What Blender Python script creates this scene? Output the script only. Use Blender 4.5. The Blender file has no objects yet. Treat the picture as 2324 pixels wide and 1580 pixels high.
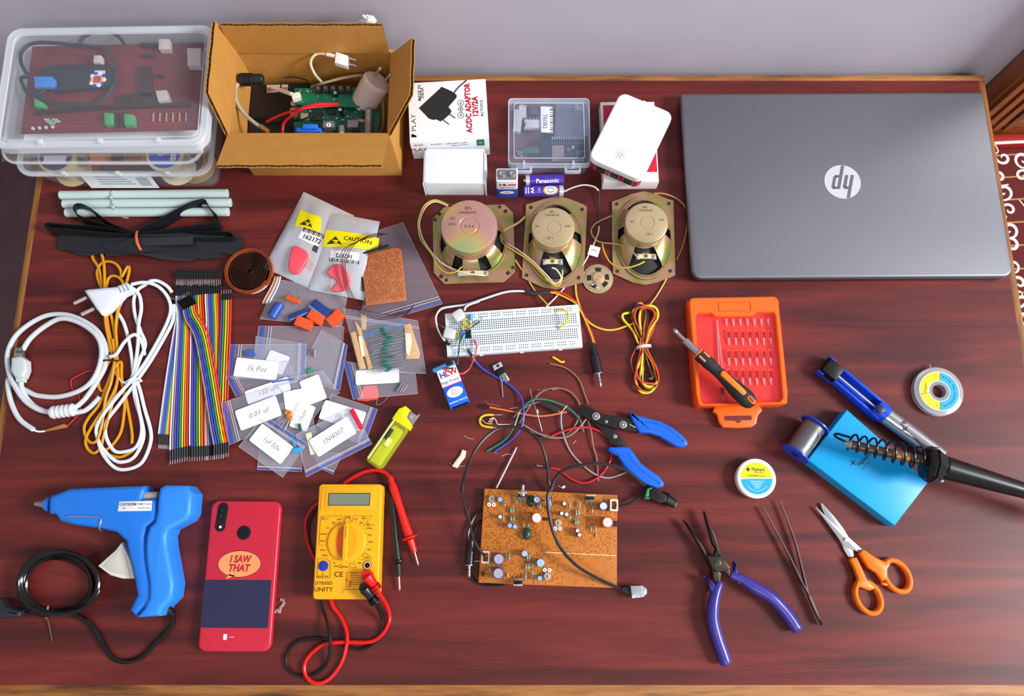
import bpy, math, random
from mathutils import Vector, Matrix
random.seed(7)
scn = bpy.context.scene
COL = scn.collection
PI = math.pi
# ---------------------------------------------------------------- camera (real phone geometry, 895 mm above the table top)
FPX = 1755.0; TH = math.radians(13.5); HC = 895.0      # focal length in px of a 2324 px wide frame, tilt, height in mm
cd = bpy.data.cameras.new('camera'); cam = bpy.data.objects.new('camera', cd); COL.objects.link(cam)
cd.sensor_width = 36; cd.lens = 36*FPX/2324; cd.clip_start = .01; cd.clip_end = 50
cam.location = (0, 0, HC/1000); cam.rotation_euler = (TH, 0, 0)
scn.camera = cam
# ---------------------------------------------------------------- light
w = bpy.data.worlds.new('room_light'); scn.world = w; w.use_nodes = True
bg = w.node_tree.nodes['Background']; bg.inputs[0].default_value = (.93, .95, 1, 1); bg.inputs[1].default_value = .4
def area(name, loc, target, size, sy, power, col):
    l = bpy.data.lights.new(name, 'AREA'); l.shape = 'RECTANGLE'; l.size = size; l.size_y = sy; l.energy = power; l.color = col
    o = bpy.data.objects.new(name, l); COL.objects.link(o); o.location = loc
    o.rotation_euler = (Vector(target)-Vector(loc)).to_track_quat('-Z', 'Y').to_euler()
    return o
area('window_daylight', (2.9, -.35, 2.1), (0, .2, 0), 0.95, 1.0, 150, (.97, .98, 1))
area('added_soft_fill', (.3, -1.5, 2.2), (0, .25, 0), 1.0, .6, 14, (1, .97, .94))  # soft fill light added behind the camera, no real lamp there
vs = scn.view_settings; vs.view_transform = 'Standard'; vs.look = 'None'; vs.gamma = 1; vs.use_curve_mapping = False; vs.exposure = 0.25
scn.cycles.transparent_max_bounces = 48
# ---------------------------------------------------------------- pixel of the photo + height above table (mm) -> point on the table plane frame (mm)
def P(px, py, h=0):
    u = (px-1162)/FPX; v = (790-py)/FPX; c, s = math.cos(TH), math.sin(TH)
    t = (HC-h)/(c-v*s)
    return Vector((u*t, (v*c+s)*t, h))
# ---------------------------------------------------------------- materials
def lin(h):
    h = h.lstrip('#'); r = [int(h[i:i+2], 16)/255 for i in (0, 2, 4)]
    return [(x/12.92 if x <= .04045 else ((x+.055)/1.055)**2.4) for x in r]
_m = {}
def C(hexc, rough=.45, metal=0, alpha=1, bump=0, bscale=200, coat=0, spec=.5, trans=0, var=0, ior=1.45):
    k = (hexc, rough, metal, alpha, bump, bscale, coat, spec, trans, var)
    if k in _m: return _m[k]
    m = bpy.data.materials.new('surface_'+hexc.strip('#')); m.use_nodes = True; nt = m.node_tree; b = nt.nodes['Principled BSDF']
    c = lin(hexc); b.inputs['Base Color'].default_value = (*c, 1); b.inputs['Roughness'].default_value = rough
    b.inputs['Metallic'].default_value = metal; b.inputs['Alpha'].default_value = alpha; b.inputs['IOR'].default_value = ior
    b.inputs['Specular IOR Level'].default_value = spec; b.inputs['Coat Weight'].default_value = coat; b.inputs['Coat Roughness'].default_value = .12
    b.inputs['Transmission Weight'].default_value = trans
    if bump or var:
        tc = nt.nodes.new('ShaderNodeTexCoord'); n = nt.nodes.new('ShaderNodeTexNoise'); n.inputs['Scale'].default_value = bscale; n.inputs['Detail'].default_value = 3
        nt.links.new(tc.outputs['Object'], n.inputs['Vector'])
        if bump:
            bp = nt.nodes.new('ShaderNodeBump'); bp.inputs['Strength'].default_value = bump; bp.inputs['Distance'].default_value = .001
            nt.links.new(n.outputs['Fac'], bp.inputs['Height']); nt.links.new(bp.outputs['Normal'], b.inputs['Normal'])
        if var:
            r = nt.nodes.new('ShaderNodeValToRGB'); nt.links.new(n.outputs['Fac'], r.inputs[0]); nt.links.new(r.outputs[0], b.inputs['Base Color'])
            r.color_ramp.elements[0].position = .3; r.color_ramp.elements[1].position = .7
            r.color_ramp.elements[0].color = (*[x*(1-var) for x in c], 1); r.color_ramp.elements[1].color = (*[min(1, x*(1+var*.6)) for x in c], 1)
    _m[k] = m; return m
def ramp_mat(name, scale3, stops, rough=.4, metal=0, coat=0, nscale=1, detail=5, bump=0, dist=0, spec=.5, nrough=.55):
    m = bpy.data.materials.new(name); m.use_nodes = True; nt = m.node_tree; b = nt.nodes['Principled BSDF']
    tc = nt.nodes.new('ShaderNodeTexCoord'); mp = nt.nodes.new('ShaderNodeMapping'); mp.inputs['Scale'].default_value = scale3
    n = nt.nodes.new('ShaderNodeTexNoise'); n.inputs['Scale'].default_value = nscale; n.inputs['Detail'].default_value = detail; n.inputs['Distortion'].default_value = dist
    n.inputs['Roughness'].default_value = nrough
    r = nt.nodes.new('ShaderNodeValToRGB'); L = nt.links.new
    L(tc.outputs['Object'], mp.inputs[0]); L(mp.outputs[0], n.inputs['Vector']); L(n.outputs['Fac'], r.inputs[0]); L(r.outputs[0], b.inputs['Base Color'])
    e = r.color_ramp.elements
    while len(e) < len(stops): e.new(.5)
    for i, (p, c) in enumerate(stops): e[i].position = p; e[i].color = (*lin(c), 1)
    b.inputs['Roughness'].default_value = rough; b.inputs['Metallic'].default_value = metal; b.inputs['Coat Weight'].default_value = coat; b.inputs['Coat Roughness'].default_value = .3
    b.inputs['Specular IOR Level'].default_value = spec
    if bump:
        bp = nt.nodes.new('ShaderNodeBump'); bp.inputs['Strength'].default_value = bump; bp.inputs['Distance'].default_value = .001
        L(n.outputs['Fac'], bp.inputs['Height']); L(bp.outputs['Normal'], b.inputs['Normal'])
    return m
WHITE = C('#eceef2', .5); BLACK = C('#101012', .4); DARK = C('#1c1c1f', .5); STEEL = C('#c4c4c8', .3, 1); TIN = C('#d6d6d8', .35, .9)
INK = C('#26242a', .6); RUBBER = C('#141416', .55)
# ---------------------------------------------------------------- mesh builder (all in mm)
class MB:
    def __init__(s): s.cap = True; s.v = []; s.f = []; s.mi = []; s.ms = []; s.M = Matrix.Identity(4)
    def at(s, x=0, y=0, z=0, rz=0, rx=0, ry=0, sc=1):
        s.M = Matrix.Translation((x, y, z)) @ Matrix.Rotation(rz, 4, 'Z') @ Matrix.Rotation(ry, 4, 'Y') @ Matrix.Rotation(rx, 4, 'X') @ Matrix.Scale(sc, 4); return s
    def along(s, a, b):      # z axis from a to b
        a = Vector(a); b = Vector(b); q = (b-a).to_track_quat('Z', 'Y'); s.M = Matrix.Translation(a) @ q.to_matrix().to_4x4(); return (b-a).length
    def add(s, vs, fs, m):
        o = len(s.v); M = s.M
        s.v += [M @ Vector(p) for p in vs]
        if m not in s.ms: s.ms.append(m)
        k = s.ms.index(m)
        for f in fs: s.f.append([o+i for i in f]); s.mi.append(k)
        return s
    def box(s, x0, x1, y0, y1, z0, z1, m, bev=0):
        return s.prism([(x0, y0), (x1, y0), (x1, y1), (x0, y1)], z0, z1, m, bev)
    def prism(s, pts, z0, z1, m, bev=0, seg=2, botbev=False, top=None):
        pts = [Vector((p[0], p[1])) for p in pts]; n = len(pts)
        A = sum(pts[i].x*pts[(i+1) % n].y-pts[(i+1) % n].x*pts[i].y for i in range(n))
        if A < 0: pts.reverse()
        nr = []
        for i in range(n):
            a = (pts[i]-pts[i-1]); b = (pts[(i+1) % n]-pts[i]); a = a.normalized() if a.length > 1e-9 else Vector((1, 0)); b = b.normalized() if b.length > 1e-9 else a
            na = Vector((-a.y, a.x)); nb = Vector((-b.y, b.x)); q = na+nb
            d = max(.35, q.length_squared/2); nr.append(q/d/1.0 if q.length > 1e-6 else na)
        rings = []
        if botbev and bev:
            for k in range(seg):
                t = PI/2*k/seg; rings.append((bev*(1-math.sin(t)), z0+bev*(1-math.cos(t))))
        rings.append((0, z0+(bev if botbev else 0)))
        if bev:
            for k in range(seg+1):
                t = PI/2*k/seg; rings.append((bev*(1-math.cos(t)), z1-bev+bev*math.sin(t)))
        else: rings.append((0, z1))
        vs = []
        for ins, z in rings: vs += [(pts[i].x+nr[i].x*ins, pts[i].y+nr[i].y*ins, z) for i in range(n)]
        fs = []
        for r in range(len(rings)-1):
            for i in range(n): j = (i+1) % n; fs.append([r*n+i, r*n+j, (r+1)*n+j, (r+1)*n+i])
        fs.append([i for i in range(n)][::-1])
        if top is None: fs.append([(len(rings)-1)*n+i for i in range(n)])
        s.add(vs, fs, m)
        if top is not None: s.add(vs[-n:], [list(range(n))], top)
        return s
    def ring(s, outer, inner, z0, z1, m, bev=0):
        n = len(outer); vs = []; prof = [(0, z0), (0, z1-bev), (bev, z1)] if bev else [(0, z0), (0, z1)]
        L = []
        for ins, z in prof:
            L.append([(o[0]+(i[0]-o[0])*ins/max(.01, math.dist(o, i)), o[1]+(i[1]-o[1])*ins/max(.01, math.dist(o, i)), z) for o, i in zip(outer, inner)])
        for ins, z in reversed(prof):
            L.append([(i[0]+(o[0]-i[0])*ins/max(.01, math.dist(o, i)), i[1]+(o[1]-i[1])*ins/max(.01, math.dist(o, i)), z) for o, i in zip(outer, inner)])
        for l in L: vs += l
        K = len(L); fs = []
        for r in range(K):
            q = (r+1) % K
            for i in range(n): j = (i+1) % n; fs.append([r*n+i, r*n+j, q*n+j, q*n+i])
        return s.add(vs, fs, m)
    def lathe(s, prof, m, n=24, a0=0, a1=2*PI, sx=1, sy=1):
        full = abs(a1-a0-2*PI) < 1e-6; k = n if full else n+1; vs = []; fs = []
        for r, z in prof:
            for i in range(k):
                a = a0+(a1-a0)*i/n; vs.append((r*math.cos(a)*sx, r*math.sin(a)*sy, z))
        for q in range(len(prof)-1):
            for i in range(n):
                j = (i+1) % k; fs.append([q*k+i, q*k+j, (q+1)*k+j, (q+1)*k+i])
        if full:
            if prof[0][0] > 1e-6 and prof[0][1] < prof[-1][1]+1e9 and getattr(s, 'cap', True): fs.append([i for i in range(k)][::-1])
            if prof[-1][0] > 1e-6 and getattr(s, 'cap', True): fs.append([(len(prof)-1)*k+i for i in range(k)])
        return s.add(vs, fs, m)
    def cyl(s, x, y, z0, z1, r, m, n=20, bev=0, top=None):
        pts = [(x+r*math.cos(2*PI*i/n), y+r*math.sin(2*PI*i/n)) for i in range(n)]
        return s.prism(pts, z0, z1, m, bev, top=top)
    def rod(s, a, b, r, m, n=12, r2=None, bev=0):
        keep = s.M.copy(); a = keep @ Vector(a); b = keep @ Vector(b); L = s.along(a, b); r2 = r if r2 is None else r2
        s.lathe([(max(.01, r-bev), 0), (r, bev), (r2, L-bev), (max(.01, r2-bev), L)] if bev else [(r, 0), (r2, L)], m, n); s.M = keep; return s
    def tube(s, pts, r, m, n=8, closed=False, flat=None, up=(0, 0, 1), caps=True, mats=None):
        pts = [Vector(p) for p in pts]; N = len(pts); vs = []; fs = []; up = Vector(up)
        for i, p in enumerate(pts):
            a = pts[i-1] if (i or closed) else p; b = pts[(i+1) % N] if (i < N-1 or closed) else p
            t = (b-a); t = t.normalized() if t.length > 1e-9 else Vector((1, 0, 0))
            sd = t.cross(up); sd = sd.normalized() if sd.length > 1e-3 else Vector((1, 0, 0)); un = sd.cross(t).normalized()
            rr = r[i] if isinstance(r, (list, tuple)) else r; ru = rr*(flat if flat else 1)
            for k in range(n): q = 2*PI*k/n+PI/n; vs.append(p+sd*rr*math.cos(q)+un*ru*math.sin(q))
        M2 = N if closed else N-1
        for i in range(M2):
            for k in range(n): k2 = (k+1) % n; j = (i+1) % N; fs.append([i*n+k, i*n+k2, j*n+k2, j*n+k])
        if not closed and caps: fs.append(list(range(n))); fs.append([(N-1)*n+k for k in range(n)][::-1])
        return s.add(vs, fs, m)
    def strip(s, pts, off, m, th=0):     # ribbon: pts and a second edge offset vector(s)
        N = len(pts); o = [Vector(off)]*N if not isinstance(off, list) else off
        if th == 0:
            vs = [Vector(p) for p in pts]+[Vector(p)+o[i] for i, p in enumerate(pts)]; fs = [[i, i+1, N+i+1, N+i] for i in range(N-1)]
            return s.add(vs, fs, m)
        vs = []; fs = []
        for i, p in enumerate(pts):
            p = Vector(p); a = Vector(pts[max(0, i-1)]); b = Vector(pts[min(N-1, i+1)]); nn = (b-a).cross(o[i]).normalized()*th/2
            vs += [p-nn, p+o[i]-nn, p+o[i]+nn, p+nn]
        for i in range(N-1):
            for k in range(4): k2 = (k+1) % 4; fs.append([i*4+k, i*4+k2, i*4+4+k2, i*4+4+k])
        fs += [[0, 1, 2, 3], [(N-1)*4+k for k in (3, 2, 1, 0)]]
        return s.add(vs, fs, m)
    def grid(s, f, nu, nv, m):
        vs = [f(i/nu, j/nv) for j in range(nv+1) for i in range(nu+1)]
        return s.add(vs, [[j*(nu+1)+i, j*(nu+1)+i+1, (j+1)*(nu+1)+i+1, (j+1)*(nu+1)+i] for j in range(nv) for i in range(nu)], m)
    def ball(s, x, y, z, r, m, n=10, sz=1, sy=1):
        pr = [(r*math.sin(PI*i/(n//2+1)), -r*sz*math.cos(PI*i/(n//2+1))) for i in range(n//2+2)]
        keep = s.M.copy(); s.M = keep @ Matrix.Translation((x, y, z)); s.cap = False; s.lathe(pr, m, n, sy=sy); s.cap = True; s.M = keep; return s
    def text(s, body, size, m, x=0, y=0, z=0, rz=0, sx=1, shear=0, bold=0, rx=0, align='CENTER', space=1):
        vs, fs = _text(body, align, shear, bold, space); keep = s.M.copy()
        s.M = keep @ Matrix.Translation((x, y, z)) @ Matrix.Rotation(rz, 4, 'Z') @ Matrix.Rotation(rx, 4, 'X')
        s.add([(a*size*sx, b*size, 0) for a, b in vs], fs, m); s.M = keep; return s
_tc = {}
def _text(body, align, shear, bold, space):
    k = (body, align, shear, bold, space)
    if k in _tc: return _tc[k]
    cu = bpy.data.curves.new('lettering', 'FONT'); cu.body = body; cu.size = 1; cu.align_x = align; cu.align_y = 'CENTER'; cu.shear = shear; cu.offset = bold; cu.resolution_u = 2; cu.space_character = space
    o = bpy.data.objects.new('lettering', cu); COL.objects.link(o)
    me = bpy.data.meshes.new_from_object(o.evaluated_get(bpy.context.evaluated_depsgraph_get()))
    r = ([(v.co.x, v.co.y) for v in me.vertices], [list(p.vertices) for p in me.polygons])
    bpy.data.objects.remove(o); bpy.data.curves.remove(cu); bpy.data.meshes.remove(me)
    _tc[k] = r; return r
def rrect(w, d, r, n=5, cx=0, cy=0):
    p = []
    for sx, sy, a in ((1, 1, 0), (-1, 1, 90), (-1, -1, 180), (1, -1, 270)):
        for i in range(n+1):
            t = math.radians(a+90*i/n); p.append((cx+sx*(w/2-r)+r*math.cos(t), cy+sy*(d/2-r)+r*math.sin(t)))
    return p
def ell(rx, ry, n=32, cx=0, cy=0, a0=0): return [(cx+rx*math.cos(a0+2*PI*i/n), cy+ry*math.sin(a0+2*PI*i/n)) for i in range(n)]
def spl(pts, n=6, closed=False):
    pts = [Vector(p) for p in pts]; N = len(pts); out = []
    for i in range(N if closed else N-1):
        if closed: a, b, c, d = pts[i-1], pts[i], pts[(i+1) % N], pts[(i+2) % N]
        else: a, b, c, d = pts[max(0, i-1)], pts[i], pts[i+1], pts[min(N-1, i+2)]
        for k in range(n):
            t = k/n; out.append(.5*((2*b)+(c-a)*t+(2*a-5*b+4*c-d)*t*t+(3*b-a-3*c+d)*t**3))
    if not closed: out.append(pts[-1])
    return out
NT = [0]
def link(name, mb, parent=None, sharp=38):
    me = bpy.data.meshes.new(name)
    me.from_pydata([tuple(x*.001 for x in v) for v in mb.v], [], mb.f)
    for m in mb.ms: me.materials.append(m)
    me.polygons.foreach_set('material_index', mb.mi); me.polygons.foreach_set('use_smooth', [True]*len(mb.f))
    me.update()
    try: me.set_sharp_from_angle(angle=math.radians(sharp))
    except Exception: pass
    o = bpy.data.objects.new(name, me); COL.objects.link(o)
    if parent: o.parent = parent
    return o
class T:          # a thing: an Empty at its base; local frame in mm
    def __init__(s, name, label, cat, x, y, z=0, rz=0, group=None):
        o = bpy.data.objects.new(name, None); COL.objects.link(o); o.empty_display_size = .01
        o.location = (x/1000, y/1000, z/1000); o.rotation_euler = (0, 0, rz); o['label'] = label; o['category'] = cat
        if group: o['group'] = group
        s.o = o; s.M = Matrix.Translation((x, y, z)) @ Matrix.Rotation(rz, 4, 'Z'); s.I = s.M.inverted(); s.z = z
    def L(s, px, py, h=None):
        return s.I @ P(px, py, s.z if h is None else h)
    def Ls(s, pts, h=None): return [s.L(p[0], p[1], p[2] if len(p) > 2 else h) for p in pts]
    def poly(s, pts, h=None): return [tuple(s.L(p[0], p[1], h)[:2]) for p in pts]
    def part(s, name, mb, parent=None, label=None, sharp=38):
        o = link(name, mb, parent or s.o, sharp)
        if label: o['label'] = label
        return o
def frame4(c, h):
    q = [P(x, y, h) for x, y in c]; ctr = (q[0]+q[1]+q[2]+q[3])/4; ax = (q[1]-q[0])+(q[2]-q[3]); dn = (q[0]-q[3])+(q[1]-q[2])
    return ctr, ax.length/2, dn.length/2, math.atan2(ax.y, ax.x)
def TR(name, label, cat, corners, h, z0=0, group=None):      # rectangular thing from the four pixel corners TL TR BR BL of its top at height h
    c, w, d, a = frame4(corners, h); t = T(name, label, cat, c.x, c.y, z0, a, group); t.w = w; t.d = d; return t
def tp(px, py, h): return P(px, py, h)
def crop(ox, oy, s): return lambda pts: [(ox+p[0]/s, oy+p[1]/s)+tuple(p[2:]) for p in pts]
def struct(name, mb): o = link(name, mb); o['kind'] = 'structure'; return o
def wire(name, label, cat, pts, r, m, h=None, group=None, n=6, res=5, flat=None):   # a loose wire: thing with one insulation part
    q = spl([P(p[0], p[1], (p[2] if len(p) > 2 else (h if h is not None else r))) for p in pts], res)
    c = q[len(q)//2]; t = T(name, label, cat, c.x, c.y, 0, 0, group)
    mb = MB(); mb.tube([v-Vector((c.x, c.y, 0)) for v in q], r, m, n, flat=flat); t.q = [v-Vector((c.x, c.y, 0)) for v in q]
    t.part('insulation', mb); return t
# ================================================================ setting
wood = ramp_mat('mahogany_laminate', (1.9, 24, 1), [(.22, '#381416'), (.38, '#4c1a1a'), (.52, '#60211e'), (.66, '#742b24'), (.82, '#541d1b')], rough=.42, coat=.04, spec=.3, nscale=1.5, detail=6, dist=.7, nrough=.55)
edgew = ramp_mat('worn_edge_wood', (6, 60, 20), [(.3, '#4a2a10'), (.45, '#8a5420'), (.58, '#a06a30'), (.75, '#5a3818')], rough=.6, nscale=1.5, detail=6, bump=.3)
edgey = ramp_mat('worn_edge_wood_long', (60, 6, 20), [(.3, '#42240e'), (.45, '#7a481c'), (.58, '#96622c'), (.75, '#523216')], rough=.6, nscale=1.5, detail=6, bump=.3)
wallm = ramp_mat('wall_paint', (1, 1, 1), [(.3, '#b3adb8'), (.7, '#bfbbc8')], rough=.8, nscale=3, detail=8, bump=.25)
floorm = ramp_mat('floor_tiles', (1, 1, 1), [(.3, '#54403f'), (.7, '#6a5452')], rough=.5, nscale=8)
X0, X1, Y0, Y1 = -598, 614, -178, 580
mb = MB(); mb.box(-2500, 2500, 592, 700, -750, 2000, wallm); struct('wall_back', mb)
mb = MB(); mb.box(-2500, 2500, -2200, 700, -760, -750, floorm); struct('floor', mb)
mb = MB(); mb.grid(lambda u, v: (lambda a, r: (r*math.cos(a), 0, 0))(0, 1), 1, 1, wallm)
t = T('table', 'mahogany coloured table with worn pale wooden edging, carrying everything', 'table', 0, 200, -750)
mb = MB(); mb.box(X0+8, X1-8, Y0+8-200, Y1-8-200, 728, 750, wood); t.part('tabletop', mb)
def edge(x0, x1, y0, y1, m): b = MB(); b.box(x0, x1, y0-200, y1-200, 712, 750.6, m, 2.2); t.part('edge_strip', b, label='worn orange-brown wooden edging')
edge(X0, X1, Y1-9, Y1, edgew); edge(X0, X1, Y0, Y0+20, edgew); edge(X0, X0+9, Y0+20.1, Y1-9.1, edgey); edge(X1-9, X1, Y0+20.1, Y1-9.1, edgey)
for x in (X0+50, X1-50):
    for y in (Y0+50, Y1-50):
        b = MB(); b.at(x, y-200, 0); b.prism(rrect(55, 55, 4), 0, 727.5, edgey, 1); t.part('leg', b)
# low bench on the left
t = T('bench', 'purple-brown low bench board at the left beyond the table edge', 'bench', -900, 250, -750)
benchm = C('#5e4246', .55, var=.12, bscale=30, bump=.3)
mb = MB(); mb.box(-420, 288, -700, 325, 515, 545, benchm, 3); t.part('bench_seat', mb)
for x in (-380, 240):
    for y in (-650, 280):
        b = MB(); b.box(x-22, x+22, y-22, y+22, 0, 515, edgey, 2); t.part('leg', b)
# sofa on the right
sf = T('sofa', 'dark red seat with white scroll pattern and carved brown wooden frame, right of the table', 'sofa', 960, 200, -750)
maroon = C('#5e1214', .8, bump=.5, bscale=500); cream = C('#cfc6c0', .8); gold = C('#a9783c', .7); red = C('#9a1512', .7, bump=.4, bscale=400)
dwood = ramp_mat('carved_brown_wood', (20, 20, 3), [(.3, '#5a2c0c'), (.55, '#8a4a16'), (.75, '#6b3510')], rough=.4, nscale=2, detail=5, coat=.3)
mb = MB(); mb.box(-320, 330, -600, 338, 500, 640, maroon, 12); mb.box(-318, 325, 340, 357, 505, 643, red, 6)
rr = random.Random(5)
def scroll(cx, cy, s, a, fl):
    pts = []
    for i in range(17):
        q = i/16*3.6*PI/1.5; r = s*(1-i/19); pts.append((cx+math.cos(a+fl*q)*r, cy+math.sin(a+fl*q)*r))
    pts = [(cx+math.cos(a)*s*1.9, cy+math.sin(a-fl*.7)*s*2.1)]+pts
    q = spl([(p[0], p[1], 0) for p in pts], 2)
    w0 = s*.15
    mb.tube([(v.x, v.y, 640.3) for v in q], [w0*(.5+.9*math.sin(PI*i/len(q))) for i in range(len(q))], cream, 6, flat=.12)
for i in range(14):
    for j in range(34):
        scroll(-302+i*34+rr.uniform(-6, 6), 318-j*27+rr.uniform(-5, 5), 11.5+rr.uniform(-2, 3), rr.uniform(0, 6), 1 if (i+j) % 2 else -1)
for j in range(27): mb.tube([(-310, 320-j*34, 640.2), (-200, 327-j*34, 640.2), (0, 318-j*34, 640.2), (310, 323-j*34, 640.2)], 1.6, gold, 4, flat=.2)
mb.tube(spl([(-315, 336, 641), (-240, 342, 643.5), (0, 346, 644), (310, 350, 644)], 4), 2.6, cream, 6, flat=.3)
sf.part('seat_cushion', mb)
mb = MB()
mb.box(-325, 330, -610, 350, 380, 499, dwood, 4); sf.part('seat_frame', mb)
mb = MB(); mb.box(-318, 330, 362, 388, 0, 1050, dwood, 6)
for k in range(4): mb.box(-312+16*k, -303+16*k, 356, 366, 650, 1048, dwood, 3)
mb.box(-318, 330, 359, 366, 655, 668, dwood, 3); sf.part('backrest_frame', mb)
for x in (-300, 310):
    b = MB(); b.box(x-20, x+20, -590, -550, 0, 379, dwood, 3); sf.part('leg', b)
# ================================================================ back row
def clear(hexc='#dfe6ee', alpha=.18, rough=.12): return C(hexc, rough, 0, alpha)
BOXP = C('#e6e9ee', .3, 0, .08); BOXE = C('#e9edf2', .3, 0, .42)
# ---- two stacked storage boxes
t = T('storage_box', 'lower of two stacked clear plastic boxes, with tapered body and white sticker', 'storage box', -467, 484, 0)
def shell(mb, w0, d0, z0, w1, d1, z1, r, th, m, bottom=True, cx=0, cy=0, cx0=None):
    o0 = rrect(w0, d0, r*.8, 5, cx0 if cx0 is not None else cx, cy); o1 = rrect(w1, d1, r, 5, cx, cy); i1 = rrect(w1-2*th, d1-2*th, r-th*.5, 5, cx, cy); i0 = rrect(w0-2*th, d0-2*th, max(1, r*.8-th*.5), 5, cx0 if cx0 is not None else cx, cy)
    n = len(o0); vs = [(x, y, z0) for x, y in o0]+[(x, y, z1) for x, y in o1]+[(x, y, z1) for x, y in i1]+[(x, y, z0+th) for x, y in i0]
    fs = []
    for r_ in range(3):
        for i in range(n): j = (i+1) % n; fs.append([r_*n+i, r_*n+j, (r_+1)*n+j, (r_+1)*n+i])
    if bottom: fs += [list(range(n))[::-1], [3*n+i for i in range(n)]]
    mb.add(vs, fs, m)
mb = MB(); shell(mb, 200, 124, 0, 220, 144, 60, 16, 1.4, BOXP); t.part('box_body', mb)
mb = MB(); mb.ring(rrect(231, 154, 20, 6), rrect(219, 142, 14, 6), 60.2, 63, BOXE, .5)
mb.ring(rrect(224, 147, 18, 6), rrect(221, 144, 16, 6), 63, 92, BOXP, .5)
mb.ring(rrect(229, 152, 19, 6), rrect(224, 147, 17, 6), 89, 92.2, BOXE, .5)
mb.box(-112, 112, -73, 73, 90.4, 91.6, C('#e6e9ee', .3, 0, .04))
for k in (-55, 8, 66): mb.box(k-2, k+2, -77.5, -74, 61, 70, BOXE, .8)
t.part('box_lid', mb)
mb = MB(); c = t.poly([(188, 404), (323, 402), (343, 431), (218, 433)], 32)
mb.M = Matrix.Translation((-10, -66.8, 28)) @ Matrix.Rotation(math.radians(82), 4, 'X')
mb.box(-42, 42, -15, 15, 0, .3, WHITE)
for k in range(4): mb.box(-26, 8+3*k, 8-5*k, 10-5*k, .3, .4, C('#9aa0a6', .6))
mb.box(22, 36, -10, 8, .3, .4, C('#b4b8bd', .6)); t.part('sticker', mb)
# contents of the lower box
def reel(name, label, x, y, z, r, th, mrim, mcap, cap_r, extra=None):
    q = T(name, label, 'reel', x, y, z); mb = MB(); mb.cap = False
    mb.lathe([(r*.35, 0), (r, 0), (r, 1.6), (r*.72, 1.8), (r*.72, th-1.8), (r, th-1.6), (r, th), (r*.35, th), (r*.35, 0)], mrim, 28); q.part('reel_body', mb)
    mb = MB(); mb.cyl(0, 0, th+.01, th+1.5, cap_r, mcap, 28, .4)
    if extra: extra(mb, th+1.55)
    q.part('paper_disc', mb); return q
def ex1(mb, z):
    mb.text('do', 12, WHITE, -2, 2, z, rz=.3, bold=.02); mb.box(8, 14, -9, 9, z-.02, z+.2, WHITE)
    for k in range(5): mb.box(9.5, 13, -8+3.4*k, -7+3.4*k, z+.2, z+.3, C('#a03a48', .6))
p = tp(372, 352, 62); reel('tape_reel', 'round reel with bright blue label at the right inside the lower box', p.x, p.y+2, 22, 22, 38, C('#cfc6a8', .5), C('#2446b8', .5), 18, ex1)
def ex2(mb, z): mb.box(-13, 13, -11, -1, z, z+.3, C('#c9c4cf', .5)); mb.box(-15, 15, 4, 7, z, z+.3, WHITE)
p = tp(125, 355, 62); reel('tape_reel', 'round reel with dark blue and grey label at the left inside the lower box', p.x, p.y+2, 22, 22, 38, C('#b9a884', .5), C('#2a3060', .5), 19, ex2)
q = T('circuit_board', 'orange-brown circuit board standing between two reels in the lower box', 'circuit board', -465, 470, 1.6)
mb = MB(); mb.box(-36, 36, -45, 28, 52, 54, C('#c4743a', .5), .3)
q.part('board', mb); mb = MB(); mb.box(-8, 4, -44, -20, 54.1, 60, DARK, .5); mb.box(8, 26, -44, -30, 54.1, 58, C('#7a4a26', .5), .5); q.part('chip', mb)
for i, (x, zz, m_) in enumerate(((-540, 2, '#a4632e'), (-395, 2, '#b08a50'))):
    q = T('wire_coil', ('coil of pinkish-brown wire low at the left in the lower box', 'coil of tan wire low at the right in the lower box')[i], 'wire coil', x, 448, zz)
    mb = MB(); mb.tube([((24-j*.09)*math.cos(j*.35), (24-j*.09)*math.sin(j*.35), 2+j*.13) for j in range(120)], 1.3, C(m_, .5), 5); q.part('wire', mb)
# upper box
t = T('storage_box', 'upper of two stacked clear plastic boxes, flat, holding a maroon circuit board', 'storage box', -452, 484, 92.3, .02)
mb = MB(); shell(mb, 218, 136, 0, 225, 143, 33, 14, 1.4, BOXP); t.part('box_body', mb)
mb = MB(); mb.ring(rrect(232, 148, 16, 6), rrect(218, 134, 10, 6), 33.2, 36, BOXE, .8)
mb.box(-110, 110, -68, 68, 35.3, 36.2, C('#e6e9ee', .3, 0, .05)); mb.ring(rrect(216, 130, 8, 5), rrect(214.5, 128.5, 8, 5), 36.2, 37.2, BOXE, .2)
mb.ring(rrect(234, 150, 16, 6), rrect(231, 147, 16, 6), 24, 36, BOXE, .8)
for k in (-62, 3, 66): mb.box(k-2, k+2, -72, -66, 36, 40, BOXE, .8)
t.part('box_lid', mb)
mb = MB(); q = T('paper_sheet', 'white paper sheet under the maroon circuit board in the upper box', 'paper', -452, 484, 94.2)
mb.box(-104, 102, -62, 40, 0, .3, WHITE); mb.box(-104, 102, -64.5, -63, 0, 26, WHITE); q.part('sheet', mb)
BD = C('#6e2029', .4, var=.15, bscale=60)
t = TR('circuit_board', 'large maroon circuit board with green terminals inside the upper clear box', 'circuit board', [(66, 103), (455, 100), (458, 290), (54, 305)], 112, 100)
mb = MB(); mb.box(-t.w/2, t.w/2, -t.d/2, t.d/2, 10, 12, BD, .2); mb.box(-t.w/2+2, t.w/2-2, -.5-t.d/2+8, -t.d/2+8, 12, 12.05, C('#8a3a40', .4)); t.part('board', mb)
cb = crop(0, 30, 3.362)
def blk(t, name, cpts, h0, h1, m, bev=.5, lab=None):
    mb = MB(); mb.prism(t.poly(cb(cpts), h1), h0-t.z, h1-t.z, m, bev); return t.part(name, mb, label=lab)
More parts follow.
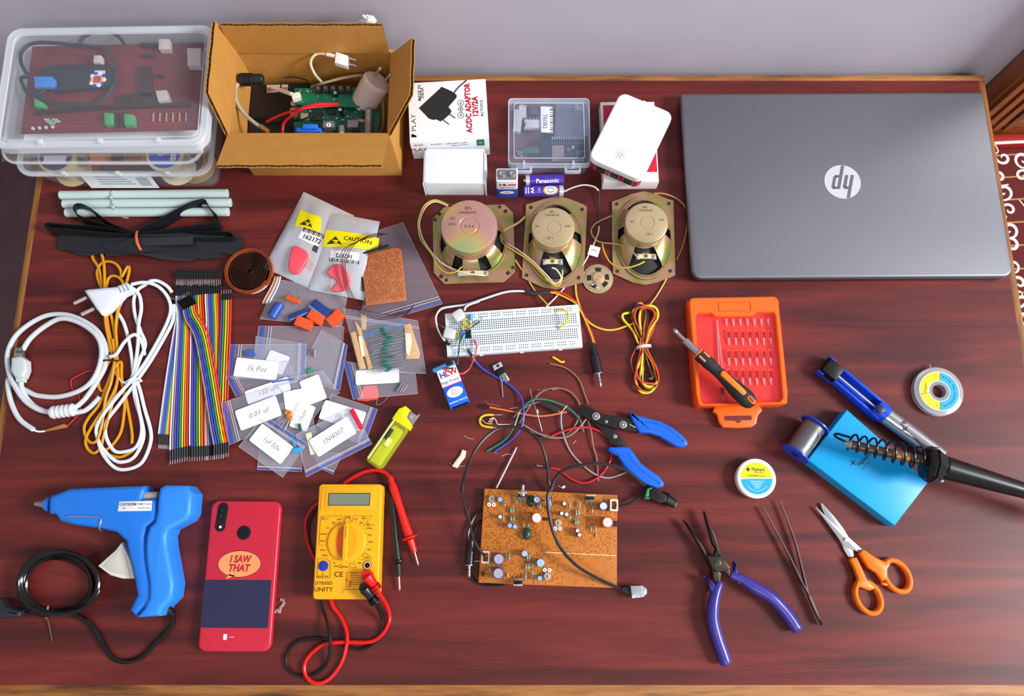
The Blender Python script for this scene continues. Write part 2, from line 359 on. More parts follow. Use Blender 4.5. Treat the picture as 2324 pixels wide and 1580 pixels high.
GRN = C('#3f9a62', .45)
for pts in ([(790, 755), (860, 760), (860, 845), (795, 845)], [(940, 765), (1015, 770), (1018, 850), (945, 850)], [(255, 640), (330, 680), (335, 720), (260, 710)]): blk(t, 'terminal_block', pts, 112.1, 120, GRN, 1.5)
for pts in ([(870, 755), (900, 755), (900, 860), (870, 860)], [(920, 755), (940, 755), (940, 860), (920, 860)], [(1070, 400), (1150, 400), (1160, 640), (1060, 640)], [(900, 620), (1180, 600), (1210, 690), (900, 700)], [(1070, 225), (1200, 225), (1200, 250), (1070, 250)], [(1080, 310), (1180, 310), (1180, 325), (1080, 325)], [(1180, 465), (1245, 465), (1245, 480), (1180, 480)], [(260, 740), (820, 700), (1440, 680), (1440, 700), (820, 720), (260, 765)]): blk(t, 'chip', pts, 112.1, 117, C('#2a1a20', .5))
for pts in ([(1210, 195), (1290, 195), (1290, 272), (1210, 272)], [(1425, 265), (1530, 265), (1530, 400), (1430, 400)], [(1185, 590), (1270, 585), (1290, 660), (1205, 670)], [(715, 320), (770, 320), (765, 375), (710, 375)]): blk(t, 'connector', pts, 112.1, 121, C('#b9aeb0', .5))
mb = MB()
for k in range(6): p = t.L(*cb([(1165+50*k, 790)])[0], 115); mb.rod((p.x, p.y-5, 13), (p.x, p.y+5, 14), .8, C('#c89a8a', .4, .3), 6)
for k in range(5): p = t.L(*cb([(350+20*k, 805+15*(k % 3))])[0], 115); mb.rod((p.x-3, p.y, 13), (p.x+3, p.y, 13), 1.4, C('#8fae9a', .4), 6)
for k in range(4): p = t.L(*cb([(245+50*k, 875-4*k)])[0], 115); mb.ball(p.x, p.y, 13.5, 2.4, C('#a9a2a2', .4), 8)
t.part('resistor_row', mb)
t = T('usb_cable', 'thick dark USB cable with blue plug coiled on the maroon board', 'cable', -470, 500, 112)
mb = MB(); pts = cb([(410, 520), (250, 640), (170, 540), (165, 490), (210, 480), (160, 380), (170, 290), (280, 225), (560, 240), (800, 270), (850, 340), (880, 420), (860, 560), (720, 690), (420, 690), (260, 600)])
CB = C('#202a36', .45); mb.tube(spl(t.Ls(pts, 119), 6), 2.0, CB, 7)
pts = cb([(600, 240), (640, 180), (720, 145), (820, 140), (900, 175), (950, 240)]); mb.tube(spl(t.Ls(pts, 122), 6), 2.1, CB, 7); t.part('cord', mb)
mb = MB(); mb.prism(t.poly(cb([(300, 420), (420, 390), (820, 390), (880, 440), (860, 560), (420, 600), (300, 560)]), 118), 2, 7, C('#1d2430', .5), 2); t.part('pouch', mb)
mb = MB(); mb.prism(t.poly(cb([(255, 480), (395, 480), (400, 495), (415, 500), (415, 545), (400, 550), (395, 562), (262, 562)]), 124), 7.5, 12, C('#2f7fd0', .4), 1); t.part('plug', mb, label='bright blue plug')
mb = MB(); mb.prism(t.poly(cb([(720, 435), (800, 435), (800, 460), (720, 460)]), 120), 7.1, 7.6, C('#d8c8b8', .5)); p = t.L(*cb([(742, 505)])[0], 120)
mb.cyl(p.x, p.y, 7.1, 7.9, 8.5, C('#b7bfe2', .5), 20)
for k in range(10): a = k*.63; mb.cyl(p.x+8*math.cos(a), p.y+8*math.sin(a), 7.2, 8.0, 2, C('#2a3f9a' if k % 2 else '#e6ecf8', .5), 8)
mb.box(p.x-4, p.x+4, p.y-4, p.y+4, 8, 8.4, C('#c0392f', .5)); mb.box(p.x-7, p.x-4, p.y-3, p.y+2, 8, 8.3, C('#e9c22c', .5)); mb.box(p.x+4.5, p.x+7, p.y-3, p.y+2, 8, 8.3, C('#e9c22c', .5)); t.part('badge_sticker', mb)
# ---- cardboard box
CARD = C('#bd853b', .75, bump=.15, bscale=90, var=.06); CARD_GAP_SHADE = C('#5c3c18', .8)  # second colour: fluting painted dark to stand for shade in the gaps
bx0, bx1, by0, by1, bh = -325, -138, 438, 551, 97
t = T('cardboard_box', 'open brown corrugated cardboard box full of electronics parts', 'cardboard box', (bx0+bx1)/2, (by0+by1)/2, 0)
cx, cy = (bx0+bx1)/2, (by0+by1)/2; hw, hd = (bx1-bx0)/2, (by1-by0)/2
mb = MB(); mb.ring(rrect(2*hw, 2*hd, 1.5, 2), rrect(2*hw-7, 2*hd-7, 1, 2), 0, bh, CARD); mb.box(-hw+3, hw-3, -hd+3, hd-3, 0, 3.5, CARD); t.part('box_body', mb)
def flap(a, b, dirv, L, cut0=0, cut1=0, nm='flap'):
    a = Vector(a); b = Vector(b); d = Vector(dirv).normalized(); u = (b-a); W = u.length; u.normalize(); n = u.cross(d).normalized(); N = int(W/1.6)
    mb = MB()
    def Lv(s):
        x = s*W
        if cut0 and x < cut0: return L*(.05+.95*x/cut0)
        if cut1 and x > W-cut1: return L*(.05+.95*(W-x)/cut1)
        return L+math.sin(x*.21)*.4
    for off in (-1.9, 1.9):
        vs = []; fs = []; th = .35
        for s_ in range(N+1):
            q = s_/N; base = a+u*(q*W)+n*off; top = base+d*Lv(q); vs += [base-n*th, top-n*th, top+n*th, base+n*th]
        for i in range(N):
            for k in range(4): k2 = (k+1) % 4; fs.append([i*4+k, i*4+k2, i*4+4+k2, i*4+4+k])
        fs += [[0, 1, 2, 3], [N*4+k for k in (3, 2, 1, 0)]]; mb.add(vs, fs, CARD)
    vs = []; M_ = N*3
    for s_ in range(M_+1):
        q = s_/M_; o = n*(1.7*math.sin(q*W*2*PI/6.5)); base = a+u*(q*W)+o; vs += [base, base+d*(Lv(q)-.3)]
    mb.add(vs, [[2*i, 2*i+1, 2*i+3, 2*i+2] for i in range(M_)], CARD_GAP_SHADE); t.part(nm, mb)
z = bh
flap((-hw+3, -hd+3, z), (hw-3, -hd+3, z), (0, -50, 23), 56, 0, 0)
flap((-hw+1, hd-3, z), (hw-6, hd-3, z), (0, 1, 46), 48)
flap((-hw+2, -hd+2, z), (-hw+2, hd-1, z), (-6, 0, 52), 53, 22, 0)
flap((hw-2, -hd+2, z), (hw-2, hd-8, z), (31, 0, 43), 52, 26, 8)
c2 = crop(440, 30, 4.052)
mb = MB(); mb.M = Matrix.Identity(4)
def crumple(t, ctr, r, m, seed, name):
    rr = random.Random(seed); mb = MB()
    def f(u, v):
        a = 2*PI*u; b = PI*v; q = r*(.75+.35*math.sin(3*a+5*b+seed)+.1*rr.random()) if 0 < v < 1 else r*.7
        q = q if 0 < u < 1 else r*.8
        return (ctr[0]+q*math.sin(b)*math.cos(a), ctr[1]+q*math.sin(b)*math.sin(a)*.6, ctr[2]+q*math.cos(b)*.8)
    mb.grid(f, 14, 8, m); return t.part(name, mb, sharp=20)
q = T('tissue_scrap', 'crumpled white tissue at the back right corner of the cardboard box', 'tissue', -163, 566, 0)
mb = MB(); crumple(q, (0, 0, 128), 10, WHITE, 3, 'tissue'); q2 = MB(); q2.rod((0, 2, 0), (0, 2, 128), 2.5, WHITE); q.part('tissue_tail', q2)
# contents
def CT(name, label, cat, z, px, py, grp=None): p = tp(px, py, z); return T(name, label, cat, p.x, p.y, z, 0, grp)
t = CT('power_adaptor', 'black power adaptor with white label lying in the cardboard box', 'adaptor', 4, 640, 240)
mb = MB(); mb.prism(t.poly([(570, 190), (700, 184), (702, 300), (560, 305)], 46), 0, 42, C('#17171a', .5), 4); t.part('casing', mb)
mb = MB(); mb.prism(t.poly([(605, 193), (654, 192), (652, 207), (606, 211)], 46.2), 42.1, 42.5, C('#c9b7a0', .5)); mb.prism(t.poly([(607, 199), (652, 198), (651, 205), (607, 208)], 46.6), 42.5, 42.7, C('#a86a58', .5)); t.part('paper_label', mb)
t = CT('driver_board', 'green circuit board with blue video port in the cardboard box', 'circuit board', 48, 765, 260)
PCB = C('#155341', .35, var=.25, bscale=260); PCB2 = C('#0f6b4a', .35, var=.2, bscale=200)
mb = MB(); mb.prism(t.poly([(664, 232), (816, 236), (864, 254), (858, 305), (668, 306)], 62), 12, 14, PCB, .2); t.part('board', mb)
mb = MB(); mb.prism(t.poly([(668, 200), (809, 198), (809, 221), (820, 222), (816, 243), (690, 240), (668, 234)], 68), 18, 20, PCB2, .2); t.part('button_board', mb)
def cbx(name, pts, h0, h1, m, bev=.4): mb = MB(); mb.prism(t.poly(c2(pts), h1), h0-t.z, h1-t.z, m, bev); return t.part(name, mb)
for k in range(5):
    x = 1110+70*k; p_ = cbx('push_button', [(x, 660), (x+58, 660), (x+58, 718), (x, 718)], 68.1, 74, C('#2c2926', .4)); mb = MB(); p = t.L(*c2([(x+29, 688)])[0], 75); mb.cyl(p.x, p.y, 26.05, 28, 2.2, C('#5a5248', .4), 12); t.part('button_cap', mb, p_)
vg = cbx('video_port', [(945, 1050), (1168, 1055), (1160, 1090), (940, 1085)], 62.2, 72, C('#1f6fd8', .4)); cbx('port_shroud', [(1003, 1018), (1135, 1020), (1125, 1062), (1000, 1060)], 62.2, 75, C('#2374e0', .4))
cbx('port_shell', [(985, 1090), (1120, 1092), (1115, 1125), (985, 1125)], 62.2, 70, STEEL)
for a in (960, 1130): cbx('screw_post', [(a, 1085), (a+26, 1085), (a+26, 1125), (a, 1125)], 62.2, 67, STEEL)
for pts in ([(1185, 990), (1290, 990), (1290, 1050), (1185, 1050)], [(1412, 980), (1512, 980), (1508, 1048), (1410, 1048)]): cbx('shield_can', pts, 62.1, 72, C('#8e8a82', .4, .6))
p = t.L(*c2([(1240, 1028)])[0], 72); mb = MB(); mb.cyl(p.x, p.y, 24.1, 24.4, 2.8, WHITE, 16); mb.box(p.x-.4, p.x+.4, p.y-1.6, p.y+1.6, 24.4, 24.6, BLACK); t.part('round_sticker', mb)
mb = MB(); a = t.L(*c2([(1610, 900)])[0], 68); b = t.L(*c2([(1605, 1130)])[0], 68)
mb.rod(a, b, 5.0, C('#a8a59c', .35, .8), 16, 4.4); mb.rod((a+b)/2, b, 5.6, C('#8d8a82', .35, .8), 16); t.part('coax_socket', mb)
mb = MB(); a = t.L(*c2([(1362, 1045)])[0], 66); b = t.L(*c2([(1358, 1100)])[0], 66); mb.rod(a, b, 4.2, C('#a8a59c', .35, .8), 14); mb.rod(b, b+(b-a)*.3, 3.2, C('#d8c02c', .5), 12); t.part('yellow_socket', mb)
for pts in ([(1090, 910), (1180, 905), (1175, 985), (1085, 985)], [(1235, 870), (1300, 870), (1300, 925), (1230, 925)], [(1235, 800), (1290, 800), (1290, 850), (1240, 850)], [(1540, 910), (1590, 910), (1590, 950), (1540, 950)]): cbx('chip', pts, 62.1, 65, C('#1b2522', .4))
for pts in ([(895, 735), (970, 722), (975, 770), (905, 790)],): cbx('white_connector', pts, 68.1, 76, C('#e6e2d4', .5))
for pts in ([(890, 805), (950, 800), (950, 835), (890, 840)], [(885, 870), (940, 870), (940, 930), (885, 930)], [(980, 920), (1050, 920), (1050, 970), (980, 970)], [(1500, 970), (1575, 975), (1570, 1000), (1500, 995)]): cbx('tan_connector', pts, 62.1, 66, C('#a08a6a', .5))
rr = random.Random(2); mb = MB()
for k in range(70):
    x, y = rr.uniform(985, 1660), rr.uniform(730, 1000)
    if y > 900 or x < 1470: p = t.L(*c2([(x, y)])[0], 63); zz = 20 if y < 850 and x < 1480 else 14; a_ = rr.choice((.5, 1)); mb.box(p.x-a_, p.x+a_, p.y-.6, p.y+.6, zz, zz+.8, C(rr.choice(('#9aa79c', '#5d7a6a', '#0b2f26', '#c9c7b5')), .4))
t.part('tiny_components', mb)
for c_ in ((1300, 735), (1345, 890)): mb = MB(); p = t.L(*c2([c_])[0], 74); mb.cyl(p.x, p.y, 14 if c_[1] > 800 else 20, 27, 2.4, C('#15171a', .4), 14, .3, top=TIN); t.part('capacitor', mb)
def cable(name, label, pts, r, m, z, ends=None, cat='cable', grp=None):
    p0 = pts[len(pts)//2]; p = tp(p0[0], p0[1], z); t = T(name, label, cat, p.x, p.y, z, 0, grp); mb = MB(); mb.tube(spl(t.Ls(pts), 6), r, m, 8); t.part('cord', mb); return t
REDW = C('#d31f2b', .4)
for k, pts in enumerate(([(670, 1000, 52), (780, 945, 62), (940, 890, 76), (1120, 840, 84), (1330, 835, 76)], [(815, 1120, 56), (830, 1010, 62), (930, 925, 76), (1040, 870, 84), (1330, 845, 74)])): cable('red_wire', ('red wire arching across the green board, its left end lower left', 'red wire dropping steeply beside the blue video port')[k], c2(pts), 1.7, REDW, 50, cat='wire')
GC = C('#a8a596', .5)
t = cable('din_cable', 'grey cable with fat black plug at the left inside the cardboard box', c2([(430, 630, 88), (383, 690, 88), (393, 810, 86), (460, 920, 84), (560, 1010, 84), (620, 1050, 84)]), 2.2, GC, 20)
mb = MB(); mb.rod(t.L(*c2([(415, 612)])[0], 88), t.L(*c2([(640, 605)])[0], 88), 7, C('#191b1c', .5), 16, 6, 1.5)
for k in range(5): mb.rod(t.L(*c2([(440+22*k, 611)])[0], 88), t.L(*c2([(450+22*k, 611)])[0], 88), 7.6, C('#191b1c', .5), 16)
t.part('plug', mb); mb = MB(); mb.rod(t.L(*c2([(610, 1040)])[0], 84), t.L(*c2([(680, 1090)])[0], 84), 3, C('#8a6530', .4), 10); t.part('cable_end', mb)
t = cable('white_cable', 'thin white cable ending in a white plug held up against the back flap', c2([(1195, 650, 60), (1120, 570, 75), (1075, 470, 88), (1095, 400, 94), (1150, 372, 96), (1240, 382, 98)]), 1.6, C('#d9cfae', .5), 50)
mb = MB(); mb.prism(t.poly(c2([(1300, 345), (1415, 380), (1412, 485), (1290, 445)]), 102), 44, 51, C('#f1f1f4', .35), 1.5); mb.rod(t.L(*c2([(1225, 380)])[0], 98), t.L(*c2([(1300, 395)])[0], 98), 2.4, C('#e3dcc8', .4)); t.part('plug', mb)
mb = MB()
for yy in (405, 460): mb.rod(t.L(*c2([(1412, yy)])[0], 99), t.L(*c2([(1495, yy+28)])[0], 99), 1.1, TIN, 8)
t.part('pin', mb)
cable('white_cable', 'loose loop of thin off-white cable around the round plug in the box', c2([(1080, 680, 52), (1200, 640, 66), (1400, 590, 66), (1560, 575, 60), (1700, 640, 50), (1740, 880, 44), (1730, 1060, 44), (1680, 1120, 46)]), 1.7, C('#b9aa86', .5), 30)
cable('white_cable', 'short fat white cable resting on the adaptor label in the box', c2([(720, 680, 53), (800, 710, 60), (900, 745, 74)]), 2.4, C('#e4e2dc', .4), 48)
t = CT('travel_adaptor', 'round off-white plug adaptor with two metal pins sticking up in the box', 'plug adaptor', 30, 845, 205)
a = t.L(*c2([(1560, 830)])[0], 56); b = t.L(*c2([(1690, 620)])[0], 84); mb = MB(); mb.rod(a, b, 16, C('#c9b5ae', .4), 28, 17, 2.5); d_ = (b-a).normalized(); mb.rod(a-d_*8, a, 12, C('#c9b5ae', .4), 24, 15, 2); t.part('casing', mb)
for c_, e_ in (((1665, 570), (1715, 505)), ((1760, 630), (1808, 565))): mb = MB(); a2 = t.L(*c2([c_])[0], 88); b2 = a2+(t.L(*c2([e_])[0], 104)-a2); mb.rod(a2, b2, 2, STEEL, 12, bev=.5); t.part('pin', mb)
cable('black_wire', 'loop of thin black wire in front of the adaptor in the box', c2([(1050, 620, 60), (940, 590, 60), (830, 600, 60), (800, 680, 60), (830, 740, 60), (940, 800, 60)]), .8, BLACK, 40, cat='wire')
cable('black_wire', 'tangle of black wire at the lower left inside the box', c2([(460, 1090, 40), (520, 980, 46), (640, 960, 52), (740, 1010, 54), (860, 990, 60), (1000, 980, 66), (1120, 920, 66)]), 1.2, BLACK, 30, cat='wire')
cable('brown_wire', 'frayed thin brown wire ends on the left wall of the box', c2([(260, 715, 102), (320, 760, 100), (345, 840, 92), (400, 880, 84), (470, 940, 76)]), .5, C('#5a3414', .5), 60, cat='wire')
# ---- boxed adaptor
t = TR('adaptor_carton', 'white printed carton with a black adaptor picture, beside the cardboard box', 'carton', [(932, 188), (1102, 179), (1110, 313), (923, 324)], 42)
W_, D_ = t.w/2, t.d/2; mb = MB(); mb.box(-W_, W_, -D_, D_, 0, 42, C('#eef0f4', .35), .8); t.part('carton', mb)
c3 = crop(900, 160, 3.521); LP = lambda pts, h=42.3: t.poly(c3(pts), h)
RED = C('#b5202f', .5); GR = C('#1f7a45', .5)
mb = MB(); mb.prism(LP([(360, 130), (440, 165), (480, 195), (480, 215), (415, 290), (440, 325), (425, 350), (385, 385), (350, 408), (320, 390), (295, 395), (260, 385), (178, 300), (330, 160)]), 42.05, 42.3, C('#232326', .45))
mb.tube(spl(t.Ls(c3([(455, 190), (490, 140), (560, 78)]), 42.4), 5), .8, C('#232326', .45), 5)
for a, b in (((425, 348), (470, 380)), ((375, 395), (420, 430))): mb.tube([t.L(*c3([a])[0], 42.4), t.L(*c3([b])[0], 42.4)], .9, C('#77777c', .4), 5)
for yy, r_ in ((258, 4), (308, 3.2), (358, 4)): p = t.L(*c3([(513, yy)])[0], 42.2); mb.ring(ell(r_, r_, 16, p.x, p.y), ell(r_-.6, r_-.6, 16, p.x, p.y), 42.05, 42.25, INK); mb.cyl(p.x, p.y, 42.05, 42.3, 1, INK, 8)
p0 = t.L(*c3([(513, 260)])[0], 42.2); p1 = t.L(*c3([(513, 355)])[0], 42.2); mb.box(p0.x-.25, p0.x+.25, p1.y, p0.y, 42.05, 42.2, INK)
t.part('printed_picture', mb)
def ptext(mb, cr, px, py, h, s, size, m, rz=PI/2, z=.1, **k): p = t.L(*cr([(px, py)])[0], h); mb.text(s, size, m, p.x, p.y, h-t.z+z, rz=rz, **k)
mb = MB()
for b_, m_, zz in ((.05, RED, .12), (.0, WHITE, .2)): ptext(mb, c3, 575, 300, 42, 'AC/DC ADAPTOR', 9.3, m_, z=zz, bold=b_, sx=.9); ptext(mb, c3, 630, 290, 42, '12V/2A', 9.6, m_, z=zz, bold=b_, sx=.95)
ptext(mb, c3, 575, 300, 42, 'AC/DC ADAPTOR', 9.3, RED, z=.25, bold=.012, sx=.9); ptext(mb, c3, 630, 290, 42, '12V/2A', 9.6, RED, z=.25, sx=.95, bold=.012)
ptext(mb, c3, 682, 300, 42, 'MULTIPURPOSE', 5.2, INK, bold=.02, sx=.62); ptext(mb, c3, 138, 418, 42, 'PLAY', 8, INK, sx=1.3, bold=0)
ptext(mb, c3, 184, 180, 42, 'MADE IN', 5.5, INK, bold=.02); ptext(mb, c3, 206, 180, 42, 'INDIA', 5.5, INK, bold=.02)
mb.prism(LP([(118, 535), (158, 520), (160, 532), (120, 508)]), 42.05, 42.3, GR); mb.prism(LP([(120, 506), (160, 520), (120, 536)]), 42.05, 42.3, GR)
t.part('lettering', mb)
mb = MB(); mb.M = Matrix.Translation((0, -D_-.1, 21)) @ Matrix.Rotation(PI/2, 4, 'X')
for x_, s_, m_ in ((-38, 'PLAY', INK), (-16, 'AC/DC', RED), (-2, '12V', INK), (12, 'INPUT 230V', INK), (12, '50Hz OUTPUT', INK)): mb.text(s_, 5 if x_ != 12 else 3.4, m_, x_, (13 if s_ != '50Hz OUTPUT' else 8), .1, bold=.01)
mb.box(33, 42, 4, 19, 0, .3, GR); mb.text('CE', 4, WHITE, 37.5, 11, .4, rz=PI/2); mb.text('PLAY', 9, INK, -39, 2, .1)
t.part('side_print', mb)
# ---- small white carton
t = TR('white_carton', 'plain small white carton with tucked side flaps', 'carton', [(960, 337), (1104, 338), (1103, 416), (961, 416)], 33)
W_, D_ = t.w/2, t.d/2; mb = MB(); mb.box(-W_+3, W_-3, -D_, D_, 0, 33, C('#e9eef4', .45), 1.2); t.part('carton', mb)
for s in (-1, 1):
    mb = MB(); mb.box(s*(W_-2.6), s*(W_-1.6), -D_+1, D_-3, 0, 34, C('#eef1f5', .45), .3); mb.box(s*(W_-1.2), s*W_, -D_-1, D_-6, 0, 32, C('#e9eef4', .45), .3); t.part('side_flap', mb)
# ---- clear parts case
t = TR('parts_case', 'small clear hinged plastic case holding chips and a blue module', 'plastic case', [(1155, 222), (1340, 222), (1339, 372), (1151, 372)], 33)
W_, D_ = t.w, t.d; CL = C('#ccd8ea', .15, 0, .10); CLE = C('#dfe8f6', .2, 0, .42)
mb = MB(); shell(mb, W_-6, D_-6, 0, W_-4, D_-4, 24, 4, 1.2, CL); t.part('case_body', mb)
mb = MB(); mb.ring(rrect(W_, D_, 5), rrect(W_-3, D_-3, 4), 22, 33, CLE, .6); mb.box(-W_/2+2, W_/2-2, -D_/2+2, D_/2-2, 31.8, 33, C('#c3cfe6', .12, 0, .08), .3)
mb.ring(rrect(W_-14, D_-14, 3), rrect(W_-16, D_-16, 3), 33, 33.7, CLE)
for sx in (-1, 1):
    for sy in (-1, 1):
        for k in range(3): mb.tube([(sx*(W_/2-9-4*k), sy*(D_/2-18), 33.3), (sx*(W_/2-18), sy*(D_/2-9-4*k), 33.3)], .35, CLE, 4)
t.part('case_lid', mb)
for x_ in (-31, 29):
    mb = MB(); mb.ring(rrect(20, 9, 2, 3, x_, -D_/2-1.5), rrect(15, 4, 1, 3, x_, -D_/2-1.5), 18, 24, CLE, .5); mb.box(x_-1.5, x_+1.5, -D_/2-2, -D_/2+4, 24, 34, CLE, .5); t.part('latch', mb)
Lz = lambda px, py, h: P(px, py, h)
def inner(name, label, cat, pts, h0, h1, m, bev=.3):
    g = c3(pts); q = [P(a, b, h1) for a, b in g]; cx_ = sum(v.x for v in q)/len(q); cy_ = sum(v.y for v in q)/len(q)
    tt = T(name, label, cat, cx_, cy_, h0); mb = MB(); mb.prism([(v.x-cx_, v.y-cy_) for v in q], 0, h1-h0, m, bev); tt.part('body', mb); return tt
chipm = C('#a9adb6', .4); inner('chip_holder', 'long pale grey chip tray at the left edge of the parts case', 'chip tray', [(945, 310), (1010, 315), (990, 495), (930, 480)], 12, 18, chipm)
inner('chip_holder', 'pale notched chip tray beside the barcode sticker', 'chip tray', [(1020, 390), (1150, 392), (1150, 458), (1020, 455), (1030, 440), (1038, 420), (1022, 408)], 12, 18, C('#b9bcc4', .4))
q = inner('transistor', 'dark grey power transistor at the top left of the parts case', 'transistor', [(1060, 290), (1120, 285), (1130, 350), (1065, 350)], 12, 18, C('#4a4e6a', .4))
mb = MB(); [mb.rod((-8+4*k, -8, 4), (-8+4*k, -18, 3), .5, TIN, 6) for k in range(5)]; mb.box(-18, -9, -9, 8, 1, 5, C('#b2b4ba', .4)); q.part('leg_row', mb)
q = inner('plastic_bag', 'crinkled grey antistatic bag at the right of the parts case', 'plastic bag', [(1275, 235), (1500, 240), (1530, 520), (1440, 545), (1262, 535)], 11, 14, C('#7e84a0', .25, .3, .7))
q = inner('barcode_sticker', 'white barcode sticker numbered 76082 inside the parts case', 'sticker', [(1150, 285), (1248, 288), (1250, 498), (1155, 492)], 19, 20, WHITE)
mb = MB()
for k in range(16): mb.box(4, 10, -24+3*k, -24+3*k+(.9 if k % 3 else 1.8), 1.05, 1.2, INK)
mb.text('76082', 8, INK, -2.5, -3, 1.1, rz=-PI/2); q.part('lettering', mb)
q = inner('dev_board', 'dark blue wireless module board in the parts case', 'circuit board', [(1150, 545), (1450, 550), (1500, 590), (1500, 700), (1150, 705)], 12, 14, C('#1c2a44', .35))
mb = MB(); mb.box(-17, -2, -14, 2, 2.1, 5, C('#9f9c98', .35, .5), .4); q.part('shield_can', mb)
for y0_, w_, c_ in ((11, 3.4, '#9aa6b8'), (5, 2.4, '#5c6b80'), (-19, 3, '#9aa6b8')):
    mb = MB()
    for k in range(14): mb.box(-17+2.9*k, -15.4+2.9*k, y0_, y0_+w_, 2, 3.4, C(c_, .4))
    q.part('pin_row', mb)
mb = MB(); mb.box(2, 6, -5, 0, 2, 3, C('#6d7a90', .4)); mb.box(8, 11, -2, 2, 2, 3.4, C('#d0d4da', .4)); mb.box(6, 16, -12, -7, 2, 3.4, C('#33415a', .4)); q.part('chip', mb)
inner('green_module', 'dark green board piece at the lower left of the parts case', 'circuit board', [(1010, 610), (1140, 612), (1140, 660), (1000, 660)], 12, 15, C('#2f5a52', .4))
# ---- computer case on its carton
t = TR('board_carton', 'red and white flat carton under the white computer case', 'carton', [(1371, 231), (1490, 231), (1491, 412), (1361, 414)], 20)
W_, D_ = t.w/2, t.d/2; mb = MB(); mb.box(-W_, W_, -D_, D_, 0, 20, C('#e7e5e6', .4), 1.2); mb.box(-W_+3, W_-1.5, -D_+13, D_-5, 20.02, 20.3, C('#c6203f', .4))
for k in range(9): mb.box(-12+2.6*k, -12+2.6*k+(.8 if k % 2 else 1.6), -D_+5, -D_+11, 20.02, 20.2, C('#8a8486', .5))
t.part('carton', mb)
t = TR('computer_case', 'white rounded single-board computer case tilted on the red carton', 'computer', [(1408, 207), (1531, 257), (1456, 411), (1336, 357)], 47, 20.4)
W_, D_ = t.w, t.d; PIR = C('#b01e3a', .4)
mb = MB(); mb.prism(rrect(W_-3, D_-3, 9, 6), 0, 17, PIR, .5); ports = t.part('base_shell', mb, label='dark red base shell')
mb = MB(); mb.prism(rrect(W_, D_, 10, 7), 17.1, 26.6, C('#f4f5f8', .4), 2.2, 3)
mb.prism(rrect(12, 2, .9, 3, 0, D_/2+.4), 17.1, 25, C('#f4f5f8', .4), .6); t.part('lid', mb)
for x_, w_ in ((-17, 15), (1, 13), (19, 13)):
    mb = MB(); mb.box(x_-w_/2, x_+w_/2, -D_/2+.5, -D_/2+1.45, 2, 15, C('#b7b2ac', .35, .6), .2); mb.box(x_-w_/2+1.2, x_+w_/2-1.2, -D_/2+.4, -D_/2+.49, 3.2, 13.8, BLACK); mb.box(x_-w_/2+2, x_+w_/2-2, -D_/2+.2, -D_/2+.39, 7, 9.5, C('#4a4a4c', .5)); t.part('port', mb)
mb = MB(); p = t.L(1408, 350, 47); G_ = C('#a9adb4', .5)
for dx, dy, r_ in ((0, -5.5, 2.2), (-3.6, -3, 2.6), (3.6, -3, 2.6), (-4.2, 1.5, 2.4), (4.2, 1.5, 2.4), (0, -1, 2.4), (0, 3.4, 2.2)): mb.ring(ell(r_, r_, 14, p.x+dx, p.y+dy), ell(r_-.45, r_-.45, 14, p.x+dx, p.y+dy), 26.62, 26.75, G_)
for s in (-1, 1): mb.ring(ell(2.8, 1.5, 14, p.x+s*3, p.y+7), ell(2.4, 1.1, 14, p.x+s*3, p.y+7), 26.62, 26.75, G_)
t.part('berry_emblem', mb)
# ---- batteries
HB = C('#1d55b8', .35); HW = C('#e8e8ee', .35)
def nine_volt(t, mb, lying=False):   # local: 26.5 wide x, 17 deep y, 46 tall z, label faces -y
    pass
p = tp(1151, 448, 0); t = T('nine_volt_battery', 'blue and white 9V battery standing upright with snap terminals up', 'battery', p.x, p.y+8.6, 0)
mb = MB(); mb.prism(rrect(26, 17, 2.2, 4), 0, 23, HB); mb.prism(rrect(26, 17, 2.2, 4), 23, 45, HW, 1); mb.prism(rrect(22.5, 13.5, 1.6, 4), 45.02, 45.5, C('#8d8d90', .4, .6)); t.part('casing', mb)
for x_, n_ in ((-6, 14), (6, 6)):
    mb = MB(); mb.at(x_, 0, 45.5); mb.lathe([(3.2, 0), (3.2, 1), (3.8, 2.2), (3.4, 3), (2.4, 3), (2.2, 1.2), (.01, 1)], STEEL, n_); t.part('terminal', mb)
mb = MB(); mb.M = Matrix.Translation((0, -8.6, 0)) @ Matrix.Rotation(PI/2, 4, 'X')
mb.text('H', 8, C('#1d3f8f', .5), -6, 35, .1, bold=.03, sx=1.2); mb.text('LW', 8, C('#c4202e', .5), 4, 35, .1, bold=.03, sx=1.2); mb.text('High Power', 3.6, INK, 0, 27.5, .1, bold=.01, sx=1.1)
mb.prism(ell(9, 4.2, 24, 0, 14), 0, .1, WHITE); mb.text('SUPER', 2.4, HB, 0, 15, .2); mb.text('GENERAL', 2, HB, 0, 12.4, .2); t.part('lettering', mb)
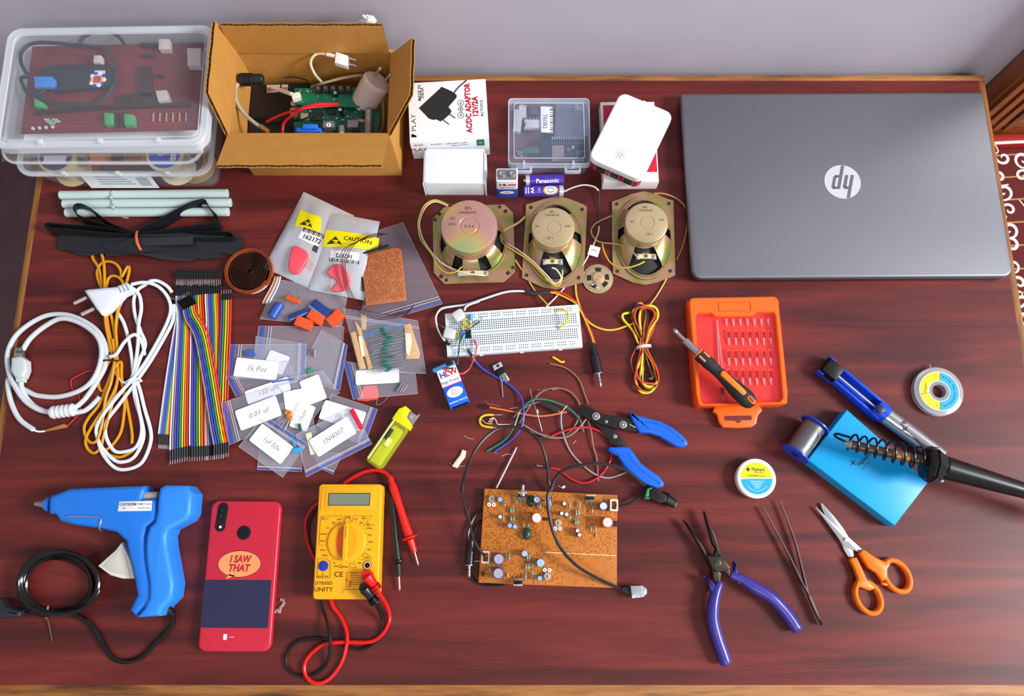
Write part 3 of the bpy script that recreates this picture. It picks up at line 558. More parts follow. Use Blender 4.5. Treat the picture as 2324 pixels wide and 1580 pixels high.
for k, (a, b, lab) in enumerate((((1190, 410), (1279, 407), 'purple AA battery lying behind its twin, brand word facing up'), ((1281, 433), (1188, 435), 'purple AA battery in front of its twin, with round yellow emblem'))):
    a = P(*a, 7); b = P(*b, 7); t = T('aa_battery', lab, 'battery', (a.x+b.x)/2, (a.y+b.y)/2, 0, math.atan2(b.y-a.y, b.x-a.x), 'pair of AA batteries'); Lh = (b-a).length/2
    PU = C('#4a2f9e', .3); mb = MB(); s = -1 if k == 0 else -1
    mb.rod((-Lh+2, 0, 7), (Lh, 0, 7), 7, PU, 24, bev=.8); mb.rod((-Lh+1.5, 0, 7), (-Lh+7, 0, 7), 7.03, C('#c9ccd4', .35, .4), 24, bev=.5); t.part('casing', mb)
    mb = MB(); mb.rod((-Lh-1, 0, 7), (-Lh+2, 0, 7), 2.6, STEEL, 14, bev=.4); t.part('terminal', mb)
    mb = MB(); rz = 0 if k == 0 else PI
    if k == 0: mb.M = Matrix.Translation((4, 0, 7)) @ Matrix.Rotation(math.radians(28), 4, 'X') @ Matrix.Translation((0, 0, 7.1)); mb.text('Panasonic', 7.2, WHITE, 0, -1, 0, bold=.02)
    else:
        mb.M = Matrix.Translation((-8, 0, 7)) @ Matrix.Rotation(PI, 4, 'Z') @ Matrix.Rotation(math.radians(14), 4, 'X')
        def dome(rx, ry, m, rr_): n = 28; mb.add([(rx*math.cos(2*PI*i/n)*.999, rr_*math.sin(ry/7*math.sin(2*PI*i/n)), rr_*math.cos(ry/7*math.sin(2*PI*i/n))) for i in range(n)]+[(rx*q*math.cos(2*PI*i/n), rr_*math.sin(q*ry/7*math.sin(2*PI*i/n)), rr_*math.cos(q*ry/7*math.sin(2*PI*i/n))) for q in (.5, .02) for i in range(n)], [[r_*n+i, r_*n+(i+1) % n, (r_+1)*n+(i+1) % n, (r_+1)*n+i] for r_ in range(2) for i in range(n)], m)
        dome(9, 6.5, C('#e8b022', .4), 7.1); dome(7, 5, C('#d9dde6', .4), 7.2); dome(4.6, 3, C('#5a5f9a', .4), 7.3); dome(4, 2, C('#d9dde6', .4), 7.35)
        for x_ in (-31, -28): mb.box(x_, x_+1, -4, 4, 6.4, 7.15, WHITE)
        mb.text('AA', 5.5, WHITE, -22.5, 0, 7.2, rz=PI/2, bold=.03); mb.text('1.5V', 3.6, WHITE, -14, 0, 7.2, rz=PI/2)
    t.part('lettering', mb)
# ---- laptop
t = TR('laptop', 'closed silver-grey laptop with round logo on its lid', 'laptop', [(1548, 212), (2240, 208), (2293, 628), (1568, 632)], 19)
W_, D_ = t.w, t.d; LAP = C('#7a7b81', .42, .7, bump=.04, bscale=900); LAPD = C('#3a3a3f', .4, .5)
def lapo(w, d, rf, rb):
    pts = []
    for cx_, cy_, r_, a0 in ((w/2-rb, d/2-rb, rb, 0), (-w/2+rb, d/2-rb, rb, 90), (-w/2+rf, -d/2+rf, rf, 180), (w/2-rf, -d/2+rf, rf, 270)):
        for i in range(8): a = math.radians(a0+90*i/7); pts.append((cx_+r_*math.cos(a), cy_+r_*math.sin(a)))
    return pts
mb = MB(); mb.prism(lapo(W_-2, D_-2, 11, 3), 1.5, 12, LAPD, 2, 3, botbev=True); t.part('base', mb)
mb = MB(); mb.prism(lapo(W_, D_, 12, 3), 12.6, 19, LAP, 3.2, 5); t.part('lid', mb)
mb = MB(); mb.rod((-W_/2+40, D_/2-4, 12.3), (W_/2-40, D_/2-4, 12.3), 3, LAPD, 14); t.part('hinge', mb)
for x_ in (-150, 150):
    for y_ in (-90, 90): mb = MB(); mb.prism(rrect(24, 6, 2, 3, x_, y_), 0, 1.5, RUBBER); t.part('rubber_foot', mb)
for y_, w_ in ((60, 12), (30, 14), (0, 13), (-25, 6)): mb = MB(); mb.box(-W_/2+.6, -W_/2+1.3, y_-w_/2, y_+w_/2, 4, 9, C('#0c0c0d', .5), .2); t.part('port', mb)
p = t.L(1912, 413, 19); mb = MB(); R_ = 22.3; mb.cyl(p.x, p.y, 19.02, 19.35, R_, C('#cfcfd4', .35, .3), 56); lg = t.part('logo_disc', mb, label='pale silver disc with cut-out letters')
mb = MB(); mb.M = Matrix.Translation((p.x+3.7, p.y, 19.4)) @ Matrix.Rotation(PI, 4, 'Z') @ Matrix(((1, .27, 0, 0), (0, 1, 0, 0), (0, 0, 1, 0), (0, 0, 0, 1)))
G_ = C('#76777f', .42, .6)
def bar(x0, x1, y0, y1): mb.box(x0, x1, y0, y1, 0, .12, G_)
bar(-8.8, -4.8, -9, 21.4); bar(-4.9, -1.5, 6, 9.6); bar(-1.9, 2.1, -9, 6.6); mb.prism([(-2, 6), (2.1, 6), (2.1, 7), (-.4, 9.6), (-2, 9.6)], 0, .12, G_)
bar(5.2, 9.2, -21.6, 9.6); bar(9.1, 13.2, 6.2, 9.6); bar(9.1, 13.2, -9, -5.6); mb.prism([(12.4, -9), (14, -9), (16.2, -6.8), (16.2, 7.4), (14, 9.6), (12.4, 9.6)], 0, .12, G_)
t.part('logo_letters', mb, lg)
# ================================================================ left side
GL = C('#cfe3df', .3, 0, .86)
for k, (a, b, lab) in enumerate((((137, 443), (517, 439), 'translucent glue stick, rearmost of the bundle touching the storage box'), ((144, 463), (524, 460), 'translucent glue stick in the middle of the tied bundle'), ((150, 483), (519, 481), 'translucent glue stick at the front of the tied bundle'))):
    a = P(*a, 5.6); b = P(*b, 5.6); c = (a+b)/2; t = T('glue_stick', lab, 'glue stick', c.x, c.y, 0, 0, 'glue sticks tied in a bundle')
    mb = MB(); o = Vector((c.x, c.y, 0)); mb.rod(a-o, b-o, 5.5, GL, 20, bev=.5); t.part('stick', mb)
p = P(268, 462, 0); t = T('wire_tie', 'twisted silver wire tied around the glue sticks', 'wire tie', p.x, p.y, 0)
mb = MB()
for s in (0, PI):
    q = []
    base = spl([(-2, 13.5, 4), (-2.5, 11.5, 11.3), (-2.5, 4, 12.2), (0, -5, 12.2), (2.5, -12, 12), (6, -17.2, 8), (7.5, -18.3, 2.5), (12, -19.5, 1.4), (15, -19.8, 1.4)], 8)
    for i, v in enumerate(base): q.append(v+Vector((math.cos(i*.5+s)*.8, 0, math.sin(i*.5+s)*.5)))
    mb.tube(q, .7, C('#dcdcdc', .3, .6), 6)
t.part('twisted_wire', mb)
# ---- heat shrink bundle
p = P(325, 545, 0); t = T('heat_shrink_bundle', 'bundle of black flat heat-shrink tubing tied with an orange wire', 'tubing', p.x, p.y, 0)
HS = C('#17181b', .42, bump=.15, bscale=60); HS2 = C('#202226', .38, bump=.2, bscale=80)
def loopband(pts, off, h0, th=.9, m=HS):
    q = spl([t.L(x, y, h0) for x, y in pts], 6); mb = MB(); mb.strip(q, off, m, th); t.part('tube_loop', mb)
c5 = crop(0, 440, 4.15)
loopband(c5([(1290, 430), (1100, 360), (900, 215), (800, 180), (755, 210), (780, 270), (880, 320), (1100, 390), (1290, 440)]), (0, 5, 17), 2)
loopband(c5([(1290, 450), (1000, 390), (700, 370), (540, 355), (495, 370), (520, 400), (700, 410), (1000, 440), (1290, 460)]), (0, 4, 18), 1.5)
loopband(c5([(1290, 440), (1500, 350), (1750, 210), (1950, 135), (2010, 210), (2090, 300), (2060, 350), (1800, 390), (1500, 430), (1290, 450)]), (0, 5, 16), 2)
loopband(c5([(1290, 460), (1600, 400), (1960, 420), (2140, 420), (2215, 440), (2210, 470), (2000, 480), (1600, 470), (1290, 470)]), (0, 4, 13), 1.5)
def flatband(pts, w, h0, m=HS2, th=1.6):
    q = spl([t.L(x, y, h) for x, y, h in pts], 5); mb = MB(); mb.strip([v-Vector((0, w/2, 0)) for v in q], (0, w, 1.5), m, th); t.part('flat_tube', mb)
flatband(c5([(560, 440, 3), (800, 460, 5), (1080, 470, 8), (1300, 470, 12), (1600, 450, 8), (1900, 450, 6), (2080, 470, 5), (2280, 500, 4)]), 24, 3)
flatband(c5([(600, 460, 3), (780, 530, 3), (980, 510, 6), (1300, 500, 9), (1600, 530, 6), (1900, 560, 4), (2080, 550, 3)]), 15, 3)
flatband(c5([(960, 470, 6), (1080, 520, 8), (1300, 460, 13), (1560, 450, 14), (1820, 440, 14)]), 10, 3, C('#2a2c31', .35, bump=.2, bscale=80))
flatband(c5([(1000, 560, 4), (1300, 540, 8), (1560, 590, 5), (1800, 600, 3), (1930, 530, 5)]), 9, 3, C('#26282d', .35, bump=.2, bscale=80))
flatband(c5([(1290, 440, 13), (1250, 450, 14), (1100, 510, 10), (980, 480, 9)]), 8, 3)
mb = MB(); mb.tube(spl([t.L(*c5([q])[0], h) for q, h in (((1290, 350), 16), ((1283, 400), 20), ((1300, 480), 18), ((1340, 545), 10), ((1385, 578), 3))], 6), 1.6, C('#e8603c', .45), 8, flat=.5); t.part('orange_tie', mb, label='orange wire tie')
# ---- yellow cable
c8 = crop(0, 600, 3.291); c5b = lambda pts: [(p[0]/4.15, 440+p[1]/4.15)+tuple(p[2:]) for p in pts]
YL = C('#d08e0e', .45, bump=.2, bscale=150)
p = P(252, 820, 0); t = T('yellow_cable', 'folded hank of thin golden-yellow cable running under the white plug', 'cable', p.x, p.y, 0)
mb = MB()
for pts in (c5b([(1060, 1490, 5), (1000, 1250, 6), (985, 1000, 6), (985, 800, 5), (975, 640, 4), (940, 530, 3), (890, 500, 3), (862, 540, 2), (880, 620, 2), (930, 700, 3), (960, 850, 3), (985, 1100, 4), (1040, 1490, 4)]),
            c5b([(1100, 1490, 3), (1060, 1200, 4), (1000, 1000, 4), (940, 850, 2), (915, 750, 2), (950, 660, 3), (1020, 637, 4), (1090, 660, 4), (1135, 720, 4), (1145, 780, 4), (1170, 740, 5), (1205, 685, 5), (1218, 720, 5), (1190, 840, 4), (1140, 1000, 3), (1100, 1200, 3), (1075, 1490, 3)]),
            c5b([(1110, 1490, 6), (1090, 1250, 6), (1130, 1000, 6), (1160, 860, 5), (1120, 790, 4), (1050, 775, 4), (1010, 830, 4), (1000, 1000, 4), (1020, 1250, 3), (1080, 1490, 3)]),
            c8([(840, 560, 6), (860, 700, 6), (830, 830, 6), (790, 940, 4), (740, 1050, 3), (660, 1150, 3), (628, 1230, 3), (660, 1320, 3), (720, 1320, 4), (760, 1200, 5), (790, 1000, 6), (830, 880, 7), (860, 700, 6)]),
            c8([(860, 560, 4), (880, 760, 5), (870, 900, 6), (800, 1050, 5), (720, 1160, 4), (645, 1290, 3), (650, 1370, 2), (700, 1410, 2), (750, 1370, 2), (780, 1260, 3), (850, 1000, 4), (880, 850, 5)]),
            c8([(820, 560, 3), (835, 680, 4), (770, 800, 3), (735, 860, 2), (745, 930, 2), (775, 945, 2), (800, 900, 4), (850, 780, 6), (905, 730, 6), (910, 850, 4), (950, 1050, 2), (985, 1250, 2), (985, 1340, 2)]),
            c8([(870, 700, 4), (900, 830, 3), (930, 1000, 3), (925, 1130, 3), (900, 1260, 2), (830, 1360, 2), (760, 1400, 2), (800, 1420, 2), (900, 1440, 2), (1000, 1390, 2)])):
    mb.tube(spl(t.Ls(pts), 6), 1.75, YL, 7)
t.part('cord', mb)
mb = MB(); p = t.L(258, 822, 0); mb.tube([(p.x+9*math.cos(a*PI/8), p.y, 5+5.5*math.sin(a*PI/8)) for a in range(16)], 1.1, C('#2c1c12', .5), 6, closed=True); t.part('dark_tie', mb)
# ---- white power cord
WC = C('#dfe6ef', .38); p = P(290, 860, 0)
t = T('mains_cable', 'white mains cord with two-pin plug, folded and tied in the middle', 'cable', p.x, p.y, 0); mb = MB()
for pts in (c8([(980, 150, 12), (1080, 135, 9), (1180, 165, 7), (1250, 240, 5), (1275, 330, 4), (1250, 430, 4), (1180, 570, 4), (1080, 740, 5), (970, 880, 8), (850, 1010, 6), (750, 1130, 3), (720, 1230, 3), (750, 1350, 3), (850, 1460, 3), (930, 1475, 3), (1010, 1430, 3), (1070, 1300, 3), (1060, 1180, 3), (1010, 1000, 5), (1000, 870, 7), (1040, 720, 4), (1085, 600, 3), (1050, 500, 3), (1010, 380, 3), (1000, 270, 3), (1030, 190, 4), (1090, 150, 4), (1120, 125, 8), (1180, 125, 8), (1250, 165, 7), (1285, 210, 5)]),
            c8([(1300, 300, 3), (1290, 420, 3), (1220, 560, 3), (1120, 730, 4), (1000, 900, 6), (880, 1060, 5), (800, 1170, 3), (790, 1280, 3), (850, 1390, 3), (930, 1400, 3), (1020, 1360, 3), (1060, 1230, 5), (1030, 1050, 6), (1000, 900, 5)]),
            c8([(990, 180, 9), (1040, 230, 6), (1055, 330, 6), (1035, 450, 5), (1030, 600, 5), (1010, 740, 5), (980, 860, 6), (900, 960, 7), (780, 1110, 6), (722, 1220, 5), (730, 1300, 3), (770, 1420, 3), (860, 1520, 3), (960, 1530, 3), (1060, 1480, 3), (1120, 1350, 3), (1125, 1240, 3), (1080, 1080, 3), (1040, 920, 4), (1000, 830, 4), (985, 700, 3), (960, 560, 3), (925, 440, 3), (885, 370, 3)]),
            c8([(820, 690, 9), (870, 670, 10), (930, 580, 8), (1005, 525, 8), (1060, 580, 4), (1080, 680, 3)])):
    mb.tube(spl(t.Ls(pts), 6), 2.1, WC, 8, flat=.8)
t.part('cord', mb)
mb = MB(); mb.tube(spl(t.Ls(c8([(840, 770, 3), (870, 830, 3), (930, 880, 5), (990, 850, 10), (1060, 870, 8), (990, 885, 9), (920, 885, 5), (880, 830, 4), (860, 780, 3)])), 5), 1.0, C('#e6e9ee', .4), 6); t.part('wire_tie', mb)
mb = MB(); pl = c5([(790, 912), (830, 897), (1100, 872), (1140, 850), (1190, 830), (1245, 870), (1240, 905), (1150, 945), (1110, 990), (1080, 1050), (950, 1137), (905, 1085)])
mb.prism(t.poly(pl, 16), 3, 18, WC, 4, 3)
for k in range(3):
    a = t.L(*c5([(1120+35*k, 870-8*k)])[0], 17); b = t.L(*c5([(1150+35*k, 930-10*k)])[0], 17); mb.tube([(a.x, a.y, 18), (b.x, b.y, 18)], 1.0, C('#aab2bd', .5), 6)
t.part('plug', mb)
for a, b in (((820, 975), (695, 1035)), ((890, 1080), (765, 1138))): mb = MB(); mb.rod(t.L(*c5([a])[0], 11), t.L(*c5([b])[0], 11), 2.4, C('#d9c9c0', .3, .8), 14, bev=1); t.part('pin', mb)
# ---- usb cable
p = P(125, 860, 0); t = T('usb_cable', 'thick white USB cable coiled in a ring, with ferrite lump and bare red wire', 'cable', p.x, p.y, 0); mb = MB()
WU = C('#ccd2d6', .42)
for pts in (c8([(155, 860, 5), (165, 930, 5), (200, 1000, 4), (270, 1070, 4), (380, 1110, 6)]), c8([(550, 1110, 6), (640, 1090, 4), (720, 1020, 3), (745, 990, 3)]),
            c8([(550, 1080, 6), (640, 1000, 4), (740, 850, 4), (790, 740, 4), (785, 600, 4), (720, 490, 4), (600, 410, 4), (480, 375, 4), (340, 385, 4), (200, 460, 4), (100, 560, 4), (55, 690, 4), (75, 830, 6), (130, 940, 8), (200, 1030, 7), (300, 1090, 6), (390, 1105, 7)]),
            c8([(170, 640, 7), (230, 550, 6), (340, 460, 6), (460, 405, 8), (600, 440, 8), (720, 530, 8), (760, 640, 8), (740, 770, 7), (680, 880, 6), (580, 950, 4), (430, 990, 3), (280, 980, 3), (200, 945, 3), (120, 900, 3), (65, 860, 3), (65, 940, 3), (90, 1050, 3), (150, 1160, 3), (250, 1235, 3)])):
    mb.tube(spl(t.Ls(pts), 6), 2.9, WU, 9)
t.part('cord', mb)
mb = MB(); a = t.L(*c8([(375, 1110)])[0], 8); b = t.L(*c8([(565, 1085)])[0], 8); mb.rod(a, b, 7, C('#d8dadb', .4), 18, bev=2)
for k in range(5): q = a+(b-a)*(.12+.18*k); mb.rod(q, q+(b-a)*.08, 7.6, C('#d8dadb', .4), 18, bev=.5)
t.part('ferrite_lump', mb)
mb = MB(); mb.prism(t.poly(c8([(95, 700), (165, 690), (205, 720), (208, 790), (185, 850), (120, 850), (90, 800)]), 10), 3, 14, C('#c5cccb', .4), 3, 3); mb.prism(t.poly(c8([(120, 845), (185, 845), (180, 880), (125, 880)]), 8), 3, 11, C('#c5cccb', .4), 2); t.part('plug', mb)
mb = MB(); mb.prism(t.poly(c8([(112, 625), (168, 622), (172, 692), (105, 698)]), 10), 6, 11, C('#a5a099', .35, .8), .4)
for x_ in (125, 148): mb.prism(t.poly(c8([(x_, 648), (x_+14, 648), (x_+14, 662), (x_, 662)]), 11), 11, 11.1, BLACK)
t.part('plug_shell', mb)
mb = MB(); mb.tube(spl(t.Ls(c8([(500, 1210, 2), (560, 1150, 2), (600, 1090, 2), (590, 980, 1.5), (540, 930, 1.5), (530, 870, 1.5), (560, 845, 1.5), (650, 800, 1.5), (715, 800, 1.5)])), 6), 1.0, C('#b0222c', .45), 6); mb.tube(spl(t.Ls(c8([(245, 1235, 2.5), (290, 1250, 2), (340, 1245, 2)])), 4), 1.2, WHITE, 6); t.part('red_wire', mb)
mb = MB(); mb.prism(t.poly(c8([(330, 1238), (480, 1190), (500, 1205), (495, 1218), (340, 1250)]), 3), .5, 3.5, C('#a8683a', .6), .6); t.part('brown_tape', mb)
# ---- jumper wire ribbons
RC = [C(h, .42) for h in ('#6b3a1c', '#d8301e', '#f0761a', '#f0c417', '#2f9a45', '#2452b8', '#5a3fb0', '#8d9096', '#e9e9ee', '#17171a')]
RCn = ['brown', 'red', 'orange', 'yellow', 'green', 'blue', 'purple', 'grey', 'white', 'black']
def ribbon(label, top, bot, cols, h, bend=0, tdir=(0, -1), bdir=(0, 1), hl=24, midx=None):
    (tx0, ty0, tx1, ty1), (bx0_, by0_, bx1_, by1_) = top, bot; n = len(cols)
    p = P((tx0+bx0_)/2, (ty0+by0_)/2, 0); t = T('jumper_ribbon', label, 'jumper wires', p.x, p.y, 0, 0, 'rainbow jumper wire ribbons')
    for i, c in enumerate(cols):
        q = i/(n-1); a = (tx0+(tx1-tx0)*q, ty0+(ty1-ty0)*q); b = (bx0_+(bx1_-bx0_)*q, by0_+(by1_-by0_)*q)
        x1 = a[0]+(b[0]-a[0])*.12+bend; x2 = a[0]+(b[0]-a[0])*.88
        pts = [(a[0], a[1], h), (a[0]*.8+x1*.2, a[1]+22, h), (x1, a[1]+(b[1]-a[1])*.2, h), ((x1+x2)/2, (a[1]+b[1])/2, h), (x2, b[1]-(b[1]-a[1])*.14, h), (b[0], b[1], h)]
        mb = MB(); mb.tube(spl(t.Ls(pts), 4), .95, RC[c], 6); t.part('wire', mb)
        for (e, d, k_) in ((a, tdir, 0), (b, bdir, 1)):
            e1 = (e[0]+d[0]*hl, e[1]+d[1]*hl); mb = MB(); A = t.L(*e, h); B = t.L(*e1, h); mb.rod(A, B, 1.35, BLACK, 4); hs = t.part('housing', mb)
            mb = MB(); Cc = t.L(e[0]+d[0]*(hl+9), e[1]+d[1]*(hl+9), h); mb.rod(B, Cc, .4, TIN, 5); t.part('pin', mb, hs)
    return t
ribbon('rainbow ribbon of jumper wires at the far left of the ribbons, white edge outermost', (404, 694, 418, 700), (360, 985, 384, 987), [8, 7, 6, 5, 5, 4, 3, 2, 1], 1.6, -4, (-.75, -.66))
ribbon('rainbow ribbon of jumper wires second from the left, ending in the longest connector row', (400, 672, 428, 672), (386, 1022, 430, 1012), [8, 7, 6, 5, 4, 3, 2, 1, 0], 3, 4, (0, -1))
ribbon('rainbow ribbon of jumper wires in the middle, lying straight', (430, 672, 464, 668), (430, 1014, 470, 1012), [8, 6, 5, 4, 3, 2, 1, 0], 3, 3)
ribbon('rainbow ribbon of jumper wires on the right of the middle one', (466, 668, 500, 666), (468, 1012, 506, 1008), [8, 7, 6, 5, 4, 3, 2, 1, 0], 3, 2)
ribbon('narrow five-wire jumper ribbon at the far right of the ribbons', (503, 682, 524, 680), (490, 1008, 514, 1004), [6, 4, 3, 2, 1], 5.2, 0, (0, -1), (0, 1), 14)
ribbon('rainbow jumper ribbon crossing diagonally over the others', (416, 704, 444, 690), (486, 1010, 518, 1004), [7, 6, 5, 4, 3, 2, 1], 6.6, 18, (-.55, -.83))
# loose row of connectors at the top
for i in range(26):
    if i % 13 == 0: pass
p = P(452, 640, 0); t = T('jumper_ribbon', 'overlapping upper row of black jumper connectors with thin metal pins', 'jumper wires', p.x, p.y, 0, 0, 'rainbow jumper wire ribbons')
for i in range(26):
    x = 402+i*3.9+random.uniform(-.6, .6); mb = MB(); mb.rod(t.L(x, 634, 6.5), t.L(x+.6, 614, 6.5), 1.3, BLACK, 4); hs = t.part('housing', mb)
    mb = MB(); mb.rod(t.L(x-.5, 648+random.uniform(-2, 2), 6.5), t.L(x, 634, 6.5), .42, (TIN, TIN, C('#d8b49a', .4, .6))[i % 3], 5); t.part('pin', mb, hs)
# ---- coiled flat cable
p = P(570, 620, 0); t = T('ribbon_coil', 'flat brown and orange ribbon cable wound into a spiral with a striped tail', 'ribbon cable', p.x, p.y, 0)
BR = C('#3a1d12', .35); OB = C('#a04a20', .4)
q = []
for i in range(300):
    a = i/300*9*2*PI; r = 3.2+(i/300)**1.12*20.5; q.append(Vector((r*math.cos(a), -r*math.sin(a)*.98, 1)))
mb = MB(); mb.strip(q, (0, 0, 7), BR, .8); t.part('spiral', mb)
mb = MB(); q = [Vector(((25+i*.028)*math.cos(i*.09+.5)-1, -(25+i*.028)*math.sin(i*.09+.5), 1)) for i in range(142)]; mb.strip(q, (0, 0, 7.5), OB, .9); t.part('outer_turn', mb, label='orange-brown outer turns')
mb = MB()
for k, h_ in enumerate(('#e8e6e0', '#2c6cb0', '#e9e4d8', '#e07a28', '#8a4a24', '#c9c4bc')):
    mb.tube(spl([t.L(630-k*2.2+6, 628, 9), t.L(629-k*2.6+4, 642, 4), t.L(624-k*3+2, 660, 2), t.L(617-k*3, 676, 1.3), t.L(611-k*3, 689, 1.2)], 4), 1.0, C(h_, .4), 6)
    mb.tube([(26.8*math.cos(a*.1), -27*math.sin(a*.1), 1.2+k*.5) for a in range(4, 24)], .6, C(h_, .4), 5)
t.part('striped_tail', mb)
# ---- glue gun
g = crop(0, 1060, 3.2917); GB = C('#1b74d8', .42); GB2 = C('#2a86ea', .42)
p = P(330, 1250, 0); t = T('glue_gun', 'blue hot glue gun lying on its side with a coiled black cord', 'glue gun', p.x, p.y, 0)
mb = MB(); o = t.poly(g([(360, 262), (375, 212), (440, 192), (520, 160), (800, 150), (1078, 140), (1085, 180), (1062, 235), (1170, 238), (1172, 400), (1100, 450), (1085, 520), (1100, 700), (1140, 900), (1130, 1010), (1060, 1080), (1010, 1120), (965, 1070), (1020, 960), (1000, 830), (940, 560), (870, 490), (740, 460), (560, 435), (450, 410), (412, 355), (365, 350)]), 30)
mb.prism(o, 2, 32, GB, 6, 4, botbev=True); t.part('body', mb)
mb = MB(); o = t.poly(g([(1172, 240), (1185, 158), (1230, 132), (1388, 137), (1432, 195), (1420, 350), (1390, 400), (1260, 470), (1238, 520), (1245, 600), (1260, 680), (1280, 790), (1295, 880), (1280, 990), (1210, 1060), (1190, 1118), (1010, 1128), (1065, 1060), (1105, 980), (1108, 880), (1095, 790), (1082, 700), (1078, 600), (1085, 520), (1105, 450), (1150, 405), (1165, 340)]), 36)
mb.prism(o, 0, 36, GB2, 5.5, 4, botbev=True); t.part('rear_grip', mb)
mb = MB(); a = t.L(*g([(350, 278)])[0], 20); b = t.L(*g([(262, 275)])[0], 20); mb.rod(a, b, 5.2, C('#a8a49c', .3, .9), 18, 2.2); mb.rod(a+(a-b)*.4, a, 8.5, GB, 20, 7.5); t.part('nozzle', mb)
mb = MB(); a = t.L(*g([(1060, 214)])[0], 24); b = t.L(*g([(1180, 214)])[0], 24); mb.rod(a, b, 4.2, C('#a79f92', .4), 16); t.part('glue_stick_guide', mb)
mb = MB(); a = t.L(*g([(1385, 240)])[0], 22); mb.rod(a, a+Vector((9, 0, 0)), 9.5, GB2, 24, bev=1); mb.rod(a+Vector((9.05, 0, 0)), a+Vector((9.6, 0, 0)), 5.5, C('#6d3328', .6), 20); t.part('rear_opening', mb)
mb = MB(); mb.prism(t.poly(g([(915, 560), (870, 620), (735, 740), (830, 810), (920, 835), (1010, 835), (980, 700)]), 20), 12, 22, C('#d9d6cc', .4), 1.5); mb.prism(t.poly(g([(905, 600), (770, 745), (840, 790), (940, 812), (975, 812), (940, 680)]), 22), 22, 22.6, C('#c9c6bb', .4), .4); t.part('trigger', mb, label='off-white trigger')
mb = MB(); mb.prism(t.poly(g([(892, 258), (1138, 253), (1132, 328), (880, 332)]), 32), 32.1, 32.5, C('#e3e2ea', .4), .2)
p = t.L(*g([(955, 280)])[0], 32); mb.text('CAYKEN', 4.2, INK, p.x, p.y, 32.6, bold=.02, sx=1.1); p = t.L(*g([(1065, 278)])[0], 32); mb.text('HOT MELT GUN', 2.6, INK, p.x, p.y, 32.6, bold=.01)
p = t.L(*g([(960, 308)])[0], 32); mb.text('CE', 3.2, INK, p.x-5, p.y, 32.6); mb.text('100-240V 50Hz', 2.2, INK, p.x+17, p.y, 32.6); t.part('rating_label', mb)
mb = MB(); mb.tube(spl(t.Ls(g([(500, 367, 33), (700, 372, 33), (748, 382, 33), (755, 400, 33), (742, 460, 30), (760, 478, 24)])), 5), .9, C('#9fb3d0', .25, .8), 6); t.part('wire_stand', mb)
CBK = C('#131011', .2)
mb = MB(); mb.tube(spl(t.Ls(g([(1235, 1060, 16), (1290, 1110, 10), (1290, 1170, 5), (1240, 1240, 3), (1150, 1330, 3), (1060, 1420, 3), (960, 1455, 3), (860, 1435, 3), (790, 1360, 3), (740, 1270, 3), (690, 1190, 4), (620, 1130, 6), (520, 1090, 9), (400, 1100, 11), (340, 1105, 9), (220, 1080, 6), (120, 1080, 6)])), 6), 2.7, CBK, 8)
rr = random.Random(4)
pts = []
for i in range(84):
    a = i/12*2*PI+1.2; k = i//12; pts.append((430+math.cos(a)*(245+12*math.sin(i*.8)+k*9)+(k % 3)*12, 875+math.sin(a)*(200+10*math.sin(i*.5)+k*6), 3+k*2.6+1.2*math.sin(i*.9)))
mb.tube(spl(t.Ls(g(pts)), 5), 2.7, CBK, 8); t.part('cord', mb)
mb = MB(); mb.rod(t.L(*g([(1225, 1050)])[0], 17), t.L(*g([(1300, 1110)])[0], 11), 5.5, BLACK, 14, 3.4, 1)
for k in range(3): q = t.L(*g([(1245+18*k, 1066+15*k)])[0], 15-2*k); mb.rod(q, q+Vector((1.2, -1, -.3)), 6.2-k*.6, BLACK, 14)
t.part('cord_sleeve', mb)
mb = MB(); mb.prism(t.poly(g([(-60, 990), (30, 985), (60, 1040), (180, 1075), (175, 1115), (20, 1130), (-60, 1120)]), 10), 1, 17, C('#23262a', .4), 4, 3); t.part('plug', mb)
mb = MB(); mb.tube(spl(t.Ls(g([(350, 1090, 12), (358, 1150, 5), (375, 1220, 1.5), (388, 1300, 1.5)])), 4), .9, C('#5a3a34', .5), 6); mb.tube(spl(t.Ls(g([(345, 1090, 14), (360, 1040, 16), (345, 1130, 8)])), 4), .9, C('#8a8a8a', .5), 6); t.part('wire_tie', mb)
# ================================================================ bags in the middle
FILM = C('#d3d6e6', .1, 0, .14, bump=.6, bscale=90); FILM2 = C('#d6d8e4', .12, 0, .18, bump=.8, bscale=80); FILMX = C('#dfe2ee', .15, 0, .55); BLUEZ = C('#2c55c8', .3, 0, .65); SILV = C('#cdd0d6', .22, .35, 1, bump=.8, bscale=70); SILV2 = C('#c3c5ca', .2, .4, .72)
c6 = crop(500, 420, 4.388); cg = crop(490, 700, 3.95)
def film(mb, t, cs, h0, bulge, m, seed=0, wr=.5, nu=22, nv=22, bottom=True, power=.6):
    q = [t.L(x, y, h0+t.z*0) for x, y in cs]; rr = random.Random(seed)
    ph = [(rr.uniform(3, 11), rr.uniform(-9, 9), rr.uniform(0, 6), rr.uniform(.3, 1)) for _ in range(6)]
    def f(u, v):
        p = (q[0]*(1-u)+q[1]*u)*(1-v)+(q[3]*(1-u)+q[2]*u)*v; e = (max(0, math.sin(PI*u)*math.sin(PI*v)))**power
        w_ = sum(a*math.sin(k1*u+k2*v+c) for k1, k2, c, a in ph)*wr*(.25+.75*e)
        p = p+Vector((0, 0, bulge*e+max(-.3, w_)))
        return p
    t.f = f; t.q4 = q
    mb.grid(f, nu, nv, m)
    if bottom: mb.grid(lambda u, v: (q[0]*(1-u)+q[1]*u)*(1-v)+(q[3]*(1-u)+q[2]*u)*v+Vector((0, 0, -.5)), 1, 1, m)
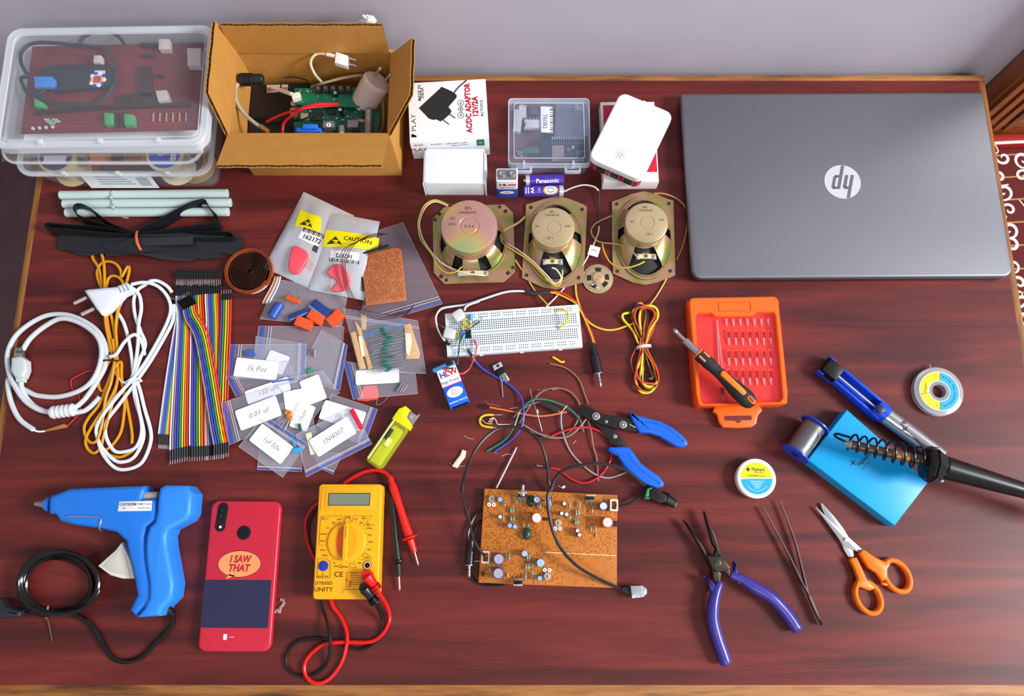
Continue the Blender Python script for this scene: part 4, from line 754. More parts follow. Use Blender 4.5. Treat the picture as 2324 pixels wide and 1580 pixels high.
def uvof(t, x, y):
    u = v = .5; q = t.q4
    for _ in range(8):
        p = (q[0]*(1-u)+q[1]*u)*(1-v)+(q[3]*(1-u)+q[2]*u)*v; du = (q[1]-q[0])*(1-v)+(q[2]-q[3])*v; dv = (q[3]-q[0])*(1-u)+(q[2]-q[1])*u
        ex, ey = x-p.x, y-p.y; det = du.x*dv.y-du.y*dv.x
        u += (ex*dv.y-ey*dv.x)/det; v += (du.x*ey-du.y*ex)/det
    return min(1, max(0, u)), min(1, max(0, v))
def drape(t, mb, off):
    z0 = min(v.z for v in mb.v)
    for v in mb.v: v.z = t.f(*uvof(t, v.x, v.y)).z+off+(v.z-z0)
    return mb
def lerp(a, b, t): return (a[0]+(b[0]-a[0])*t, a[1]+(b[1]-a[1])*t)
def bag(label, cs, h0, bulge=1.2, m=None, zipe=None, seed=1, blue=True, wr=.35, name='zip_bag', group='small clear zip bags of components', edge=True, zb=.12):
    c = [P(x, y, h0) for x, y in cs]; ctr = sum(c, Vector())/4; t = T(name, label, 'zip bag' if 'zip' in name else 'bag', ctr.x, ctr.y, 0, 0, group)
    mb = MB(); film(mb, t, cs, h0, bulge, m or FILM, seed, wr)
    t.part('film', mb)
    if edge:
        mb = MB(); q = [t.L(x, y, h0+.5) for x, y in cs]; mb.tube([a*.97+b*.03 if 0 else a for a, b in zip(q, q[1:]+q[:1])], .28, FILMX, 4, closed=True); t.part('sealed_edge', mb)
    if zipe is not None:       # zip strip along edge index zipe
        a, b, c_, d = [cs[(zipe+k) % 4] for k in range(4)]; mb = MB()
        for s_ in (zb, zb+.03): A = lerp(a, d, s_); B = lerp(b, c_, s_); mb.tube([t.L(*lerp(A, B, k/8), h0+bulge*.35+.9) for k in range(9)], .45, FILMX, 5)
        z_ = t.part('zip_strip', mb)
        if blue:
            mb = MB(); A = lerp(a, d, .02); B = lerp(b, c_, .02); A2 = lerp(a, d, zb*.6); B2 = lerp(b, c_, zb*.6)
            mb.add([t.L(*A, h0+.7), t.L(*B, h0+.7), t.L(*B2, h0+.9+bulge*.2), t.L(*A2, h0+.9+bulge*.2)], [[0, 1, 2, 3]], BLUEZ); t.part('blue_band', mb)
    return t
def label_on(t, cs, h, txt=None, size=8, rz=None, shear=.2, sx=1, m=None):
    c, w, d, a = frame4(cs, h); mb = MB(); c = c-Vector((t.o.location.x*1000, t.o.location.y*1000, 0)); mb.at(c.x, c.y, h, rz=a)
    mb.prism(rrect(w, d, 2.2, 3), 0, .25, m or WHITE)
    if txt: mb.text(txt, size, C('#77737c', .6), 0, 0, .3, rz=rz or 0, shear=shear, sx=sx, bold=-.006)
    return t.part('paper_label', mb)
def bit(t, name, mb, label=None): return t.part(name, mb, label=label)
# antistatic bags
def esd(t, cs, h, txtpos, num, flip=0):
    pass
t = bag('silver antistatic bag, the left one, showing a pink knob and number 162172 upright', [(689, 435), (803, 489), (712, 660), (598, 607)], 1.2, 9, SILV, None, 3, name='antistatic_bag', group='silver antistatic bags', wr=1.0, edge=False)
YC = C('#f0e010', .4); 
def patch(t, name, cs, dh, m, h0, extra=None, lab=None):
    if len(cs) == 4 and hasattr(t, 'f'):
        a, b, c_, d = [Vector(p) for p in t.poly(cs, h0)]; mb = MB(); mb.grid(lambda u, v: tuple(((a*(1-u)+b*u)*(1-v)+(d*(1-u)+c_*u)*v))+(0,), 14, 14, m); drape(t, mb, .35)
    else: mb = MB(); mb.prism(t.poly(cs, h0), h0, h0+dh, m, .1)
    return t.part(name, mb, label=lab)
def esdsym(t, cx, cy, h, s=1, rz=0):
    p = t.L(cx, cy, h); mb = MB(); mb.at(p.x, p.y, h+.1, rz=rz); K = C('#3a3416', .5)
    mb.prism([(0, 7*s), (6*s, 1*s), (-5*s, 1*s)], 0, .15, K); mb.prism([(-12*s, -7*s), (-6*s, 1.2*s), (-3*s, -1*s), (1*s, -2*s), (-2*s, -4*s), (5*s, -5*s)], 0, .15, K); mb.prism([(5*s, -1*s), (7*s, .5*s), (12*s, -6*s), (4*s, -4.6*s)], 0, .15, K); drape(t, mb, .6); t.part('caution_symbol', mb)
patch(t, 'caution_label', c6([(785, 235), (1005, 325), (1000, 480), (735, 395)]), .3, YC, 9.5); esdsym(t, *c6([(865, 375)])[0], 9.6, .72, -.35)
ln = patch(t, 'number_label', c6([(810, 425), (1000, 495), (970, 615), (765, 515)]), .3, WHITE, 12.5)
p = t.L(*c6([(905, 530)])[0], 12.8); mb = MB(); mb.at(p.x, p.y, 12.85, rz=-.36); mb.text('162172', 8, INK, 0, 0, 0, bold=.02)
for k in range(13): mb.box(-15+2.2*k, -15+2.2*k+(.7 if k % 3 else 1.4), 5.5, 11, 0, .1, INK)
drape(t, mb, .6); t.part('barcode', mb)
smooth2 = lambda p: [tuple(v[:2]) for v in spl([(x, y, 0) for x, y in p], 4, True)]
PK = C('#f0485a', .4, 0, .92)
mb = MB(); mb.prism(smooth2(t.poly(c6([(740, 600), (850, 655), (870, 720), (830, 800), (760, 880), (680, 850), (680, 740), (700, 660)]), 13)), 8.5, 13.2, C('#f2505f', .35), 2, 3); t.part('pink_knob', mb, label='pink knob showing through the film')
patch(t, 'grey_piece', c6([(870, 730), (925, 765), (890, 840), (835, 800)]), .6, C('#b5a8a6', .4), 12)
patch(t, 'dark_piece', c6([(930, 590), (975, 610), (955, 670), (905, 640)]), .5, C('#45454a', .4), 12)
t = bag('silver antistatic bag, the right one, with yellow CAUTION label and upside-down number', [(732, 478), (862, 503), (826, 682), (702, 658)], 3.6, 9, SILV, None, 5, name='antistatic_bag', group='silver antistatic bags', wr=1.0, edge=False)
patch(t, 'caution_label', c6([(1040, 435), (1572, 505), (1555, 640), (1010, 605)]), .3, YC, 12.5); esdsym(t, *c6([(1140, 550)])[0], 12.6, .78, -.1)
mb = MB(); p = t.L(*c6([(1365, 545)])[0], 12.8); mb.text('CAUTION', 7.5, INK, p.x, p.y, 12.95, rz=-.13, bold=.01)
for k in range(3): p = t.L(*c6([(1370, 580+14*k)])[0], 12.8); mb.at(p.x, p.y, 0, rz=-.13); mb.box(-11, 11, 0, .5, 12.9, 13, C('#b9a620', .5))
drape(t, mb, .6); t.part('caution_lettering', mb)
patch(t, 'number_label', c6([(1095, 635), (1385, 665), (1360, 775), (1080, 735)]), .3, WHITE, 15.5)
mb = MB(); p = t.L(*c6([(1230, 690)])[0], 15.8); mb.at(p.x, p.y, 15.9, rz=PI-.12); mb.text('162172', 7, INK, 0, 1, 0, bold=.02)
for k in range(18): mb.box(-19+2.1*k, -19+2.1*k+(.7 if k % 3 else 1.3), 5, 9, 0, .1, INK)
drape(t, mb, .6); t.part('barcode', mb)
mb = MB(); mb.prism(smooth2(t.poly(c6([(1120, 800), (1200, 790), (1260, 860), (1290, 960), (1250, 1040), (1100, 1050), (1160, 960), (1060, 880)]), 14)), 10, 15, C('#f0606c', .35), 2, 3); t.part('pink_knob', mb, label='pink knob showing through the film')
for s_, cs in ((0, c6([(1110, 880), (1160, 990), (1100, 1020), (1080, 1000)])),): patch(t, 'painted_highlight', cs, .4, C('#eeeef2', .2), 14)  # pale patch draped on the film, a highlight put into colour
# capacitor bag
t = bag('clear bag holding blue and orange box capacitors, below the antistatic bags', [(628, 634), (790, 662), (776, 742), (590, 724)], 1, 7, FILM2, None, 7, name='capacitor_bag', group=None)
def boxcap(t, c_, L_, W_, H_, ang, h, m, name='capacitor', lab=None):
    p = t.L(*c6([c_])[0], h); mb = MB(); mb.at(p.x, p.y, h-H_, rz=ang); mb.prism(rrect(L_, W_, .8, 2), 0, H_, m, .6); return t.part(name, mb, label=lab)
OC = C('#ec5424', .35); NB = C('#263a78', .3); LB = C('#5f82c4', .35)
for c_, an, lab in (((825, 1370), -.35, 'orange capacitor, left'), ((950, 1312), -.55, 'orange capacitor, middle'), ((1140, 1315), .75, 'orange capacitor, right')): boxcap(t, c_, 20, 12, 9, an, 12, OC, lab=lab)
boxcap(t, (1000, 1230), 26, 11, 10, -.65, 11, NB, lab='navy blue capacitor'); boxcap(t, (960, 1262), 26, 3, 9, -.65, 11.5, LB)
boxcap(t, (775, 1290), 24, 8, 8, .42, 9, NB); boxcap(t, (785, 1305), 24, 2.6, 8, .42, 9.5, LB)
mb = MB(); mb.rod(t.L(*c6([(510, 1320)])[0], 7), t.L(*c6([(600, 1180)])[0], 7), 6, C('#2f52a8', .3), 18, bev=1); t.part('round_capacitor', mb)
mb = MB(); mb.rod(t.L(*c6([(660, 1120)])[0], 7), t.L(*c6([(790, 1170)])[0], 7), 3.4, OC, 14, bev=.8); t.part('round_capacitor', mb)
mb = MB(); rr = random.Random(3)
for k in range(9): a = t.L(*c6([(700+rr.uniform(-90, 110), 1120+rr.uniform(-40, 80))])[0], 7); b = a+Vector((rr.uniform(-12, 12), rr.uniform(-16, 12), 1)); mb.tube(spl([a, (a+b)/2+Vector((2, 1, 1)), b], 4), .35, TIN, 4)
t.part('lead_wires', mb)
# big clear zip bag + perfboard
t = bag('large crinkled clear zip bag under the small copper board', [(862, 522), (914, 505), (1004, 690), (812, 746)], .6, 2.2, C('#a9a6b4', .12, 0, .2), 2, 9, True, .9, name='zip_bag', group=None, zb=.06)
PF = C('#b5693c', .5, var=.1, bscale=120); PF2 = C('#7c4222', .6); PAD = C('#d08a58', .4, .3)
t = TR('copper_board', 'small copper-coloured stripboard with dark header edge on the large clear bag', 'circuit board', [(819, 577), (908, 560), (926, 685), (831, 691)], 8, 6.4)
w_, d_ = t.w/2, t.d/2; mb = MB(); mb.prism([(-w_, -d_), (w_, -d_), (w_, d_-3), (w_-4, d_+1), (-w_, d_-1)], 0, 1.6, PF, .1); t.part('board', mb)
mb = MB(); rr = random.Random(1)
for i in range(int(w_*2/1.9)-1):
    for j in range(int(d_*2/1.9)-3): x = -w_+1.6+i*1.9; y = -d_+4+j*1.9; mb.box(x, x+1.0, y, y+1.0, 1.61, 1.75, PF2 if rr.random() < .7 else PAD)
t.part('pad_grid', mb)
mb = MB(); a = t.L(*c6([(1388, 693)])[0], 9); b = t.L(*c6([(1680, 600)])[0], 9); mb.rod(a, b, 1.5, DARK, 6)
for k in range(16): q = a+(b-a)*(k/16); mb.rod(q, q+Vector((1, -4, 0)), .35, C('#6a3a22', .5), 4); mb.rod(q, q+Vector((-1, 3, .5)), .3, C('#3a2a22', .5), 4)
t.part('pin_header', mb); mb = MB(); mb.rod(t.L(*c6([(1402, 840)])[0], 7), t.L(*c6([(1425, 1055)])[0], 7), 1.5, DARK, 6); t.part('side_header', mb)
p = P(850, 640, 0); t = T('thin_wire_loop', 'loops of very thin dark red wire hanging around the small copper board', 'wire', p.x, p.y, 0); mb = MB()
for k in range(4):
    o = (k*9, -k*6); pts = [(1640+o[0], 492+o[1]*.6, 17), (1560, 482+k*10, 19), (1420-k*10, 530+k*8, 21), (1300-k*24, 640, 22), (1245-k*14, 800, 22), (1265-k*12, 960, 21), (1315-k*16, 1090, 18), (1405-k*16, 1215+k*8, 14), (1540, 1275+k*18, 12), (1700, 1290+k*14, 10), (1850, 1260+k*10, 9), (1935, 1190, 9)]
    mb.tube(spl(t.Ls(c6(pts)), 7), .42, C('#451416', .35), 5)
t.part('wire', mb)
# resistor bag
t = bag('clear bag with a taped row of green resistors, right of the labelled bags', [(779, 700), (948, 728), (967, 848), (817, 842)], 6, 3, FILM, 0, 12, False, .5, name='resistor_bag', group=None)
patch(t, 'blue_band', cg([(1310, 230), (1680, 100), (1700, 135), (1320, 275)]), .2, C('#4a9ad8', .2, 0, .45), 10.5)
t = T('resistor_strip', 'row of green resistors with bent leads held between two beige paper tapes', 'resistors', *P(875, 795, 0)[:2], 6.6)
TAPE = C('#d2a878', .6); 
for pts in ([(1205, 220), (1250, 205), (1345, 540), (1290, 545)], [(1240, 105), (1300, 180), (1405, 530), (1370, 550), (1310, 330)], [(1690, 145), (1745, 135), (1830, 400), (1820, 450), (1705, 455)], [(1300, 60), (1350, 50), (1345, 190), (1305, 190)]):
    mb = MB(); mb.prism(t.poly(cg(pts), 8), .3, 1.6, TAPE, .1); t.part('paper_tape', mb)
for pts in ([(1695, 220), (1745, 225), (1755, 300), (1730, 430), (1705, 400)], [(1275, 250), (1305, 250), (1335, 430), (1305, 430)]):
    mb = MB(); mb.prism(t.poly(cg(pts), 9), 1.7, 2.3, C('#eedfc8', .6), .1); t.part('white_tape', mb)
rr = random.Random(8); TE = C('#1f7a6a', .35)
for k in range(34):
    y = 195+k*11.5; x0, x1 = 1370+rr.uniform(0, 30)+k*.5, 1690+rr.uniform(-30, 10); xm = 1540+rr.uniform(-50, 40)-(12 if k < 8 else 0); yy = y-25+rr.uniform(-14, 14); hh = 9+rr.uniform(0, 3)
    a = t.L(*cg([(x0, y+20)])[0], hh); m0 = t.L(*cg([(xm-22, yy+10)])[0], hh); m1 = t.L(*cg([(xm+22, yy+2)])[0], hh); b = t.L(*cg([(x1, yy-20)])[0], hh)
    mb = MB(); mb.tube([a, m0, m1, b], .32, C('#b9c4c8', .3, .7), 4); mb.rod(m0, m1, 1.15, TE, 8, bev=.4); q = m0+(m1-m0)*.3; mb.rod(q, q+(m1-m0)*.12, 1.22, C('#0d3b38', .4), 8); t.part('resistor', mb)
# small labelled zip bags : (label, bag corners in crop, zip edge, height, label corners, handwriting, size)
SB = [
 ('large blank clear bag at the back of the pile, top left', [(385, 160), (1150, 165), (1100, 700), (340, 500)], 3, .8, None, None),
 ('clear bag with small lamps lying behind the pile centre', [(950, 190), (1180, 330), (1110, 740), (720, 620)], 1, 1.6, None, None),
 ('clear bag whose plain white label stands upright behind the first labelled bag', [(360, 250), (810, 320), (800, 650), (330, 620)], 1, 2.4, [(475, 362), (650, 438), (610, 600), (430, 540)], None),
 ('clear bag labelled 1K Pot in handwriting', [(130, 325), (800, 320), (810, 640), (90, 625)], 3, 4.4, [(185, 432), (565, 487), (545, 640), (158, 615)], ('1k Pot', 9, 0)),
 ('clear bag with label partly hidden, handwriting 150 uH', [(90, 620), (640, 470), (760, 640), (180, 790)], 3, 5.4, [(250, 740), (640, 620), (680, 720), (295, 870)], ('150 uH', 8, 0)),
 ('clear bag with blank white label near the pile centre, pointed up', [(650, 620), (960, 560), (1110, 760), (780, 900)], None, 6.2, [(738, 660), (912, 592), (1005, 800), (830, 870)], None),
 ('clear bag with a blue zip line running diagonally across the pile centre', [(480, 645), (690, 620), (975, 850), (860, 1010)], 0, 7, [(640, 760), (780, 700), (870, 980), (600, 1000)], None),
 ('clear bag with upright label 10 uH and a green diode', [(560, 860), (830, 800), (900, 1130), (560, 1210)], None, 7.6, [(722, 832), (888, 880), (822, 1110), (672, 1060)], ('10uH', 6.5, 1.4)),
 ('clear bag at the left labelled 0.01 uF in handwriting', [(45, 850), (560, 680), (740, 960), (120, 1225)], 3, 8.4, [(165, 920), (535, 782), (597, 955), (228, 1100)], ('0.01 uf', 8.5, 0)),
 ('clear bag with blue band under the bottom edge of the pile', [(395, 1240), (775, 1250), (770, 1465), (370, 1445)], 2, 1.4, None, None),
 ('clear bag tip with blue band sticking out at the bottom right of the pile', [(870, 1290), (1140, 1300), (1045, 1490), (930, 1430)], 2, 1.4, None, None),
 ('clear bag with wide white label at the right of the pile, partly covered', [(1040, 770), (1450, 905), (1330, 1230), (900, 1050)], 1, 4.8, [(982, 815), (1345, 935), (1300, 1100), (918, 990)], ('1N RR', 7, .4)),
 ('clear bag labelled 1uF 50V at the bottom left of the pile', [(430, 960), (820, 1210), (600, 1515), (205, 1240)], 0, 9.4, [(410, 1028), (700, 1245), (580, 1402), (300, 1185)], ('1uf 50v', 8, 0)),
 ('clear bag labelled 1N4007 at the bottom right of the pile', [(720, 1130), (1230, 890), (1400, 1215), (810, 1512)], 2, 10.2, [(828, 1180), (1185, 968), (1255, 1115), (922, 1342)], ('1N4007', 8.5, 0)),
 ('clear bag with blue stripe and white label tucked under the resistor bag', [(1138, 470), (1790, 590), (1810, 765), (1230, 815)], 3, 2.4, [(1232, 535), (1640, 560), (1645, 640), (1275, 712)], None),
]
for i, (lab, cs, ze, h, lc, tx) in enumerate(SB):
    t = bag(lab, cg(cs), h, .9, FILM, ze, 20+i, True, .22)
    if lc:
        label_on(t, cg(lc), h+1.9, *( (tx[0], tx[1]) if tx else ()), **({'rz': tx[2]} if tx else {}))
    BC = C('#4a8ad0', .4)
    if i == 3: mb = MB(); mb.prism(t.poly(cg([(255, 375), (340, 370), (350, 425), (260, 425)]), 8), h+.8, h+3.4, C('#3f6ab8', .4, 0, .8), 1); t.part('blue_part', mb)
    if i == 7:
        mb = MB(); a = t.L(*cg([(745, 1035)])[0], 12); b = t.L(*cg([(760, 1095)])[0], 12); mb.rod(a, b, 1.8, C('#1c5a48', .4), 10, bev=.5); t.part('diode', mb)
        for k, (x, y) in enumerate(((630, 930), (660, 940), (650, 965), (665, 985))): p = t.L(*cg([(x, y)])[0], 12); mb = MB(); mb.ball(p.x, p.y, 11+k*.2, 3.2, C('#c47a3a', .4), 12, .5); mb.rod((p.x, p.y, 10.5), (p.x-16+k*3, p.y-13-k, 10), .35, TIN, 4); t.part('disc_capacitor', mb)
    if i == 12:
        mb = MB(); mb.prism(t.poly(cg([(690, 1255), (765, 1240), (770, 1280), (680, 1298)]), 12), h+1, h+4, C('#2f9fe0', .35), .8); t.part('blue_part', mb)
        mb = MB(); mb.prism(t.poly(cg([(670, 1150), (685, 1150), (715, 1225), (700, 1250)]), 12), h+1, h+1.6, C('#2f9fe0', .35)); t.part('blue_tab', mb)
    if i == 13:
        mb = MB(); mb.prism(t.poly(cg([(805, 1125), (855, 1110), (890, 1310), (850, 1315)]), 10), h-.2, h+.6, C('#e4dcc4', .5)); t.part('beige_tape', mb)
    if i == 11:
        mb = MB(); mb.prism(t.poly(cg([(1195, 915), (1232, 893), (1328, 1078), (1290, 1090)]), 11), h+5.5, h+6.2, C('#d61a3c', .4), .2); t.part('red_strip', mb)
    if i == 1:
        mb = MB(); mb.prism(t.poly(cg([(805, 540), (860, 532), (862, 575), (820, 585)]), 6), h+.5, h+4, C('#3f8f6e', .4), 1); t.part('green_part', mb)
        for k in range(4):
            a = t.L(*cg([(885, 375+k*16)])[0], 5); mb = MB(); mb.ball(a.x, a.y, 4.6, 1.7, C('#b5928a', .3), 8); mb.rod((a.x, a.y, 4.4), (a.x-11, a.y+3-k, 4), .3, TIN, 4); t.part('lamp', mb)
    if i == 14:
        mb = MB(); mb.prism(t.poly(cg([(1330, 690), (1440, 690), (1460, 780), (1280, 790)]), 4), 1, 2.2, C('#e8665c', .4)); t.part('red_part', mb)
        for k in range(3): mb = MB(); a = t.L(*cg([(1675+24*k, 668+6*k)])[0], 6); b = t.L(*cg([(1625+24*k, 742+6*k)])[0], 6); mb.rod(a, b, .9, TIN, 6); t.part('pin', mb)
p = P(838, 900, 0); t = T('orange_capacitor', 'flat orange-red part peeking out under the bag below the resistor bag', 'capacitor', p.x, p.y, 0)
mb = MB(); mb.prism(t.poly(cg([(1260, 800), (1460, 775), (1450, 815), (1350, 832), (1270, 826)]), 1), 0, 1.8, C('#e0502e', .4), .5); t.part('body', mb); mb = MB(); mb.tube(spl(t.Ls(cg([(1450, 800, 1), (1440, 865, 1), (1500, 840, 1), (1560, 770, 2)])), 4), .35, TIN, 4); t.part('lead', mb)
# lighter
t = TR('lighter', 'transparent yellow-green lighter with metal top', 'lighter', [(901, 948), (940, 972), (857, 1065), (822, 1040)], 10, 0)
w_, d_ = t.w/2, t.d/2; LG = C('#c3c53a', .1, 0, .42)
mb = MB(); mb.prism(rrect(2*w_, 2*d_-2, 6, 5, 0, -1), 0, 12.5, LG, 3, 3, botbev=True); t.part('tank', mb)
mb = MB(); mb.prism(rrect(2*w_-9, 2*d_-12, 3, 4, 0, -3), 2, 9, C('#d6e31a', .3), 2); mb.box(-w_+2, -w_+3.5, -d_+4, d_-4, 9, 12.6, C('#eef0a8', .3)); mb.box(-w_+4, -w_+9, 2, 16, 9, 12.7, C('#33342a', .4), .5); mb.box(-3, 3, -4, 6, 9.2, 12.8, C('#e6e884', .3), .5); t.part('fuel_tube', mb)
mb = MB(); mb.prism([(-w_-.5, d_-5), (w_+.5, d_-5), (w_+.5, d_+2), (2, d_+6), (0, d_+15), (-7, d_+16), (-w_-.5, d_+9)], 0, 13, C('#e2de10', .35), 1.5); t.part('cap', mb, label='solid yellow cap')
mb = MB(); mb.prism([(1, d_+4), (w_+.8, d_+1), (w_+.8, d_+14), (1, d_+14)], 1, 12.4, C('#b9b2ac', .3, .8), 1); mb.cyl(6, d_+9, 12.4, 12.9, 2.3, C('#d8d4d0', .3, .7), 12); mb.box(w_-1, w_+1.2, d_+1, d_+17, 2, 11, STEEL, .5); t.part('metal_hood', mb)
# ---- speakers
ZN = ramp_mat('zinc_rainbow', (1, 1, 1), [(.30, '#9a8c58'), (.42, '#b09a68'), (.5, '#bc937a'), (.58, '#a8925a'), (.66, '#879357'), (.75, '#b09c74')], rough=.32, metal=.55, nscale=22, detail=1)
ZN2 = ramp_mat('zinc_rainbow_can', (1, 1, 1), [(.30, '#93a98a'), (.40, '#b5b67c'), (.45, '#d0aa68'), (.5, '#c8968a'), (.6, '#bd8f8c'), (.74, '#93a98a')], rough=.3, metal=.45, nscale=11, detail=1)
ZN3 = ramp_mat('zinc_plain_can', (1, 1, 1), [(.3, '#b5a27c'), (.5, '#cbb48c'), (.7, '#b6b07c')], rough=.3, metal=.5, nscale=14, detail=1)
CONE = C('#1d1b1b', .7); BRONZE = C('#8a7a38', .35, .6)
def speaker(label, px, py, out, rx, ry, magpx, mh, mr, basket_arms, canlow, term, txt, canm, rot=0):
    c = P(px, py, 3); t = T('speaker', label, 'speaker', c.x, c.y, 0, 0, 'speakers lying face down in a row')
    n = 48; O = [tuple(t.L(x, y, 3)[:2]) for x, y in out]
    # resample outline radially to n points
    ang = [2*PI*i/n for i in range(n)]
    def ray(a):
        d = Vector((math.cos(a), math.sin(a))); best = 0
        for i in range(len(O)):
            p = Vector(O[i]); q = Vector(O[(i+1) % len(O)]); e = q-p; den = d.x*(-e.y)+d.y*e.x
            if abs(den) < 1e-9: continue
            tt = (p.x*(-e.y)+p.y*e.x)/den; uu = (d.x*p.y-d.y*p.x)/den
            if tt > 0 and -1e-6 <= uu <= 1+1e-6: best = max(best, tt)
        return (d.x*best, d.y*best)
    angs = sorted(ang+[math.atan2(p[1], p[0]) % (2*PI) for p in O]); outer = [ray(a) for a in angs]; E = lambda s: [(rx*s*math.cos(a)*1.0, ry*s*math.sin(a)) for a in angs]
    def onE(a, s=1): k = 1/math.sqrt((math.cos(a)/rx)**2+(math.sin(a)/ry)**2); return (k*s*math.cos(a), k*s*math.sin(a))
    e1 = [onE(a) for a in angs]
    mb = MB(); mb.ring(outer, e1, 1.6, 3.2, ZN, .3); t.part('flange', mb)
    mb = MB(); N2 = 48; E2 = lambda s: [onE(2*PI*i/N2, s) for i in range(N2)]
    mb.ring(E2(1.0), E2(.93), 0, 6, ZN, .8); mb.ring(E2(.93), E2(.90), 0, 7.4, ZN, .6)
    t.part('rim', mb)
    m = t.L(*magpx, mh); cb = Vector((m.x*.75, m.y*.75))
    # cone (black paper)
    mb = MB(); vs = []; 
    for s, z, k in ((.9, 1.5, 0), (.6, 9, .4), (.3, 18, .8)):
        for i in range(N2): x, y = onE(2*PI*i/N2, s); vs.append((x+cb.x*k, y+cb.y*k, z))
    mb.add(vs, [[r*N2+i, r*N2+(i+1) % N2, (r+1)*N2+(i+1) % N2, (r+1)*N2+i] for r in range(2) for i in range(N2)]+[[2*N2+i for i in range(N2)]], CONE); t.part('cone', mb)
    # basket arms
    mb = MB()
    r0 = mr*.82
    for a0, a1 in basket_arms:
        K = max(3, int((a1-a0)/6)); vs = []
        for j in range(7):
            s = j/6
            for i in range(K+1):
                a = math.radians(a0+(a1-a0)*i/K); x, y = onE(a, .92); X, Y = m.x+r0*math.cos(a), m.y+r0*math.sin(a); zz = 6.5+(canlow-6.5)*(math.sin(s*PI/2)**.8); vs.append((x+(X-x)*s, y+(Y-y)*s, zz))
        fs = [[j*(K+1)+i, j*(K+1)+i+1, (j+1)*(K+1)+i+1, (j+1)*(K+1)+i] for j in range(6) for i in range(K)]; mb.add(vs, fs, ZN); mb.add([(v[0], v[1], v[2]-1) for v in vs], fs, ZN)
    t.part('basket', mb)
    mb = MB(); mb.at(m.x, m.y, 0); mb.cyl(0, 0, canlow-1, canlow+1.2, mr*.92, ZN, 40, .4)
    mb.lathe([(mr*.9, canlow+1.2), (mr*.9, mh-(mh-canlow)*.45), (mr, mh-(mh-canlow)*.4), (mr, mh-2), (mr-.6, mh-.6), (mr-2, mh), (mr*.36, mh), (mr*.34, mh-.6), (mr*.30, mh-.6), (mr*.28, mh), (.01, mh)], canm, 48); mg = t.part('magnet_cover', mb)
    mb = MB(); mb.at(m.x, m.y, mh+.1)
    for s, sz, x, y in txt: mb.text(s, sz, C('#5a4a2a', .5), x, y, 0, bold=.015)
    t.part('stamped_marking', mb, mg)
    tx, ty, tw, th_ = term; p = t.L(tx, ty, th_); mb = MB(); mb.at(p.x, p.y, th_-1.5); mb.box(-tw/2, tw/2, -3, 3, 0, 1.6, C('#d9c99c', .5), .3); mb.cyl(0, 0, 1.6, 2.3, 2.2, C('#6a5a3a', .5), 14)
    mb.prism([(-4, 3), (4, 3), (3, 10), (-3, 10)], -1, 0, ZN); tb = t.part('terminal_board', mb)
    for s in (-1, 1): mb = MB(); mb.at(p.x+s*(tw/2-1.5), p.y, th_); mb.box(-2.2, 2.2, -4.5, 2.5, .2, 1, TIN, .3); mb.ball(0, -1, 1.2, 1.6, C('#d8d8d8', .25, .8), 8); t.part('solder_tag', mb, tb)
    return t
c7 = crop(940, 420, 3.748)
def holes(t, pts, r, slots=()):
    for x, y in c7(pts): mb = MB(); p = t.L(x, y, 3); mb.cyl(p.x, p.y, 3.0, 3.45, r, C('#3a1a14', .6), 14); mb.ring(ell(r+.6, r+.6, 14, p.x, p.y), ell(r, r, 14, p.x, p.y), 3.0, 3.6, ZN, .1); t.part('mounting_hole', mb)
    for (x, y), (x2, y2) in slots:
        a = t.L(*c7([(x, y)])[0], 3); b = t.L(*c7([(x2, y2)])[0], 3); mb = MB(); mb.tube([(a.x, a.y, 3.1), (b.x, b.y, 3.1)], r*1.15, C('#3a1a14', .6), 10, flat=.25); t.part('mounting_slot', mb)
s1 = speaker('largest speaker, leftmost of the row, with rainbow zinc magnet cover', 1072, 556, c7([(157, 285), (255, 188), (330, 182), (640, 168), (768, 165), (842, 235), (850, 420), (858, 740), (760, 828), (500, 832), (255, 842), (165, 745), (160, 500)]), 43, 43, c7([(466, 348)])[0], 55, 33, [(200, 232), (253, 287), (308, 340), (20, 70), (110, 160)], 24, (c7([(500, 748)])[0][0], c7([(500, 748)])[0][1], 36, 14), [('BPL', 5.5, -1, 22), ('V4048RFSS', 4.6, -2, 16.5), ('8\u03a9', 4.5, -19, 9), ('20W', 4.5, -20, 2), ('G 0 6', 5, 0, -.5)], ZN2)
holes(s1, [(727, 187), (175, 297), (273, 810), (840, 702)], 2.2, [((768, 215), (785, 232)), ((205, 235), (222, 255)), ((220, 790), (240, 768)), ((788, 740), (808, 760))])
s2 = speaker('oval speaker in the middle of the row', 1259, 551, c7([(950, 165), (1000, 150), (1110, 115), (1220, 92), (1330, 120), (1440, 165), (1470, 185), (1468, 300), (1450, 640), (1440, 830), (1390, 840), (1290, 870), (1200, 888), (1090, 870), (960, 810), (916, 790), (925, 600), (945, 300)]), 35.5, 54, c7([(1183, 358)])[0], 44, 25.5, [(-62, -8), (188, 242), (15, 60), (120, 165)], 20, (c7([(1178, 650)])[0][0], c7([(1178, 650)])[0][1], 23, 15), [('BPL', 3.8, -1, 19), ('V3064RC83', 3.4, -1, 15), ('8\u03a9', 3.5, -19, 1), ('5W', 4, 17, 1), ('GF 1', 4.2, -4, -14)], ZN3)
holes(s2, [(993, 192), (1428, 208), (956, 768), (1398, 790)], 2.3)
